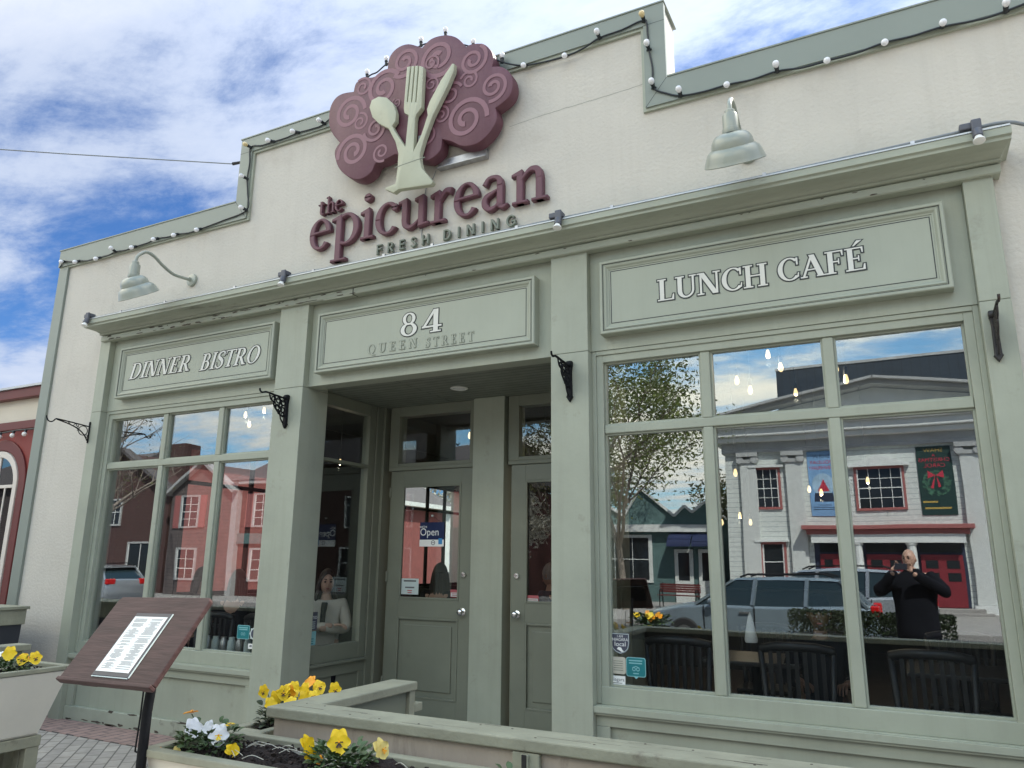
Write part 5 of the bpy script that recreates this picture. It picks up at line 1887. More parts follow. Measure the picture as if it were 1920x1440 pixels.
pansy('dense clump of bright yellow pansies in the short planter box', (-2.68, -2.28, .81), .14, .11, 190, fl, 55, 'leaf_dk')
fl = [((-5.215, -2.12, .975), CF, .052, 'yellow', None, .1), ((-5.10, -2.10, .945), CF, .042, 'yellow', True, -.2), ((-5.00, -2.08, .957), (CF + Vector((.3, .2, 0))).normalized(), .046, 'yellow', True, .3),
      ((-5.30, -2.14, .955), (0, -1, .5), .040, 'whitep', None, .2), ((-5.29, -2.2, .88), (.5, -1, .2), .024, 'pale', None, .1), ((-5.16, -2.06, .95), (.6, -.3, .7), .04, 'orange', None, .9)]
fl = [((p[0] * 1.06, -5.2 + (p[1] + 5.2) * 1.06, 1.58 + (p[2] - 1.58) * 1.06), f, r, m2, th, rl_) for p, f, r, m2, th, rl_ in fl]
pansy('orange yellow pansies in the planter box at the left edge', (-5.52, -1.96, .80), .17, .10, 170, fl, 66)
pansy('yellow pansies half hidden at the near end of the left planter box', (-5.58, -2.95, .80), .15, .11, 90, [((-5.55, -2.98, .93), CF, .045, 'yellow', True, .1), ((-5.62, -2.9, .92), (0, -1, .5), .04, 'whitep', None, .1)], 77)

pw2 = thing('patio_wall', 'low rendered patio wall left of the menu stand, seen only mirrored in the left window', 'wall', (-9, -2.45, 0))
MB().box(-14.0, -6.01, -2.505, -2.415, -.02, .908).build('wall', 'render', pw2)
MB().box(-14.0, -6.01, -2.4145, -2.392, -.02, .9075).build('lining_boards', 'lining', pw2)
MB().box(-14.0, -6.045, -2.535, -2.365, .9085, .952).build('timber_cap', 'sage_wood', pw2, bevel=.006)

# ================================================================== RED NEIGHBOUR ON THE LEFT
nb = thing('red_shop', 'red shop front with cream fascia and an arched cream window at the left edge', 'shop', (-11.5, .5, 0))
w = MB()
w.box(-16.0, -8.99, .46, .8, 0, 3.72)
w.box(-16.0, -11.25, .8, 1.6, 0, 3.6)
w.build('wall', 'nb_cream', nb)
MB().box(-16, -8.985, .36, .459, 3.60, 3.73).build('cornice', 'red_dk', nb, bevel=.01)
MB().box(-16, -8.985, .33, .80, 3.731, 3.76).build('coping', 'flash', nb)
MB().box(-16, -8.985, .39, .459, 3.19, 3.30).build('string_course', 'red_dk', nb, bevel=.008)
MB().box(-16, -8.985, .43, .4595, 0, 3.189).build('red_facade', 'red_paint', nb)
aw = MB()


def archpts(cx, hw, zb, zs, n=18):
    return [(cx - hw, zb)] + [(cx - hw * cos(pi * i / n), zs + hw * sin(pi * i / n)) for i in range(n + 1)] + [(cx + hw, zb)]


cx = -10.34
o = archpts(cx, .45, .55, 2.47); i_ = archpts(cx, .37, .63, 2.47)
aw.strip(o, i_, FACE, .395, .45)
aw.box(cx - .45, cx + .45, .395, .44, .50, .55)
aw.box(cx - .02, cx + .02, .405, .43, .63, 2.84)
aw.box(cx - .37, cx + .37, .408, .428, 2.44, 2.48)
for s in (-1, 1):
    aw.box(cx + s * .19 - .013, cx + s * .19 + .013, .409, .426, .63, 2.439)
fr = aw.build('arched_window', 'nb_white', nb, bevel=.004)
MB().slab(archpts(cx, .37, .60, 2.47), .418, .4285).build('pane', M['glass_dark'], fr)
o = archpts(cx, .60, .50, 2.47); i_ = archpts(cx, .46, .50, 2.47)
MB().strip(o, i_, FACE, .405, .4295).build('arch_moulding', 'red_dk', nb, bevel=.01)
nl = thing('string_lights', 'short run of bulbs on a black cable along the red shop fascia', 'string lights', (-10, .36, 3.16))
MB().tube(catmull([(-11.5, .36, 3.14), (-10.9, .36, 3.17), (-10.4, .36, 3.155), (-10.0, .36, 3.17), (-9.62, .36, 3.165), (-9.2, .37, 3.18)], 5), .009, 6).build('cable', 'cable', nl)
for x in (-10.9, -10.62, -10.34, -10.06, -9.80, -9.5):
    MB().tube([(x, .36, 3.165), (x, .35, 3.135)], .018, 8).build('lamp_holder', 'cable', nl)
    MB().ball((x, .345, 3.105), .03, 10, 8).build('bulb', 'lens', nl, smooth=True)


# ================================================================== ACROSS THE STREET (facing +y, seen mirrored in the glass)
def clap(name, base, row=0.16, dark=.6, rough=.75):
    return brick_mat(name, base, tuple(c * .97 for c in base), tuple(c * dark for c in base), 60.0, row, mort=.012, rough=rough, rot=(radians(90), 0, 0), bump=.5)


M['clap_white'] = clap('white_clapboard', (0.66, 0.70, 0.66), .19)
M['clap_red'] = clap('red_clapboard', (0.075, 0.021, 0.018), .20)
M['clap_pink'] = clap('pale_pink_clapboard', (0.12, 0.098, 0.092), .16)
M['trim_white'] = mat('white_trim', (0.72, 0.74, 0.71), .6, var=.06)
M['clap_flat'] = mat('white_pilaster', (0.60, 0.62, 0.59), .7, var=.08)
M['trim_dull'] = mat('weathered_house_trim', (0.40, 0.40, 0.385), .7, var=.1)
M['trim_grey'] = mat('grey_frieze', (0.42, 0.43, 0.42), .7, var=.15, scale=1.5)
M['win_red'] = mat('dusty_red_frame', (0.36, 0.12, 0.11), .6, var=.08)
M['door_red'] = mat('red_door', (0.20, 0.018, 0.026), .5, var=.08)
M['navy_metal'] = brick_mat('dark_navy_metal', (0.022, 0.036, 0.052), (0.026, 0.042, 0.060), (0.012, 0.02, 0.03), .45, 60, mort=.03, rough=.5, rot=(radians(90), 0, 0), bump=.5)
M['teal_wall'] = mat('teal_shingle', (0.10, 0.17, 0.165), .8, var=.12, scale=3)
M['brick'] = brick_mat('dark_red_brick', (0.075, 0.024, 0.021), (0.06, 0.020, 0.018), (0.10, 0.08, 0.07), .22, .075, mort=.01, rot=(radians(90), 0, 0))
M['shingle'] = mat('grey_roof_shingle', (0.10, 0.09, 0.09), .9, var=.2, scale=8)
M['awning'] = mat('navy_awning', (0.012, 0.022, 0.075), .7, var=.1)
M['dark_glass'] = mat('dark_window_glass', (0.018, 0.022, 0.026), .08, var=.05)
M['bark'] = mat('grey_bark', (0.20, 0.165, 0.135), .9, var=.3, scale=9, bump=.5, bscale=20)
M['spring'] = mat('spring_leaf', (0.25, 0.30, 0.085), .6, var=.4, scale=2)
M['spring2'] = mat('olive_leaf', (0.20, 0.20, 0.085), .6, var=.4, scale=2)
M['pale_bloom'] = mat('pale_blossom', (0.55, 0.53, 0.45), .6, var=.3, scale=3)
M['hedge'] = mat('box_hedge_leaf', (0.035, 0.055, 0.020), .6, var=.4, scale=5)
M['car_blue'] = mat('pale_blue_car_paint', (0.21, 0.265, 0.295), .2, metal=.3, var=.02, coat=.8)
M['car_silver'] = mat('silver_car_paint', (0.36, 0.39, 0.41), .25, metal=.4, var=.02, coat=.8)
M['car_white'] = mat('white_car_paint', (0.70, 0.72, 0.74), .22, var=.02, coat=.8)
M['car_glass'] = mat('car_glass', (0.02, 0.035, 0.04), .04, var=.02)
M['tyre'] = mat('rubber_tyre', (0.018, 0.018, 0.018), .8, var=.1)
M['tail'] = mat('red_tail_lamp', (0.55, 0.012, 0.012), .15, var=.03)
M['skin'] = mat('light_skin', (0.50, 0.30, 0.22), .5, var=.05)
M['skin_dk'] = mat('brown_skin', (0.17, 0.085, 0.055), .5, var=.05)
M['hair'] = mat('dark_hair', (0.018, 0.012, 0.010), .5, var=.2, scale=30)
M['hair_grey'] = mat('grey_hair', (0.35, 0.33, 0.31), .6, var=.2, scale=30)
M['cloth_dk'] = mat('black_cloth', (0.009, 0.010, 0.014), .9, var=.15, spec=.1)
M['cloth_cream'] = mat('cream_cloth', (0.52, 0.47, 0.40), .85, var=.08)
M['cloth_blue'] = mat('slate_blue_cloth', (0.05, 0.07, 0.11), .85, var=.1)
M['poster_blue'] = mat('poster_blue_paper', (0.20, 0.38, 0.62), .6, var=.25, scale=1.2)
M['poster_green'] = mat('poster_green_paper', (0.010, 0.040, 0.034), .5, var=.1)
M['p_red'] = mat('poster_red_print', (0.50, 0.03, 0.06), .6)
M['p_gold'] = mat('poster_gold_print', (0.48, 0.34, 0.08), .6)
M['p_dark'] = mat('poster_dark_print', (0.02, 0.03, 0.06), .6)
M['p_globe'] = mat('poster_globe_print', (0.36, 0.52, 0.66), .5, var=.25, scale=2)
M['p_wreath'] = mat('poster_wreath_print', (0.05, 0.14, 0.09), .7, var=.5, scale=12)


def sash(parent, x0, x1, z0, z1, y, frame, nx=3, nz=4, fw=.09, bars='trim_white', proud=.06):
    """window on a wall facing +y: frame, bars and dark pane"""
    f = MB()
    f.box(x0, x0 + fw, y, y + proud, z0, z1)
    f.box(x1 - fw, x1, y, y + proud, z0, z1)
    f.box(x0 + fw, x1 - fw, y, y + proud, z1 - fw, z1)
    f.box(x0 + fw, x1 - fw, y, y + proud, z0, z0 + fw)
    fr = f.build('window', frame, parent)
    g = MB()
    a, b, c, d = x0 + fw, x1 - fw, z0 + fw, z1 - fw
    t = .022
    g.box(a, a + .05, y, y + proud * .7, c, d)
    g.box(b - .05, b, y, y + proud * .7, c, d)
    for i in range(1, nx):
        x = a + (b - a) * i / nx
        g.box(x - t / 2, x + t / 2, y, y + proud * .6, c, d)
    for i in range(1, nz):
        z = c + (d - c) * i / nz
        k_ = t * (1.6 if i == nz // 2 else 1)
        g.box(a + .05, b - .05, y, y + proud * .5, z - k_ / 2, z + k_ / 2)
    g.build('glazing_bar', bars, fr)
    MB().box(a, b, y, y + .008, c, d).build('pane', 'dark_glass', fr)
    return fr


HY = -26.0
H = thing('white_hall', 'white clapboard hall with columns and a pediment across the street', 'hall', (-.4, HY - 4, 0))
MB().box(-6.2, 5.4, HY - 12, HY, -.2, 6.0).build('wall', 'clap_white', H)
b = MB()
b.box(-6.3, 5.5, HY - 12, HY + .18, 6.0, 6.42)
b.build('frieze', 'trim_grey', H)
b = MB()
b.box(-6.6, 5.8, HY - 12, HY + .45, 6.42, 6.62)
b.box(-6.85, 6.05, HY - 12, HY + .62, 6.621, 6.92)
b.box(-7.1, 6.3, HY - 12, HY + .78, 6.921, 7.12)
b.build('cornice', 'trim_white', H, bevel=.03)
pd = MB()
ax_ = -.4
pd.add([(ax_ - 6.6, HY + .2, 7.121), (ax_ + 6.6, HY + .2, 7.121), (ax_, HY + .2, 8.25), (ax_ - 6.6, HY - 11, 7.121), (ax_ + 6.6, HY - 11, 7.121), (ax_, HY - 11, 8.25)], [(0, 1, 2), (3, 4, 5), (0, 1, 4, 3), (1, 2, 5, 4), (0, 2, 5, 3)])
pd.build('pediment', 'trim_white', H)
rk = MB()
for s in (-1, 1):
    rk.bar((ax_ + s * 7.0, HY + .45, 7.19), (ax_, HY + .45, 8.36), .72, .14)
    rk.bar((ax_ + s * 7.0, HY + .55, 7.31), (ax_ - s * .02, HY + .55, 8.50), 1.0, .09)
rk.build('raking_cornice', 'trim_grey', H)
for x in (-5.28, -3.55, 2.43, 4.4):
    co = MB().box(x - .31, x + .31, HY + .001, HY + .16, .30, 5.55).build('column', 'clap_flat', H, bevel=.02)
    q = MB()
    q.box(x - .42, x + .42, HY + .001, HY + .30, 5.82, 5.995)
    q.box(x - .33, x + .33, HY + .001, HY + .22, 5.551, 5.70)
    for s in (-1, 1):
        q.lathe([(.02, -.02), (.15, -.02), (.15, .24), (.02, .24)], Matrix.Translation((x + s * .29, HY + .24, 5.69)) @ Matrix.Rotation(radians(90), 4, 'X'), 14, cap=True)
    q.build('capital', 'trim_grey', co)
    MB().box(x - .40, x + .40, HY + .001, HY + .24, -.1, .30).build('base', 'trim_white', co)
sash(H, -5.10, -4.08, 3.70, 5.36, HY + .001, 'win_red', 3, 4)
sash(H, -1.42, .32, 3.62, 5.22, HY + .001, 'win_red', 4, 4)
sash(H, -5.02, -4.06, .95, 2.45, HY + .001, 'win_red', 1, 2)
b = MB()
b.box(-5.25, -3.93, HY, HY + .2, 5.361, 5.45)
b.box(-5.17, -3.91, HY, HY + .2, 2.451, 2.54)
b.slab([(-1.62, 5.221), (.52, 5.221), (.52, 5.30), (-.55, 5.66), (-1.62, 5.30)], HY, HY + .22)
b.build('window_cap', 'trim_white', H)
b = MB()
b.box(-3.25, 2.15, HY, HY + .55, 2.72, 2.90)
b.box(-3.40, 2.30, HY, HY + .70, 2.901, 3.06)
b.build('entrance_lintel', 'win_red', H, bevel=.02)
MB().box(-3.1, 2.0, HY, HY + .5, 2.40, 2.719).build('entrance_beam', 'trim_white', H)
MB().box(-3.05, 1.95, HY + .0005, HY + .02, .2, 2.399).build('porch_shade_panel', 'p_dark', H)  # flat dark panel on the wall, painted shade for a recessed porch
for x0, x1 in ((-2.85, -1.75), (-1.25, .05), (.55, 1.85)):
    d = MB().box(x0, x1, HY + .021, HY + .09, .22, 1.98).build('door', 'door_red', H)
    g = MB()
    for i in range(2):
        for j in range(2):
            xa = x0 + .14 + i * (x1 - x0) * .5
            g.box(xa, xa + (x1 - x0) * .5 - .26, HY + .0905, HY + .097, 1.08 + j * .42, 1.36 + j * .42)
    g.build('door_pane', 'dark_glass', d)
    MB().box(x0, x1, HY + .021, HY + .06, 2.06, 2.36).build('transom', 'dark_glass', d)
for x in (-1.5, .3):
    MB().lathe([(.17, .2), (.15, 2.3), (.19, 2.33), (.19, 2.399)], Matrix.Translation((x, HY + .3, 0)), 16).build('porch_column', 'trim_white', H, smooth=50)
b = MB()
b.box(-3.3, 2.3, HY + .02, HY + .9, -.2, .2)
b.box(-3.5, 2.5, HY + .9, HY + 1.3, -.2, .08)
b.build('steps', 'concrete', H, bevel=.01)
# posters
FB = lambda x, z, y: face_back(x, y, z)
pq = HY + .03


def poster(label, x0, x1, z0, z1, m):
    t = thing('poster', label, 'poster', ((x0 + x1) / 2, HY, z0), 'show posters on the hall')
    MB().box(x0, x1, HY + .002, pq, z0, z1).build('sheet', m, t)
    return t


t = poster('tall blue poster with red lettering and a snow globe on the white hall', -3.02, -2.0, 3.44, 5.96, 'poster_blue')
cxp = -2.51
sans('SHAW', .22, 'lettering', 'p_dark', t, FB(cxp, 5.74, pq + .004))
sans('HOLIDAY', .20, 'lettering', 'p_red', t, FB(cxp, 5.50, pq + .004), sx=1.0)
sans('ANNIVERSARY', .20, 'lettering', 'p_red', t, FB(cxp, 5.28, pq + .004), sx=.72)
MB().slab([(cxp + .40 * cos(2 * pi * i / 28), 4.62 + .44 * sin(2 * pi * i / 28)) for i in range(28)], pq + .001, pq + .004).build('globe', 'p_globe', t)
MB().slab([(cxp - .22, 4.36), (cxp + .22, 4.36), (cxp + .10, 4.62), (cxp + .02, 4.84), (cxp - .08, 4.62)], pq + .0045, pq + .006).build('red_figure', 'p_red', t)
MB().slab([(cxp - .36, 3.98), (cxp + .36, 3.98), (cxp + .32, 4.30), (cxp - .32, 4.30)], pq + .0045, pq + .006).build('globe_base', 'p_dark', t)
lb = MB()
for z, w_ in ((3.84, .25), (3.76, .4), (3.68, .4)):
    lb.box(cxp - w_, cxp + w_, pq + .001, pq + .004, z, z + .022)
lb.build('small_print', 'p_dark', t)
t = poster('tall dark green poster with red lettering and a wreath on the white hall', .78, 1.90, 3.40, 5.90, 'poster_green')
cxp = 1.34
sans('SHAW', .22, 'lettering', 'p_gold', t, FB(cxp, 5.74, pq + .004))
sans('A', .17, 'lettering', 'p_red', t, FB(cxp, 5.54, pq + .004))
sans('CHRISTMAS', .21, 'lettering', 'p_red', t, FB(cxp, 5.37, pq + .004), sx=.92)
sans('CAROL', .21, 'lettering', 'p_red', t, FB(cxp, 5.16, pq + .004), sx=1.0)
wv = MB()
wr_ = random.Random(4)
for i in range(170):
    a = wr_.uniform(0, 2 * pi); rr_ = wr_.uniform(.24, .45)
    c0 = Vector((cxp + rr_ * cos(a), pq + .004 + i * .00004, 4.52 + rr_ * sin(a)))
    d_ = Vector((cos(a + 1.2 + wr_.uniform(-.6, .6)), 0, sin(a + 1.2 + wr_.uniform(-.6, .6)))) * .07
    s_ = Vector((-d_.z, 0, d_.x)) * .35
    wv.quad(c0 - d_, c0 - s_, c0 + d_, c0 + s_)
wv.build('wreath', 'p_wreath', t)
bw = MB()
bw.slab([(cxp, 4.80), (cxp + .24, 4.98), (cxp + .26, 4.70)], pq + .012, pq + .014)
bw.slab([(cxp, 4.80), (cxp - .24, 4.98), (cxp - .26, 4.70)], pq + .012, pq + .014)
bw.slab([(cxp - .02, 4.80), (cxp - .20, 4.35), (cxp - .10, 4.33)], pq + .0125, pq + .0145)
bw.slab([(cxp + .02, 4.80), (cxp + .14, 4.40), (cxp + .05, 4.36)], pq + .0128, pq + .0148)
bw.build('red_bow', 'p_red', t)
lb = MB()
lb.box(cxp - .50, cxp - .02, pq + .001, pq + .004, 3.84, 3.90)
lb.box(cxp - .45, cxp + .38, pq + .001, pq + .004, 3.62, 3.68)
lb.build('small_print', 'p_gold', t)

tw = thing('dark_tower', 'tall windowless dark navy block rising behind the white hall', 'building', (0, -42, 0))
MB().box(-5.7, 9.0, -52, -40, 5.0, 12.75).build('metal_wall', 'navy_metal', tw)
MB().box(-5.75, 9.05, -52.1, -39.95, 12.751, 12.9).build('coping', 'trim_grey', tw)
MB().box(-5.4, 8.7, -51.8, -40.1, -.2, 4.999).build('plinth_wall', 'trim_grey', tw)

# teal shop with a zigzag of small white gables
TY = -28.0
ts = thing('teal_shop', 'teal shop with a zigzag of white trimmed gables and navy awnings across the street', 'shop', (-11, TY - 3, 0))
zz = [(-17.0, 3.9), (-15.6, 4.9), (-14.0, 3.7), (-12.4, 4.35), (-11.28, 3.64), (-10.43, 4.89), (-8.93, 3.62), (-8.46, 4.05), (-8.14, 3.78), (-7.56, 4.2), (-7.2, 3.85)]
MB().slab([(-17.0, -.2)] + zz + [(-7.2, -.2)], TY - .3, TY).build('wall', 'teal_wall', ts)
MB().box(-16.9, -7.25, TY - 9, TY - .3, -.2, 3.6).build('rear_block', 'teal_wall', ts)
z_ = MB()
for p, q in zip(zz[:-1], zz[1:]):
    z_.bar((p[0], TY + .06, p[1] + .03), (q[0], TY + .06, q[1] + .03), .14, .10)
z_.build('gable_trim', 'trim_white', ts)
MB().box(-17.05, -7.15, TY, TY + .3, 2.98, 3.28).build('fascia', 'trim_white', ts)
sash(ts, -12.7, -10.0, .75, 2.86, TY + .001, 'trim_white', 3, 2, .12)
sash(ts, -16.2, -13.4, .75, 2.86, TY + .001, 'trim_white', 3, 2, .12)
for x0, x1 in ((-9.0, -8.2), (-7.95, -7.3)):
    d = MB().box(x0, x1, TY, TY + .08, -.1, 2.25).build('door', 'trim_white', ts)
    MB().box(x0 + .16, x1 - .16, TY + .081, TY + .09, .9, 2.1).build('door_pane', 'dark_glass', d)
    a_ = MB()
    n = 8
    for i in range(n):
        u0, u1 = pi / 2 * i / n, pi / 2 * (i + 1) / n
        a_.quad((x0 - .1, TY + .9 * sin(u0), 2.35 + .55 * cos(u0)), (x1 + .1, TY + .9 * sin(u0), 2.35 + .55 * cos(u0)), (x1 + .1, TY + .9 * sin(u1), 2.35 + .55 * cos(u1)), (x0 - .1, TY + .9 * sin(u1), 2.35 + .55 * cos(u1)))
    ao = a_.build('awning', 'awning', ts)
    sm = ao.modifiers.new('thickness', 'SOLIDIFY'); sm.thickness = .02

# red house with a pale gable
RY = -20.0
rh = thing('red_house', 'long red clapboard house with a pale gabled end across the street', 'house', (-23, RY - 4, 0))
MB().box(-27.3, -15.75, RY - 8, RY, -.2, 5.0).build('red_wall', 'clap_red', rh)
MB().slab([(-31.3, -.2), (-27.301, -.2), (-27.301, 4.75), (-29.25, 6.05), (-31.3, 4.75)], RY - 8, RY + .25).build('pale_wall', 'clap_pink', rh)
b = MB()
b.bar((-31.6, RY + .3, 4.62), (-29.25, RY + .3, 6.16), .5, .14)
b.bar((-27.0, RY + .3, 4.62), (-29.25, RY + .3, 6.16), .5, .14)
b.box(-27.299, -26.95, RY, RY + .27, -.2, 4.7)
b.box(-15.95, -15.72, RY + .001, RY + .06, -.2, 4.95)
b.box(-26.9, -15.7, RY, RY + .35, 4.96, 5.14)
b.build('white_trim', 'trim_dull', rh)
rf = MB()
rf.add([(-27.4, RY + .4, 5.141), (-15.6, RY + .4, 5.141), (-15.6, RY - 4, 7.2), (-27.4, RY - 4, 7.2), (-27.4, RY - 8.4, 5.141), (-15.6, RY - 8.4, 5.141)], [(0, 1, 2, 3), (3, 2, 5, 4), (0, 3, 4), (1, 2, 5), (0, 1, 5, 4)])
rf.build('roof', 'shingle', rh)
for x0 in (-30.6, -26.2, -23.6, -21.0, -18.4):
    y_ = RY + (.251 if x0 < -28 else .001)
    sash(rh, x0, x0 + 1.25, 3.0, 4.55, y_, 'trim_dull', 2, 4, .08)
    sh = MB()
    sh.box(x0 - .42, x0 - .02, y_, y_ + .05, 3.0, 4.55)
    sh.box(x0 + 1.27, x0 + 1.67, y_, y_ + .05, 3.0, 4.55)
    sh.build('shutter', 'win_red', rh)
    sash(rh, x0, x0 + 1.35, .65, 2.1, y_, 'trim_dull', 2, 3, .09)
MB().box(-27.0, -24.2, RY + .001, RY + .12, 2.28, 2.72).build('name_board', 'teal_wall', rh)

bh = thing('brick_house', 'dark red brick gabled house across the street at the far left', 'house', (-36, RY - 3, 0))
MB().slab([(-40.0, -.2), (-32.2, -.2), (-32.2, 4.9), (-36.0, 7.0), (-40.0, 4.9)], RY - 8, RY - .3).build('wall', 'brick', bh)
b = MB()
b.bar((-40.3, RY - .2, 4.85), (-36.0, RY - .2, 7.15), .6, .16)
b.bar((-31.9, RY - .2, 4.85), (-36.0, RY - .2, 7.15), .6, .16)
b.build('roof_edge', 'shingle', bh)
MB().box(-35.6, -33.6, RY - 3, RY - 2, 5.4, 7.6).build('chimney', 'brick', bh)
sash(bh, -36.8, -35.7, 3.2, 4.6, RY - .299, 'trim_dull', 2, 2)
sash(bh, -34.9, -32.9, .5, 2.4, RY - .299, 'trim_dull', 2, 1)

# a further row of roofs closes the street beyond the trees
for i, (x0, x1, h_, yy, m, lab) in enumerate(((-62, -44, 6.2, -24, 'clap_pink', 'pale pink clapboard house beyond the brick house'), (8.5, 22, 6.8, -25, 'brick', 'brick shop to the right of the white hall'))):
    o_ = thing('street_house', lab, 'house', ((x0 + x1) / 2, yy - 4, 0))
    MB().box(x0, x1, yy - 9, yy, -.2, h_).build('wall', m, o_)
    r2 = MB()
    r2.add([(x0 - .3, yy + .4, h_ + .001), (x1 + .3, yy + .4, h_ + .001), (x1 + .3, yy - 4.5, h_ + 2.4), (x0 - .3, yy - 4.5, h_ + 2.4), (x0 - .3, yy - 9.4, h_ + .001), (x1 + .3, yy - 9.4, h_ + .001)], [(0, 1, 2, 3), (3, 2, 5, 4), (0, 3, 4), (1, 2, 5), (0, 1, 5, 4)])
    r2.build('roof', 'shingle', o_)
    for k_ in range(4):
        xa = x0 + (x1 - x0) * (k_ + .3) / 4.2
        sash(o_, xa, xa + 1.3, 3.3, 5.0, yy + .001, 'trim_white', 2, 4)
        sash(o_, xa, xa + 1.5, .6, 2.3, yy + .001, 'trim_white', 2, 2)


def tree(label, x, y, h, cr, seed, leaves, m, leaf=.16, trunk=.18, split=.3, name='street_tree', spread=1.0, grp='street trees'):
    r = random.Random(seed)
    t = thing(name, label, 'tree', (x, y, -.15), grp)
    br = MB()
    tips = []

    def grow(p, d, L, rad, lev):
        n = 4
        P = [p]
        for i in range(n):
            d = (d + Vector((r.uniform(-.2, .2), r.uniform(-.2, .2), r.uniform(-.06, .16)))).normalized()
            P.append(P[-1] + d * (L / n))
        br.tube(P, [rad * (1 - .45 * i / n) for i in range(n + 1)], 7 if lev < 2 else 4, caps=False)
        if lev >= 2:
            tips.extend(P[1:])
        if lev < 4:
            for k_ in range(4 if lev == 0 else 3):
                i = r.randint(2, n)
                a = r.uniform(0, 2 * pi)
                nd = (d * .75 + Vector((cos(a), sin(a), r.uniform(-.1, .5))) * (.75 * spread)).normalized()
                grow(P[i], nd, L * r.uniform(.58, .80), rad * .52, lev + 1)

    grow(Vector((x, y, -.2)), Vector((0, 0, 1)), h * split, trunk, 0)
    br.build('trunk', 'bark', t, smooth=True)
    lm = MB()
    for i in range(leaves):
        p = tips[r.randrange(len(tips))] + Vector((r.gauss(0, 1), r.gauss(0, 1), r.gauss(0, 1))) * (cr * .085)
        u = Vector((r.gauss(0, 1), r.gauss(0, 1), r.gauss(0, 1))).normalized()
        v = u.orthogonal().normalized()
        s = leaf * r.uniform(.5, 1.3)
        lm.quad(p - u * s, p - v * s * .45, p + u * s, p + v * s * .45)
    lm.build('crown', m, t)
    return t


tree('tall spring tree with sparse olive leaves beside the teal shop', -8.9, -21.0, 15.5, 4.6, 3, 12000, 'spring', leaf=.075, spread=.85, trunk=.13)
tree('second spring tree with thin leaves left of the teal shop', -13.2, -22.5, 14.0, 4.2, 9, 7000, 'spring2', leaf=.085)
tree('bare budding tree behind the teal shop roof', -7.0, -36.0, 10.5, 3.6, 14, 3500, 'spring2', leaf=.12)
tree('bare budding tree between the teal shop and the red house', -14.6, -32.0, 11.0, 3.6, 19, 4500, 'spring2', leaf=.12)
tree('leafless kerb tree in front of the brick house', -29.0, -13.4, 13.5, 3.6, 27, 900, 'spring2', leaf=.07, trunk=.2)
tree('blossoming tree beside the red house end', -13.2, -18.6, 6.8, 2.4, 31, 7000, 'pale_bloom', leaf=.10)
tree('bare tree far right beyond the white hall', 9.0, -30.0, 10.0, 3.4, 41, 3000, 'spring2', leaf=.12)
tree('olive tree rising behind the red house roof', -22.0, -34.0, 11.0, 4.0, 47, 5000, 'spring2', leaf=.14)


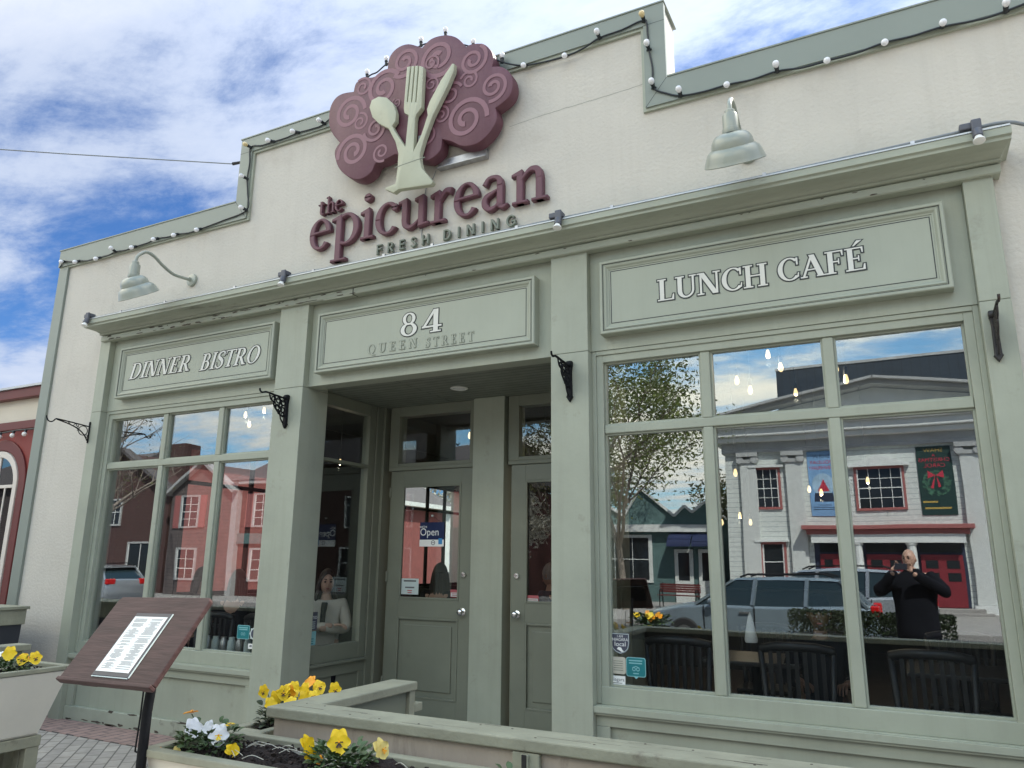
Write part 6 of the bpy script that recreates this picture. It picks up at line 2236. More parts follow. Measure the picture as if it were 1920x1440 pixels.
# ------------------------------------------------------------------ parked cars
def car(label, x, y, paint, nose=-1, scale=1.0, rz=0.0):
    t = thing('parked_car', label, 'car', (x, y, -.15), 'cars parked along the street')
    S_ = lambda u: x + nose * u * scale
    st = [(-2.25, .42, .60, .80, .74), (-2.18, .25, .60, 1.00, .84), (-1.7, .20, .62, 1.02, .88), (-.9, .20, .62, .98, .90), (0, .20, .62, .97, .91), (.85, .20, .62, .97, .90), (1.5, .22, .62, .92, .86), (2.05, .25, .60, .80, .78), (2.28, .40, .56, .66, .64)]
    body = MB()
    rings = []
    for u, zb, zm, zt, hw in st:
        ring = [(-hw * .86, zb), (-hw, zb + .14), (-hw, zm), (-hw * .97, zt - .05), (-hw * .86, zt), (hw * .86, zt), (hw * .97, zt - .05), (hw, zm), (hw, zb + .14), (hw * .86, zb)]
        rings.append([(S_(u), y + yy_ * scale, -.15 + z * scale) for yy_, z in ring])
    n = len(rings[0])
    vs = [p for r_ in rings for p in r_]
    fs = [(i * n + j, i * n + (j + 1) % n, (i + 1) * n + (j + 1) % n, (i + 1) * n + j) for i in range(len(rings) - 1) for j in range(n)]
    fs += [tuple(range(n)), tuple(range((len(rings) - 1) * n, len(rings) * n))]
    body.add(vs, fs)
    bo = body.build('body', paint, t, smooth=35, bevel=.03)

    def house(st2, name, m, parent):
        mb = MB()
        vs, n_ = [], 4
        for u, zb, zt, wb, wt in st2:
            vs += [(S_(u), y - wb * scale, -.15 + zb * scale), (S_(u if zt - zb < .01 else u), y - wt * scale, -.15 + zt * scale), (S_(u), y + wt * scale, -.15 + zt * scale), (S_(u), y + wb * scale, -.15 + zb * scale)]
        fs = []
        for i in range(len(st2) - 1):
            for j in range(4):
                fs.append((i * 4 + j, i * 4 + (j + 1) % 4, (i + 1) * 4 + (j + 1) % 4, (i + 1) * 4 + j))
        fs += [(0, 1, 2, 3), tuple(range((len(st2) - 1) * 4, len(st2) * 4))]
        mb.add(vs, fs)
        return mb.build(name, m, parent, smooth=35)

    house([(-2.05, .95, .97, .80, .79), (-1.55, .95, 1.42, .82, .66), (-.5, .94, 1.47, .84, .68), (.35, .94, 1.43, .84, .67), (1.15, .93, .95, .82, .81)], 'windows', 'car_glass', t)
    house([(-1.75, 1.40, 1.435, .66, .62), (-1.45, 1.43, 1.475, .69, .64), (-.5, 1.455, 1.515, .70, .65), (.30, 1.435, 1.475, .69, .64), (.42, 1.40, 1.41, .68, .66)], 'roof', paint, t)
    pl_ = MB()
    for s in (-1, 1):
        for a, b_ in (((1.16, .94, .83), (.38, 1.43, .685)), ((.02, .95, .855), (-.06, 1.46, .70)), ((-.98, .95, .855), (-1.02, 1.46, .70)), ((-2.06, .96, .81), (-1.60, 1.44, .67))):
            pl_.bar((S_(a[0]), y + s * a[2] * scale, -.15 + a[1] * scale), (S_(b_[0]), y + s * b_[2] * scale, -.15 + b_[1] * scale), .07, .05)
    pl_.build('pillars', paint, t)
    rl_ = MB()
    for s in (-1, 1):
        rl_.tube([(S_(-1.5), y + s * .60 * scale, -.15 + 1.50 * scale), (S_(-1.3), y + s * .60 * scale, -.15 + 1.56 * scale), (S_(.1), y + s * .60 * scale, -.15 + 1.55 * scale), (S_(.25), y + s * .60 * scale, -.15 + 1.49 * scale)], .02, 6)
    rl_.build('roof_rail', 'iron', t)
    for s in (-1, 1):
        MB().mbox(Matrix.Translation((S_(-2.17), y + s * .66 * scale, -.15 + .92 * scale)) @ Matrix.Rotation(0, 4, 'Z'), .16, .34, .20).build('tail_lamp', 'tail', t, bevel=.03)
        MB().mbox(Matrix.Translation((S_(2.14), y + s * .56 * scale, -.15 + .66 * scale)), .22, .32, .14).build('headlight', 'lens', t, bevel=.03)
        MB().ball((S_(.78), y + s * .99 * scale, -.15 + 1.0 * scale), .10, 10, 8, (1, .9, .8)).build('door_mirror', paint, t, smooth=True)
        for u in (-1.38, 1.40):
            wm_ = Matrix.Translation((S_(u), y + s * .80 * scale, -.15 + .33)) @ Matrix.Rotation(radians(90), 4, 'X')
            wh = MB().lathe([(.19, -.11), (.30, -.115), (.33, -.08), (.33, .08), (.30, .115), (.19, .11)], wm_, 26).build('wheel', 'tyre', t, smooth=40)
            MB().lathe([(.0005, .10 * -s), (.05, .10 * -s), (.19, .085 * -s), (.20, .0)], wm_, 20).build('rim', 'steel', wh, smooth=40)
    sm_ = MB()
    hd_ = MB()
    for s in (-1, 1):
        for u in (-1.05, -.02, .98):
            a_ = S_(u)
            sm_.box(a_ - .008, a_ + .008, y + s * .905 * scale - .012, y + s * .905 * scale + .012, -.15 + .34 * scale, -.15 + .93 * scale)
        for u in (-.86, .16):
            a_ = S_(u)
            hd_.box(a_ - .10, a_ + .10, y + s * .915 * scale - .018, y + s * .915 * scale + .018, -.15 + .80 * scale, -.15 + .83 * scale)
        sm_.box(S_(-1.9) if nose > 0 else S_(1.9), S_(1.9) if nose > 0 else S_(-1.9), y + s * .895 * scale - .014, y + s * .895 * scale + .014, -.15 + .235 * scale, -.15 + .33 * scale)
    sm_.build('side_trim', 'iron', t)
    hd_.build('door_handles', 'steel', t)
    if rz:
        t.rotation_euler.z = rz
    return t


car('pale blue estate car parked at the near kerb, largest in the right shop window reflection', -2.75, -11.4, 'car_blue')
car('silver car with dark roof rails parked behind the pale blue one', -1.9, -14.6, 'car_silver', scale=1.1)
car('silver grey car parked before the brick house', -27.5, -13.4, 'car_silver')

# ------------------------------------------------------------------ street furniture and planting by the kerb
hp = thing('hedge_planter', 'dark planter with a clipped green hedge behind the photographer at the kerb', 'planter', (-.5, -6.7, 0))
b = MB()
b.box(-1.60, .56, -6.95, -6.45, .0, .62)
b.build('box', 'clip', hp, bevel=.01)
hm = MB()
rr = random.Random(8)
for i in range(5200):
    X, Y, Z = rr.uniform(-1.58, .54), rr.uniform(-6.93, -6.47), .60 + .36 * rr.random() ** .6
    u = Vector((rr.gauss(0, 1), rr.gauss(0, 1), rr.gauss(0, 1))).normalized()
    v = u.orthogonal().normalized()
    s = rr.uniform(.014, .03)
    p = Vector((X, Y, Z))
    hm.quad(p - u * s, p - v * s * .6, p + u * s, p + v * s * .6)
hm.build('hedge', 'hedge', hp)
yb = thing('flower_tub', 'dark round tub of yellow flowers at the kerb', 'planter', (-3.65, -6.6, 0))
MB().lathe([(.24, 0), (.30, .30), (.33, .55), (.36, .57), (.36, .62), (.31, .62), (.30, .58)], Matrix.Translation((-3.65, -6.6, 0)), 24).build('tub', 'clip', yb, smooth=40)
MB().lathe([(.0005, .585), (.305, .58)], Matrix.Translation((-3.65, -6.6, 0)), 24).build('soil', 'soil', yb)
foliage(yb, (-3.65, -6.6, .60), .30, .18, 160, 81, 'leaf', (.06, .03))
rr = random.Random(18)
for i in range(16):
    a, d = rr.uniform(0, 2 * pi), .30 * sqrt(rr.random())
    blossom(yb, (-3.65 + d * cos(a), -6.6 + d * sin(a), .76 + rr.uniform(-.03, .06)), (rr.uniform(-.5, .5), .9, .6), .05, 'yellow' if i % 3 else 'orange', 900 + i, None)


def bench(label, x, y):
    t = thing('bench', label, 'bench', (x, y, 0), 'benches on the far pavement')
    for nm, y0, z0, y1, z1 in (('seat', -.22, .44, .20, .47), ('backrest', -.26, .55, -.22, .88)):
        m_ = MB()
        n = 4
        for i in range(n):
            if nm == 'seat':
                m_.box(x - .75, x + .75, y + y0 + i * .105, y + y0 + i * .105 + .09, z0, z1)
            else:
                m_.box(x - .75, x + .75, y + y0, y + y1, z0 + i * .085, z0 + i * .085 + .07)
        m_.build(nm, 'red_dk', t)
    for s in (-1, 1):
        l_ = MB()
        l_.tube(catmull([(x + s * .66, y + .20, 0), (x + s * .66, y + .17, .43), (x + s * .66, y - .1, .42), (x + s * .66, y - .22, .55), (x + s * .66, y - .30, .92)], 4), .022, 6)
        l_.tube([(x + s * .66, y - .18, .42), (x + s * .66, y - .28, 0)], .022, 6)
        l_.tube(catmull([(x + s * .66, y - .24, .64), (x + s * .66, y + .12, .66), (x + s * .66, y + .19, .60), (x + s * .66, y + .17, .43)], 4), .02, 6)
        l_.build('leg', 'iron', t, smooth=True)
    return t


bench('maroon slatted bench facing the street before the white framed teal shop window', -9.4, -22.4)
bench('maroon slatted bench nearer the teal shop doors', -7.4, -22.4)

# low red clapboard house beyond the alley, seen through the room and its flank windows
rr2 = thing('alley_house', 'red clapboard house with white corner trim seen through the restaurant side windows', 'house', (-12.5, 6, 0))
M['clap_alley'] = brick_mat('red_alley_clapboard', (0.25, 0.068, 0.060), (0.235, 0.064, 0.057), (0.10, 0.024, 0.021), 60.0, .15, mort=.012, rot=(radians(90), 0, radians(90)), bump=.5)
w = MB()
w.box(-15.5, -11.2, 1.9, 6.6, -.2, 3.55)
w.box(-15.5, -11.2, 6.601, 12.8, -.2, 2.95)
w.build('wall', 'clap_alley', rr2)
b = MB()
b.box(-11.199, -11.15, 12.62, 12.85, -.2, 2.94)
b.box(-11.199, -11.0, 6.602, 12.95, 2.951, 3.06)
b.box(-11.199, -11.0, 1.85, 6.65, 3.551, 3.66)
b.build('white_trim', 'trim_white', rr2)
r2 = MB()
r2.add([(-11.0, 1.8, 3.661), (-11.0, 6.7, 3.661), (-13.4, 6.7, 4.1), (-13.4, 1.8, 4.1)], [(0, 1, 2, 3)])
r2.add([(-11.0, 6.7, 3.061), (-11.0, 12.95, 3.061), (-13.4, 12.95, 4.3), (-13.4, 6.7, 4.3)], [(0, 1, 2, 3)])
r2.build('roof', 'shingle', rr2)
tree('white blossoming tree at the end of the alley beyond the red clapboard house', -12.6, 17.0, 7.0, 2.6, 61, 9000, 'pale_bloom', leaf=.09, grp='trees beyond the alley')
tree('olive leaved tree behind the alley house roof', -17.0, 14.0, 9.0, 3.0, 67, 5000, 'spring', leaf=.11, grp='trees beyond the alley')


# ================================================================== INSIDE THE RESTAURANT
def make_chair(label, x, y, rz):
    t = thing('dining_chair', label, 'chair', (0, 0, .12), 'dark dining chairs')
    s_ = MB()
    s_.box(-.21, .21, -.20, .22, .54, .575)
    s_.build('seat', 'chair', t, bevel=.012)
    bk = MB()
    bk.tube(catmull([(-.235, -.19, 1.02), (-.13, -.235, 1.045), (0, -.25, 1.05), (.13, -.235, 1.045), (.235, -.19, 1.02)], 4), .030, 8)
    bo = bk.build('top_rail', 'chair', t, smooth=True)
    sl = MB()
    for i in range(7):
        u = -.165 + .055 * i
        sl.box(u - .013, u + .013, -.232 - .02 * (1 - abs(u) / .2), -.216 - .02 * (1 - abs(u) / .2), .57, 1.03)
    sl.build('back_slats', 'chair', t)
    for sx in (-1, 1):
        MB().tube([(sx * .19, .19, .12), (sx * .19, .19, .54)], [.016, .022], 8).build('leg', 'chair', t, smooth=True)
        MB().tube([(sx * .20, -.23, .12), (sx * .20, -.19, .54), (sx * .23, -.20, 1.02)], [.017, .022, .020], 8).build('leg', 'chair', t, smooth=True)
    t.location = (x, y, .12)
    t.rotation_euler.z = rz
    return t


def make_table(label, x, y):
    t = thing('dining_table', label, 'table', (0, 0, .12), 'dining tables by the windows')
    tb = MB().box(-.36, .36, -.36, .36, .855, .885)
    tb.build('tabletop', 'table', t, bevel=.006)
    p = MB()
    p.lathe([(.24, .12), (.24, .135), (.05, .16), (.04, .2), (.04, .855)], None, 16)
    p.build('pedestal', 'iron', t, smooth=40)
    t.location = (x, y, .12)
    return t


tb0 = make_table('dark square table with a white folded napkin behind the right shop window mullion', -1.10, 1.15)
for x, y, lab in ((.30, 1.15, 'dark square table at the right end of the right shop window'), (-7.0, 1.35, 'dark square table under the left shop window where two diners sit'),
                  (-5.75, 1.30, 'dark square table behind the left shop window by the entrance'), (-4.35, 2.9, 'dark square table straight behind the left entrance door'), (-.9, 3.4, 'dark square table in the middle of the right hand room')):
    dup(tb0, (x, y, .12), None, lab)
ch0 = make_chair('dark slatted chair with its back to the right shop window at the left end', -1.52, .62, 0)
for x, y, rz, lab in ((-.72, .62, .05, 'dark slatted chair with its back to the middle pane of the right shop window'), (.10, .60, -.06, 'dark slatted chair with its back to the right pane of the right shop window'),
                      (.62, 1.25, 1.4, 'dark slatted chair turned sideways at the right end of the right window'), (-1.15, 1.85, pi, 'dark slatted chair facing the right shop window across the table'),
                      (.30, 1.85, 3.0, 'dark slatted chair facing the right window at the right table'), (-6.20, .60, .1, 'dark slatted chair with its back to the left shop window'),
                      (-5.55, .62, -.1, 'dark slatted chair with its back to the left shop window near the entrance'), (-7.3, .95, -.3, 'dark slatted chair of the diner nearest the left end of the left window'),
                      (-6.66, 1.95, pi, 'dark slatted chair facing the left shop window'), (-4.55, 2.35, 0.2, 'dark slatted chair behind the left entrance door')):
    dup(ch0, (x, y, .12), rz, lab)
nk = thing('folded_napkin', 'white napkin folded to a point on the table behind the right shop window', 'napkin', (-1.10, .98, 1.005))
MB().lathe([(.045, 0), (.050, .02), (.035, .10), (.012, .20), (.0005, .22)], Matrix.Translation((-1.10, .98, 1.0055)), 10).build('cloth', 'napkin', nk, smooth=50)
nk = thing('folded_napkin', 'white napkin folded to a point on a table in the left shop window', 'napkin', (-6.1, 1.15, 1.005))
MB().lathe([(.045, 0), (.050, .02), (.035, .10), (.012, .20), (.0005, .22)], Matrix.Translation((-5.95, 1.12, 1.0055)), 10).build('cloth', 'napkin', nk, smooth=50)
jr = random.Random(3)
for i in range(6):
    x = -6.02 + i * .105
    j = thing('glass_jar', ('pale ribbed jar on the inside sill of the left shop window, ' + ('first', 'second', 'third', 'fourth', 'fifth', 'last')[i] + ' from the left'), 'jar', (x, .20, .70), 'jars along the left window sill')
    MB().lathe([(.035, 0), (.038, .01), (.038, .11), (.028, .13), (.028, .15), (.0005, .152)], Matrix.Translation((x, .20, .72)), 14).build('jar_body', 'notice' if i % 2 else 'steel', j, smooth=40)
MB().box(-7.6, -5.2, .125, .29, .66, .715).build('window_ledge', 'sage', R)
MB().box(-1.95, .52, .125, .22, .66, .715).build('window_ledge', 'sage', R)

pr2 = random.Random(9)
pend = [(-1.18, 1.5, 3.16), (-1.07, 1.5, 3.06), (-.90, 1.5, 3.37), (-.80, 1.5, 3.24), (-.42, 1.5, 3.31), (-.36, 1.5, 3.18), (-.29, 1.5, 3.08), (-.85, 3.0, 3.33), (-7.2, 1.5, 3.33), (-7.12, 1.5, 3.20), (-6.89, 1.5, 3.36), (-7.53, 1.5, 3.17),
        (-1.5, 2.9, 2.50), (-.95, 4.6, 2.46), (-.80, 4.4, 2.40), (-.55, 4.5, 2.46), (-.30, 4.7, 2.55), (-6.9, 3.0, 2.9), (-4.4, 2.3, 3.0), (-4.3, 2.4, 2.95), (-2.1, 5.0, 2.1), (-1.9, 5.2, 2.2), (-1.75, 5.1, 2.1), (-3.75, 3.0, 2.75)]
ordn = ['over the left of the right window', 'low at left in the right window', 'topmost in the middle pane of the right window', 'beside the topmost lamp of the right window', 'top left in the right pane of the right window',
        'middle of the right pane of the right window', 'lowest in the right pane of the right window', 'deeper behind the middle pane of the right window', 'upper middle of the three in the left window', 'lower middle of the group in the left window',
        'rightmost in the left shop window', 'leftmost in the left shop window', 'low in the left lower pane of the right window', 'deep in the room, left of a close group of four', 'deep in the room, lowest of a close group of four',
        'deep in the room, third of a close group of four', 'deep in the room, rightmost of a close group of four', 'low behind the left shop window', 'left one of two seen through the left door transom', 'right one of two seen through the left door transom',
        'deep and low, left of three over the teal gables', 'deep and low, middle of three over the teal gables', 'deep and low, right of three over the teal gables', 'alone behind the right entrance door']
for i_, ((x, y, z), w_) in enumerate(zip(pend, ordn)):
    t = thing('pendant_lamp', 'glowing bare bulb, ' + w_, 'pendant lamp', (x, y, z), 'bare pendant bulbs')
    MB().tube([(x, y, z + .12), (x, y, 3.775)], .004, 5).build('cord', 'cable', t)
    MB().lathe([(.004, .135), (.016, .125), (.018, .07), (.014, .065)], Matrix.Translation((x, y, z)), 10).build('lamp_holder', 'iron', t, smooth=40)
    MB().lathe([(.010, .064), (.014, .050), (.021, .022), (.021, .006), (.014, -.012), (.0005, -.020)], Matrix.Translation((x, y, z)), 14).build('bulb', 'filament', t, smooth=True)
    if i_ in (2, 5, 7, 8, 10, 14, 16, 17, 21):
        ld = bpy.data.lights.new('lamp_light', 'POINT')
        ld.energy = 3.5
        ld.color = (1.0, 0.82, 0.58)
        ld.shadow_soft_size = .02
        lo = bpy.data.objects.new('lamp_light', ld)
        COL.objects.link(lo)
        lo.parent = t
        lo.location = (0, 0, -.07)
cb2 = MB()
cb2.box(-8.5, -7.9, 3.0, 5.5, .12, 1.2)
ct = thing('bar_counter', 'dark bar counter at the back of the room behind the doors', 'counter', (-2.1, 6.7, .12))
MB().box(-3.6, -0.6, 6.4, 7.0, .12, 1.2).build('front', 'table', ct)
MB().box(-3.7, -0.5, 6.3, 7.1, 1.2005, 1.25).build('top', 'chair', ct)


# ================================================================== PEOPLE
def skinned(nodes, edges, root, sub=2):
    """grow one smooth surface over a skeleton; nodes: name -> (x,y,z,rx,ry)"""
    names = list(nodes)
    me = bpy.data.meshes.new('skeleton')
    me.from_pydata([nodes[n][:3] for n in names], [(names.index(a), names.index(b)) for a, b in edges], [])
    o = bpy.data.objects.new('skeleton', me)
    COL.objects.link(o)
    o.modifiers.new('skin', 'SKIN').use_smooth_shade = True
    sv = me.skin_vertices[0].data
    for i, n in enumerate(names):
        q = nodes[n]
        sv[i].radius = (q[3], q[4] if len(q) > 4 else q[3])
        sv[i].use_root = (n == root)
    ss = o.modifiers.new('sub', 'SUBSURF')
    ss.levels = sub
    ss.render_levels = sub
    dg = bpy.context.evaluated_depsgraph_get()
    dg.update()
    ev = bpy.data.meshes.new_from_object(o.evaluated_get(dg))
    vs = [tuple(v.co) for v in ev.vertices]
    fs = [tuple(p.vertices) for p in ev.polygons]
    bpy.data.objects.remove(o)
    bpy.data.meshes.remove(ev)
    return vs, fs


def xf(mtx, vs):
    return [tuple(mtx @ Vector(v)) for v in vs]


def head_mesh(mb, m, sc=1.0):
    """head facing local +y, chin near z=-.10, crown at z=.13"""
    vs, fs = [], []
    nU, nV = 20, 16
    for i in range(nV + 1):
        v = -pi / 2 + pi * i / nV
        for j in range(nU):
            u = 2 * pi * j / nU
            x, y, z = cos(v) * cos(u), cos(v) * sin(u), sin(v)
            wx = .076 * (1 - .26 * max(0, -z) ** 1.3)
            wy = .097 if y < 0 else .090
            X, Y, Z = x * wx, y * wy, z * .122
            if y > 0 and z < 0:
                Y += .014 * (-z) * y
            if y < -.2 and z < -.2:
                Y *= (1 - .35 * (-z))
            if y > .55:                                   # brow, sockets
                a = abs(x)
                Y += .006 * math.exp(-((z - .18) / .12) ** 2)
                Y -= .012 * math.exp(-((z - .02) / .13) ** 2) * math.exp(-((a - .38) / .2) ** 2)
                Y += .006 * math.exp(-((z + .55) / .10) ** 2) * math.exp(-(a / .3) ** 2)
            vs.append((X * sc, Y * sc, Z * sc))
    for i in range(nV):
        for j in range(nU):
            fs.append((i * nU + j, i * nU + (j + 1) % nU, (i + 1) * nU + (j + 1) % nU, (i + 1) * nU + j))
    mb.add(xf(m, vs), fs)
    S_ = Matrix.Diagonal((sc, sc, sc, 1))
    mb.lathe([(.0005, .030), (.006, .022), (.010, .0), (.015, -.022), (.014, -.030), (.0005, -.034)], m @ S_ @ Matrix.Translation((0, .095, -.008)) @ Matrix.Rotation(radians(-14), 4, 'X'), 10)
    for s in (-1, 1):
        mb.ball(m @ S_ @ Vector((s * .076, -.012, -.005)), .022 * sc, 8, 6, (.45, .8, 1.35))


def face_parts(parent, m, sc=1.0):
    S_ = Matrix.Diagonal((sc, sc, sc, 1))
    ey, li = MB(), MB()
    for s in (-1, 1):
        ey.ball(m @ S_ @ Vector((s * .029, .078, .006)), .0105 * sc, 8, 6)
        ey.mbox(m @ S_ @ Matrix.Translation((s * .030, .090, .030)) @ Matrix.Rotation(radians(-s * 6), 4, 'Y'), .030, .008, .006)
    ey.build('eyes', 'hair', parent, smooth=True)
    li.lathe([(.0005, -.020), (.005, -.012), (.0065, 0), (.005, .012), (.0005, .020)], m @ S_ @ Matrix.Translation((0, .094, -.062)) @ Matrix.Rotation(radians(90), 4, 'Y'), 8)
    li.build('lips', 'win_red', parent, smooth=True)


def hand(mb, m, curl=.6, sc=1.0, side=1):
    """palm in local xy, fingers towards +y, thumb on the side given; five separate bent fingers"""
    N_ = {'w': (0, -.045, 0, .021, .017), 'p': (0, 0, 0, .026, .013), 'k': (0, .038, 0, .030, .012)}
    E_ = [('w', 'p'), ('p', 'k')]
    vs, fs = skinned(N_, E_, 'p', 2)
    S_ = Matrix.Diagonal((sc, sc, sc, 1))
    mb.add(xf(m @ S_, vs), fs)
    for i, (x, L, a) in enumerate(((-.027, .062, -.12), (-.009, .074, -.03), (.009, .070, .04), (.026, .054, .14))):
        P = [Vector((x, .035, 0))]
        ang = .15
        for k_, f in enumerate((.42, .32, .26)):
            ang += curl * (.7 + .15 * k_ + .05 * i)
            P.append(P[-1] + Vector((sin(a) * cos(ang), cos(a) * cos(ang), -sin(ang))) * L * f)
        mb.tube([m @ S_ @ Vector(p) for p in catmull(P, 3)], [.0085 * sc * (1 - .03 * j) for j in range(10)], 7)
    P = [Vector((side * .022, -.012, 0)), Vector((side * .045, .012, -.012)), Vector((side * .052, .036, -.024)), Vector((side * .046, .054, -.034))]
    mb.tube([m @ S_ @ Vector(p) for p in catmull(P, 3)], [.0105 * sc - .0003 * j for j in range(10)], 7)


def local(x, y, z, rz):
    return Matrix.Translation((x, y, z)) @ Matrix.Rotation(rz, 4, 'Z')


# ---- the photographer, standing at the kerb side of the patio with a phone held up
PX, PY = .075, -5.60
ph = thing('person', 'bald person in a black coat holding up a phone to photograph the shopfront', 'person', (PX, PY, 0))
cm = cam.matrix_world
fw = -(cm.to_3x3().col[2]); rt = cm.to_3x3().col[0]; up_ = cm.to_3x3().col[1]
C0 = cm.translation.copy()
lh = C0 - rt * .165 - fw * .055 - up_ * .01
rh_ = C0 + rt * .035 - fw * .065 - up_ * .02
body = MB()
Nn = {'pel': (PX, PY, .95, .155, .115), 'wai': (PX, PY, 1.12, .150, .105), 'che': (PX, PY - .01, 1.33, .175, .115), 'nek': (PX, PY + .01, 1.50, .060, .060), 'hd': (PX, PY + .04, 1.58, .055, .06),
      'ls': (PX - .19, PY, 1.43, .070), 'le': (PX - .40, PY + .10, 1.28, .050), 'lw': (lh.x - .01, lh.y - .03, lh.z - .05, .030), 'rs': (PX + .19, PY, 1.43, .070), 're': (PX + .33, PY + .13, 1.29, .050), 'rw': (rh_.x + .02, rh_.y - .03, rh_.z - .05, .030),
      'lh': (PX - .10, PY, .88, .10), 'lk': (PX - .12, PY + .02, .48, .068), 'la': (PX - .13, PY - .01, .09, .042), 'lt': (PX - .15, PY + .16, .035, .036), 'rh': (PX + .10, PY, .88, .10), 'rk': (PX + .12, PY + .02, .48, .068), 'ra': (PX + .13, PY - .01, .09, .042), 'rt': (PX + .16, PY + .16, .035, .036)}
Ee = [('pel', 'wai'), ('wai', 'che'), ('che', 'nek'), ('nek', 'hd'), ('che', 'ls'), ('ls', 'le'), ('le', 'lw'), ('che', 'rs'), ('rs', 're'), ('re', 'rw'), ('pel', 'lh'), ('lh', 'lk'), ('lk', 'la'), ('la', 'lt'), ('pel', 'rh'), ('rh', 'rk'), ('rk', 'ra'), ('ra', 'rt')]
vs, fs = skinned(Nn, Ee, 'pel', 2)
body.add(vs, fs)
HM = local(PX - .02, PY + .045, 1.665, radians(22)) @ Matrix.Rotation(radians(4), 4, 'X')
head_mesh(body, HM)
Rm = Matrix((rt, up_, -fw)).transposed().to_4x4()


def at_(p, R_):
    m_ = R_.copy()
    m_.translation = p
    return m_


hand(body, at_(lh, Rm @ Matrix.Rotation(radians(-40), 4, 'Z') @ Matrix.Rotation(radians(20), 4, 'X')), .55, 1, 1)
hand(body, at_(rh_, Rm @ Matrix.Rotation(radians(25), 4, 'Z') @ Matrix.Rotation(radians(20), 4, 'X')), .75, 1, -1)
body.build('body', 'skin', ph, smooth=True)
face_parts(ph, HM)
coat = MB()


def loft(mb, rings, cx, cy, n=24):
    b0 = len(mb.v)
    for z, rx, ry, oy in rings:
        for j in range(n):
            a = 2 * pi * j / n
            ca, sa = cos(a), sin(a)
            mb.v.append((cx + rx * math.copysign(abs(ca) ** .8, ca), cy + oy + ry * math.copysign(abs(sa) ** .8, sa), z))
    for i in range(len(rings) - 1):
        for j in range(n):
            j2 = (j + 1) % n
            mb.f.append((b0 + i * n + j, b0 + i * n + j2, b0 + (i + 1) * n + j2, b0 + (i + 1) * n + j))
    mb.f.append(tuple(b0 + j for j in range(n)))
    mb.f.append(tuple(b0 + (len(rings) - 1) * n + j for j in range(n)))


loft(coat, [(.66, .25, .19, 0), (.80, .25, .19, 0), (.98, .245, .185, 0), (1.12, .24, .175, .01), (1.28, .255, .17, .01), (1.38, .265, .155, .005), (1.44, .24, .13, 0), (1.48, .16, .11, 0), (1.52, .095, .09, .01), (1.55, .085, .085, .015)], PX, PY)
for a_, b_, c_ in (('ls', 'le', 'lw'), ('rs', 're', 'rw')):
    A_, B_, C_ = (Vector(Nn[k_][:3]) for k_ in (a_, b_, c_))
    P = catmull([tuple(A_ + (A_ - B_) * .1), tuple(A_ + (B_ - A_) * .35), tuple(B_), tuple(B_ + (C_ - B_) * .5), tuple(B_ + (C_ - B_) * .92)], 5)
    coat.tube(P, [.100 - .0026 * i for i in range(len(P))], 14)
fr_ = random.Random(2)
coat.v = [(x + .006 * sin(z * 34 + x * 9) + fr_.uniform(-.002, .002), y + .007 * sin(z * 27 + x * 21), z) for x, y, z in coat.v]
coat.build('coat', 'cloth_dk', ph, smooth=True)
tr_ = MB()
for s, k_ in ((-1, 'l'), (1, 'r')):
    P = [Nn[k_ + 'h'], Nn[k_ + 'k'], Nn[k_ + 'a']]
    tr_.tube(catmull([tuple(p[:3]) for p in P], 5), [.118 - .0055 * i for i in range(11)], 12)
    tr_.ball((PX + s * .145, PY + .08, .05), .06, 12, 8, (.8, 2.2, .95))
tr_.build('trousers', 'cloth_dk', ph, smooth=True)
pn = thing('phone', 'black phone held sideways in front of the photographer', 'phone', tuple(C0 - rt * .065 - fw * .03))
MB().mbox(at_(C0 - rt * .065 - fw * .030, Rm), .158, .076, .009).build('phone_body', 'clip', pn, bevel=.004)


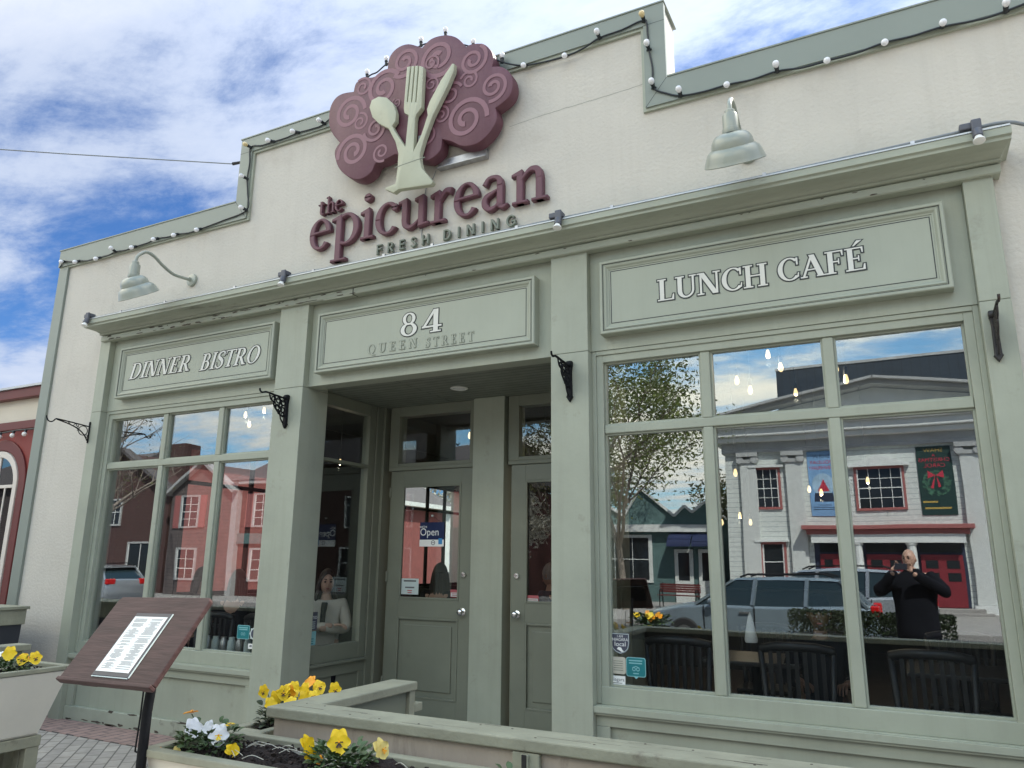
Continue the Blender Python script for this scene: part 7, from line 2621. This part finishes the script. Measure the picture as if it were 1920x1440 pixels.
# ---- seated diners
def diner(label, x, y, rz, top, coat_m, skin_m, hair='long', look=0.0, hair_m='hair', arms='table', inner=None):
    """figure on a chair; top is the height of the crown, rz the way the body faces (0 = +y)"""
    t = thing('person', label, 'person', (x, y, .12))
    B = local(x, y, top - 1.36, rz)
    g = lambda a, b, c: tuple(B @ Vector((a, b, c)))
    def nd(a, b, c, *r): return (*g(a, b, c), *r)
    if arms == 'crossed':
        ra, rb = (.03, .27, .80), (-.10, .24, .83)
    else:
        ra, rb = (.14, .34, .80), (-.14, .34, .80)
    N_ = {'pel': nd(0, 0, .55, .15, .12), 'wai': nd(0, .01, .72, .13, .10), 'che': nd(0, .0, .93, .15, .105), 'nek': nd(0, .01, 1.08, .050), 'hd': nd(0, .03, 1.16, .05),
          'ls': nd(-.165, 0, 1.02, .058), 'le': nd(-.23, .07, .78, .043), 'lw': nd(*ra, .027), 'rs': nd(.165, 0, 1.02, .058), 're': nd(.23, .07, .78, .043), 'rw': nd(*rb, .027),
          'lh': nd(-.09, .06, .52, .085), 'lk': nd(-.11, .44, .52, .060), 'la': nd(-.11, .42, .10, .040), 'lt': nd(-.11, .56, .05, .034), 'rh': nd(.09, .06, .52, .085), 'rk': nd(.11, .44, .52, .060), 'ra': nd(.11, .42, .10, .040), 'rt': nd(.11, .56, .05, .034)}
    if arms != 'crossed':
        N_['lw'] = nd(-.14, .34, .80, .027); N_['rw'] = nd(.14, .34, .80, .027)
    vs, fs = skinned(N_, Ee, 'pel', 2)
    mb = MB()
    mb.add(vs, fs)
    Hm = B @ Matrix.Translation((0, .035, 1.235)) @ Matrix.Rotation(look, 4, 'Z')
    head_mesh(mb, Hm)
    for s in (-1, 1):
        w_ = Vector(N_['lw' if s < 0 else 'rw'][:3])
        if arms == 'crossed':
            d = (B.to_3x3() @ Vector((-s * .9, .25, .1))).normalized()
        else:
            d = (B.to_3x3() @ Vector((-s * .3, 1, -.05))).normalized()
        xx = d.cross(Vector((0, 0, 1))).normalized()
        m_ = Matrix((xx, d, xx.cross(d))).transposed().to_4x4()
        m_.translation = w_ + d * .055
        hand(mb, m_, .45, 1, s * -1)
    mb.build('body', skin_m, t, smooth=True)
    face_parts(t, Hm)
    Nc = {k_: N_[k_] for k_ in ('pel', 'wai', 'che', 'ls', 'le', 'lw', 'rs', 're', 'rw')}
    Nc = {k_: (v[0], v[1], v[2], v[3] + .02, (v[4] if len(v) > 4 else v[3]) + .02) for k_, v in Nc.items()}
    lw0 = Vector(Nc['lw'][:3]); le0 = Vector(Nc['le'][:3]); p = lw0 + (le0 - lw0) * .15; Nc['lw'] = (*p, .040, .040)
    rw0 = Vector(Nc['rw'][:3]); re0 = Vector(Nc['re'][:3]); p = rw0 + (re0 - rw0) * .15; Nc['rw'] = (*p, .040, .040)
    Nc['col'] = nd(0, .01, 1.05, .07)
    vs, fs = skinned(Nc, [('pel', 'wai'), ('wai', 'che'), ('che', 'ls'), ('ls', 'le'), ('le', 'lw'), ('che', 'rs'), ('rs', 're'), ('re', 'rw'), ('che', 'col')], 'pel', 2)
    MB().add(vs, fs).build('jacket', coat_m, t, smooth=True)
    if inner:
        q = MB()
        P = [(0, .128, 1.04), (.008, .140, .95), (.012, .142, .86), (.008, .145, .76)]
        q.tube([B @ Vector(p_) for p_ in catmull(P, 4)], [.030] * 4 + [.026] * 9, 8)
        q.build('shirt_front', inner, t, smooth=True)
    tr = MB()
    for k_ in 'lr':
        P = [N_[k_ + 'h'][:3], N_[k_ + 'k'][:3], N_[k_ + 'a'][:3]]
        tr.tube(catmull(P, 5), [.100 - .005 * i for i in range(11)], 12)
    tr.build('trousers', 'cloth_dk', t, smooth=True)
    hb = MB()
    if hair == 'cap':
        hb.lathe([(.088, .018), (.094, .022), (.094, .045), (.088, .05), (.084, .09), (.065, .128), (.03, .148), (.0005, .152)], Hm @ Matrix.Translation((0, -.004, -.005)) @ Matrix.Diagonal((.92, 1.12, 1, 1)), 24)
        hb.build('knit_cap', 'cloth_dk', t, smooth=True)
    else:
        n, mU = 12, 24
        vs, fs = [], []
        for i in range(n + 1):
            v = pi / 2 - (pi * .62) * i / n
            for j in range(mU):
                u = 2 * pi * j / mU
                fr_ = max(0, sin(u))
                vv = max(v, .62 * fr_ ** 1.5 - .95 * (1 - fr_)) if True else v
                X, Y, Z = cos(vv) * cos(u) * .086, cos(vv) * sin(u) * (.104 if sin(u) < 0 else .096), sin(vv) * .134
                vs.append(tuple(Hm @ Vector((X, Y - .004, Z + .004))))
        for i in range(n):
            for j in range(mU):
                fs.append((i * mU + j, i * mU + (j + 1) % mU, (i + 1) * mU + (j + 1) % mU, (i + 1) * mU + j))
        hb.add(vs, fs)
        if hair == 'long':
            rr_ = random.Random(int(abs(x) * 100))
            for k_ in range(34):
                u = radians(rr_.uniform(165, 375))
                r0 = Vector((cos(u) * .074, sin(u) * .088, .03))
                P = [r0, Vector((cos(u) * .088, sin(u) * .100 - .005, -.07)), Vector((cos(u) * .100, sin(u) * .085 - .02, -.17)), Vector((cos(u) * .115 + rr_.uniform(-.01, .01), sin(u) * .07 - .04, -.26 - rr_.uniform(0, .06)))]
                hb.tube([Hm @ Vector(p_) for p_ in catmull(P, 3)], [.020, .021, .022, .022, .022, .021, .020, .018, .014, .008], 6)
        hb.build('hair', hair_m, t, smooth=True)
    return t


diner('young woman in a cream jacket with folded arms behind the entrance side window', -5.30, 1.02, radians(215), 1.49, 'cloth_cream', 'skin', 'long', radians(12), 'hair', 'crossed', 'cloth_dk')
diner('dark haired diner in profile at the left end of the left shop window', -7.25, 1.10, radians(-70), 1.49, 'cloth_dk', 'skin', 'long', radians(-10))
diner('diner in black with long hair seen from behind in the left shop window', -6.66, 1.10, radians(20), 1.47, 'cloth_dk', 'skin', 'long')
diner('person in a black knit cap seated behind the right shop window', -.60, .95, radians(185), 1.36, 'cloth_dk', 'skin_dk', 'cap')
diner('long haired figure in black seated behind the left entrance door', -4.73, 2.25, radians(10), 1.56, 'cloth_dk', 'skin', 'long')
diner('grey haired person in a slate blue jacket behind the right entrance door', -3.50, 2.65, radians(75), 1.57, 'cloth_blue', 'skin', 'short', 0, 'hair_grey')
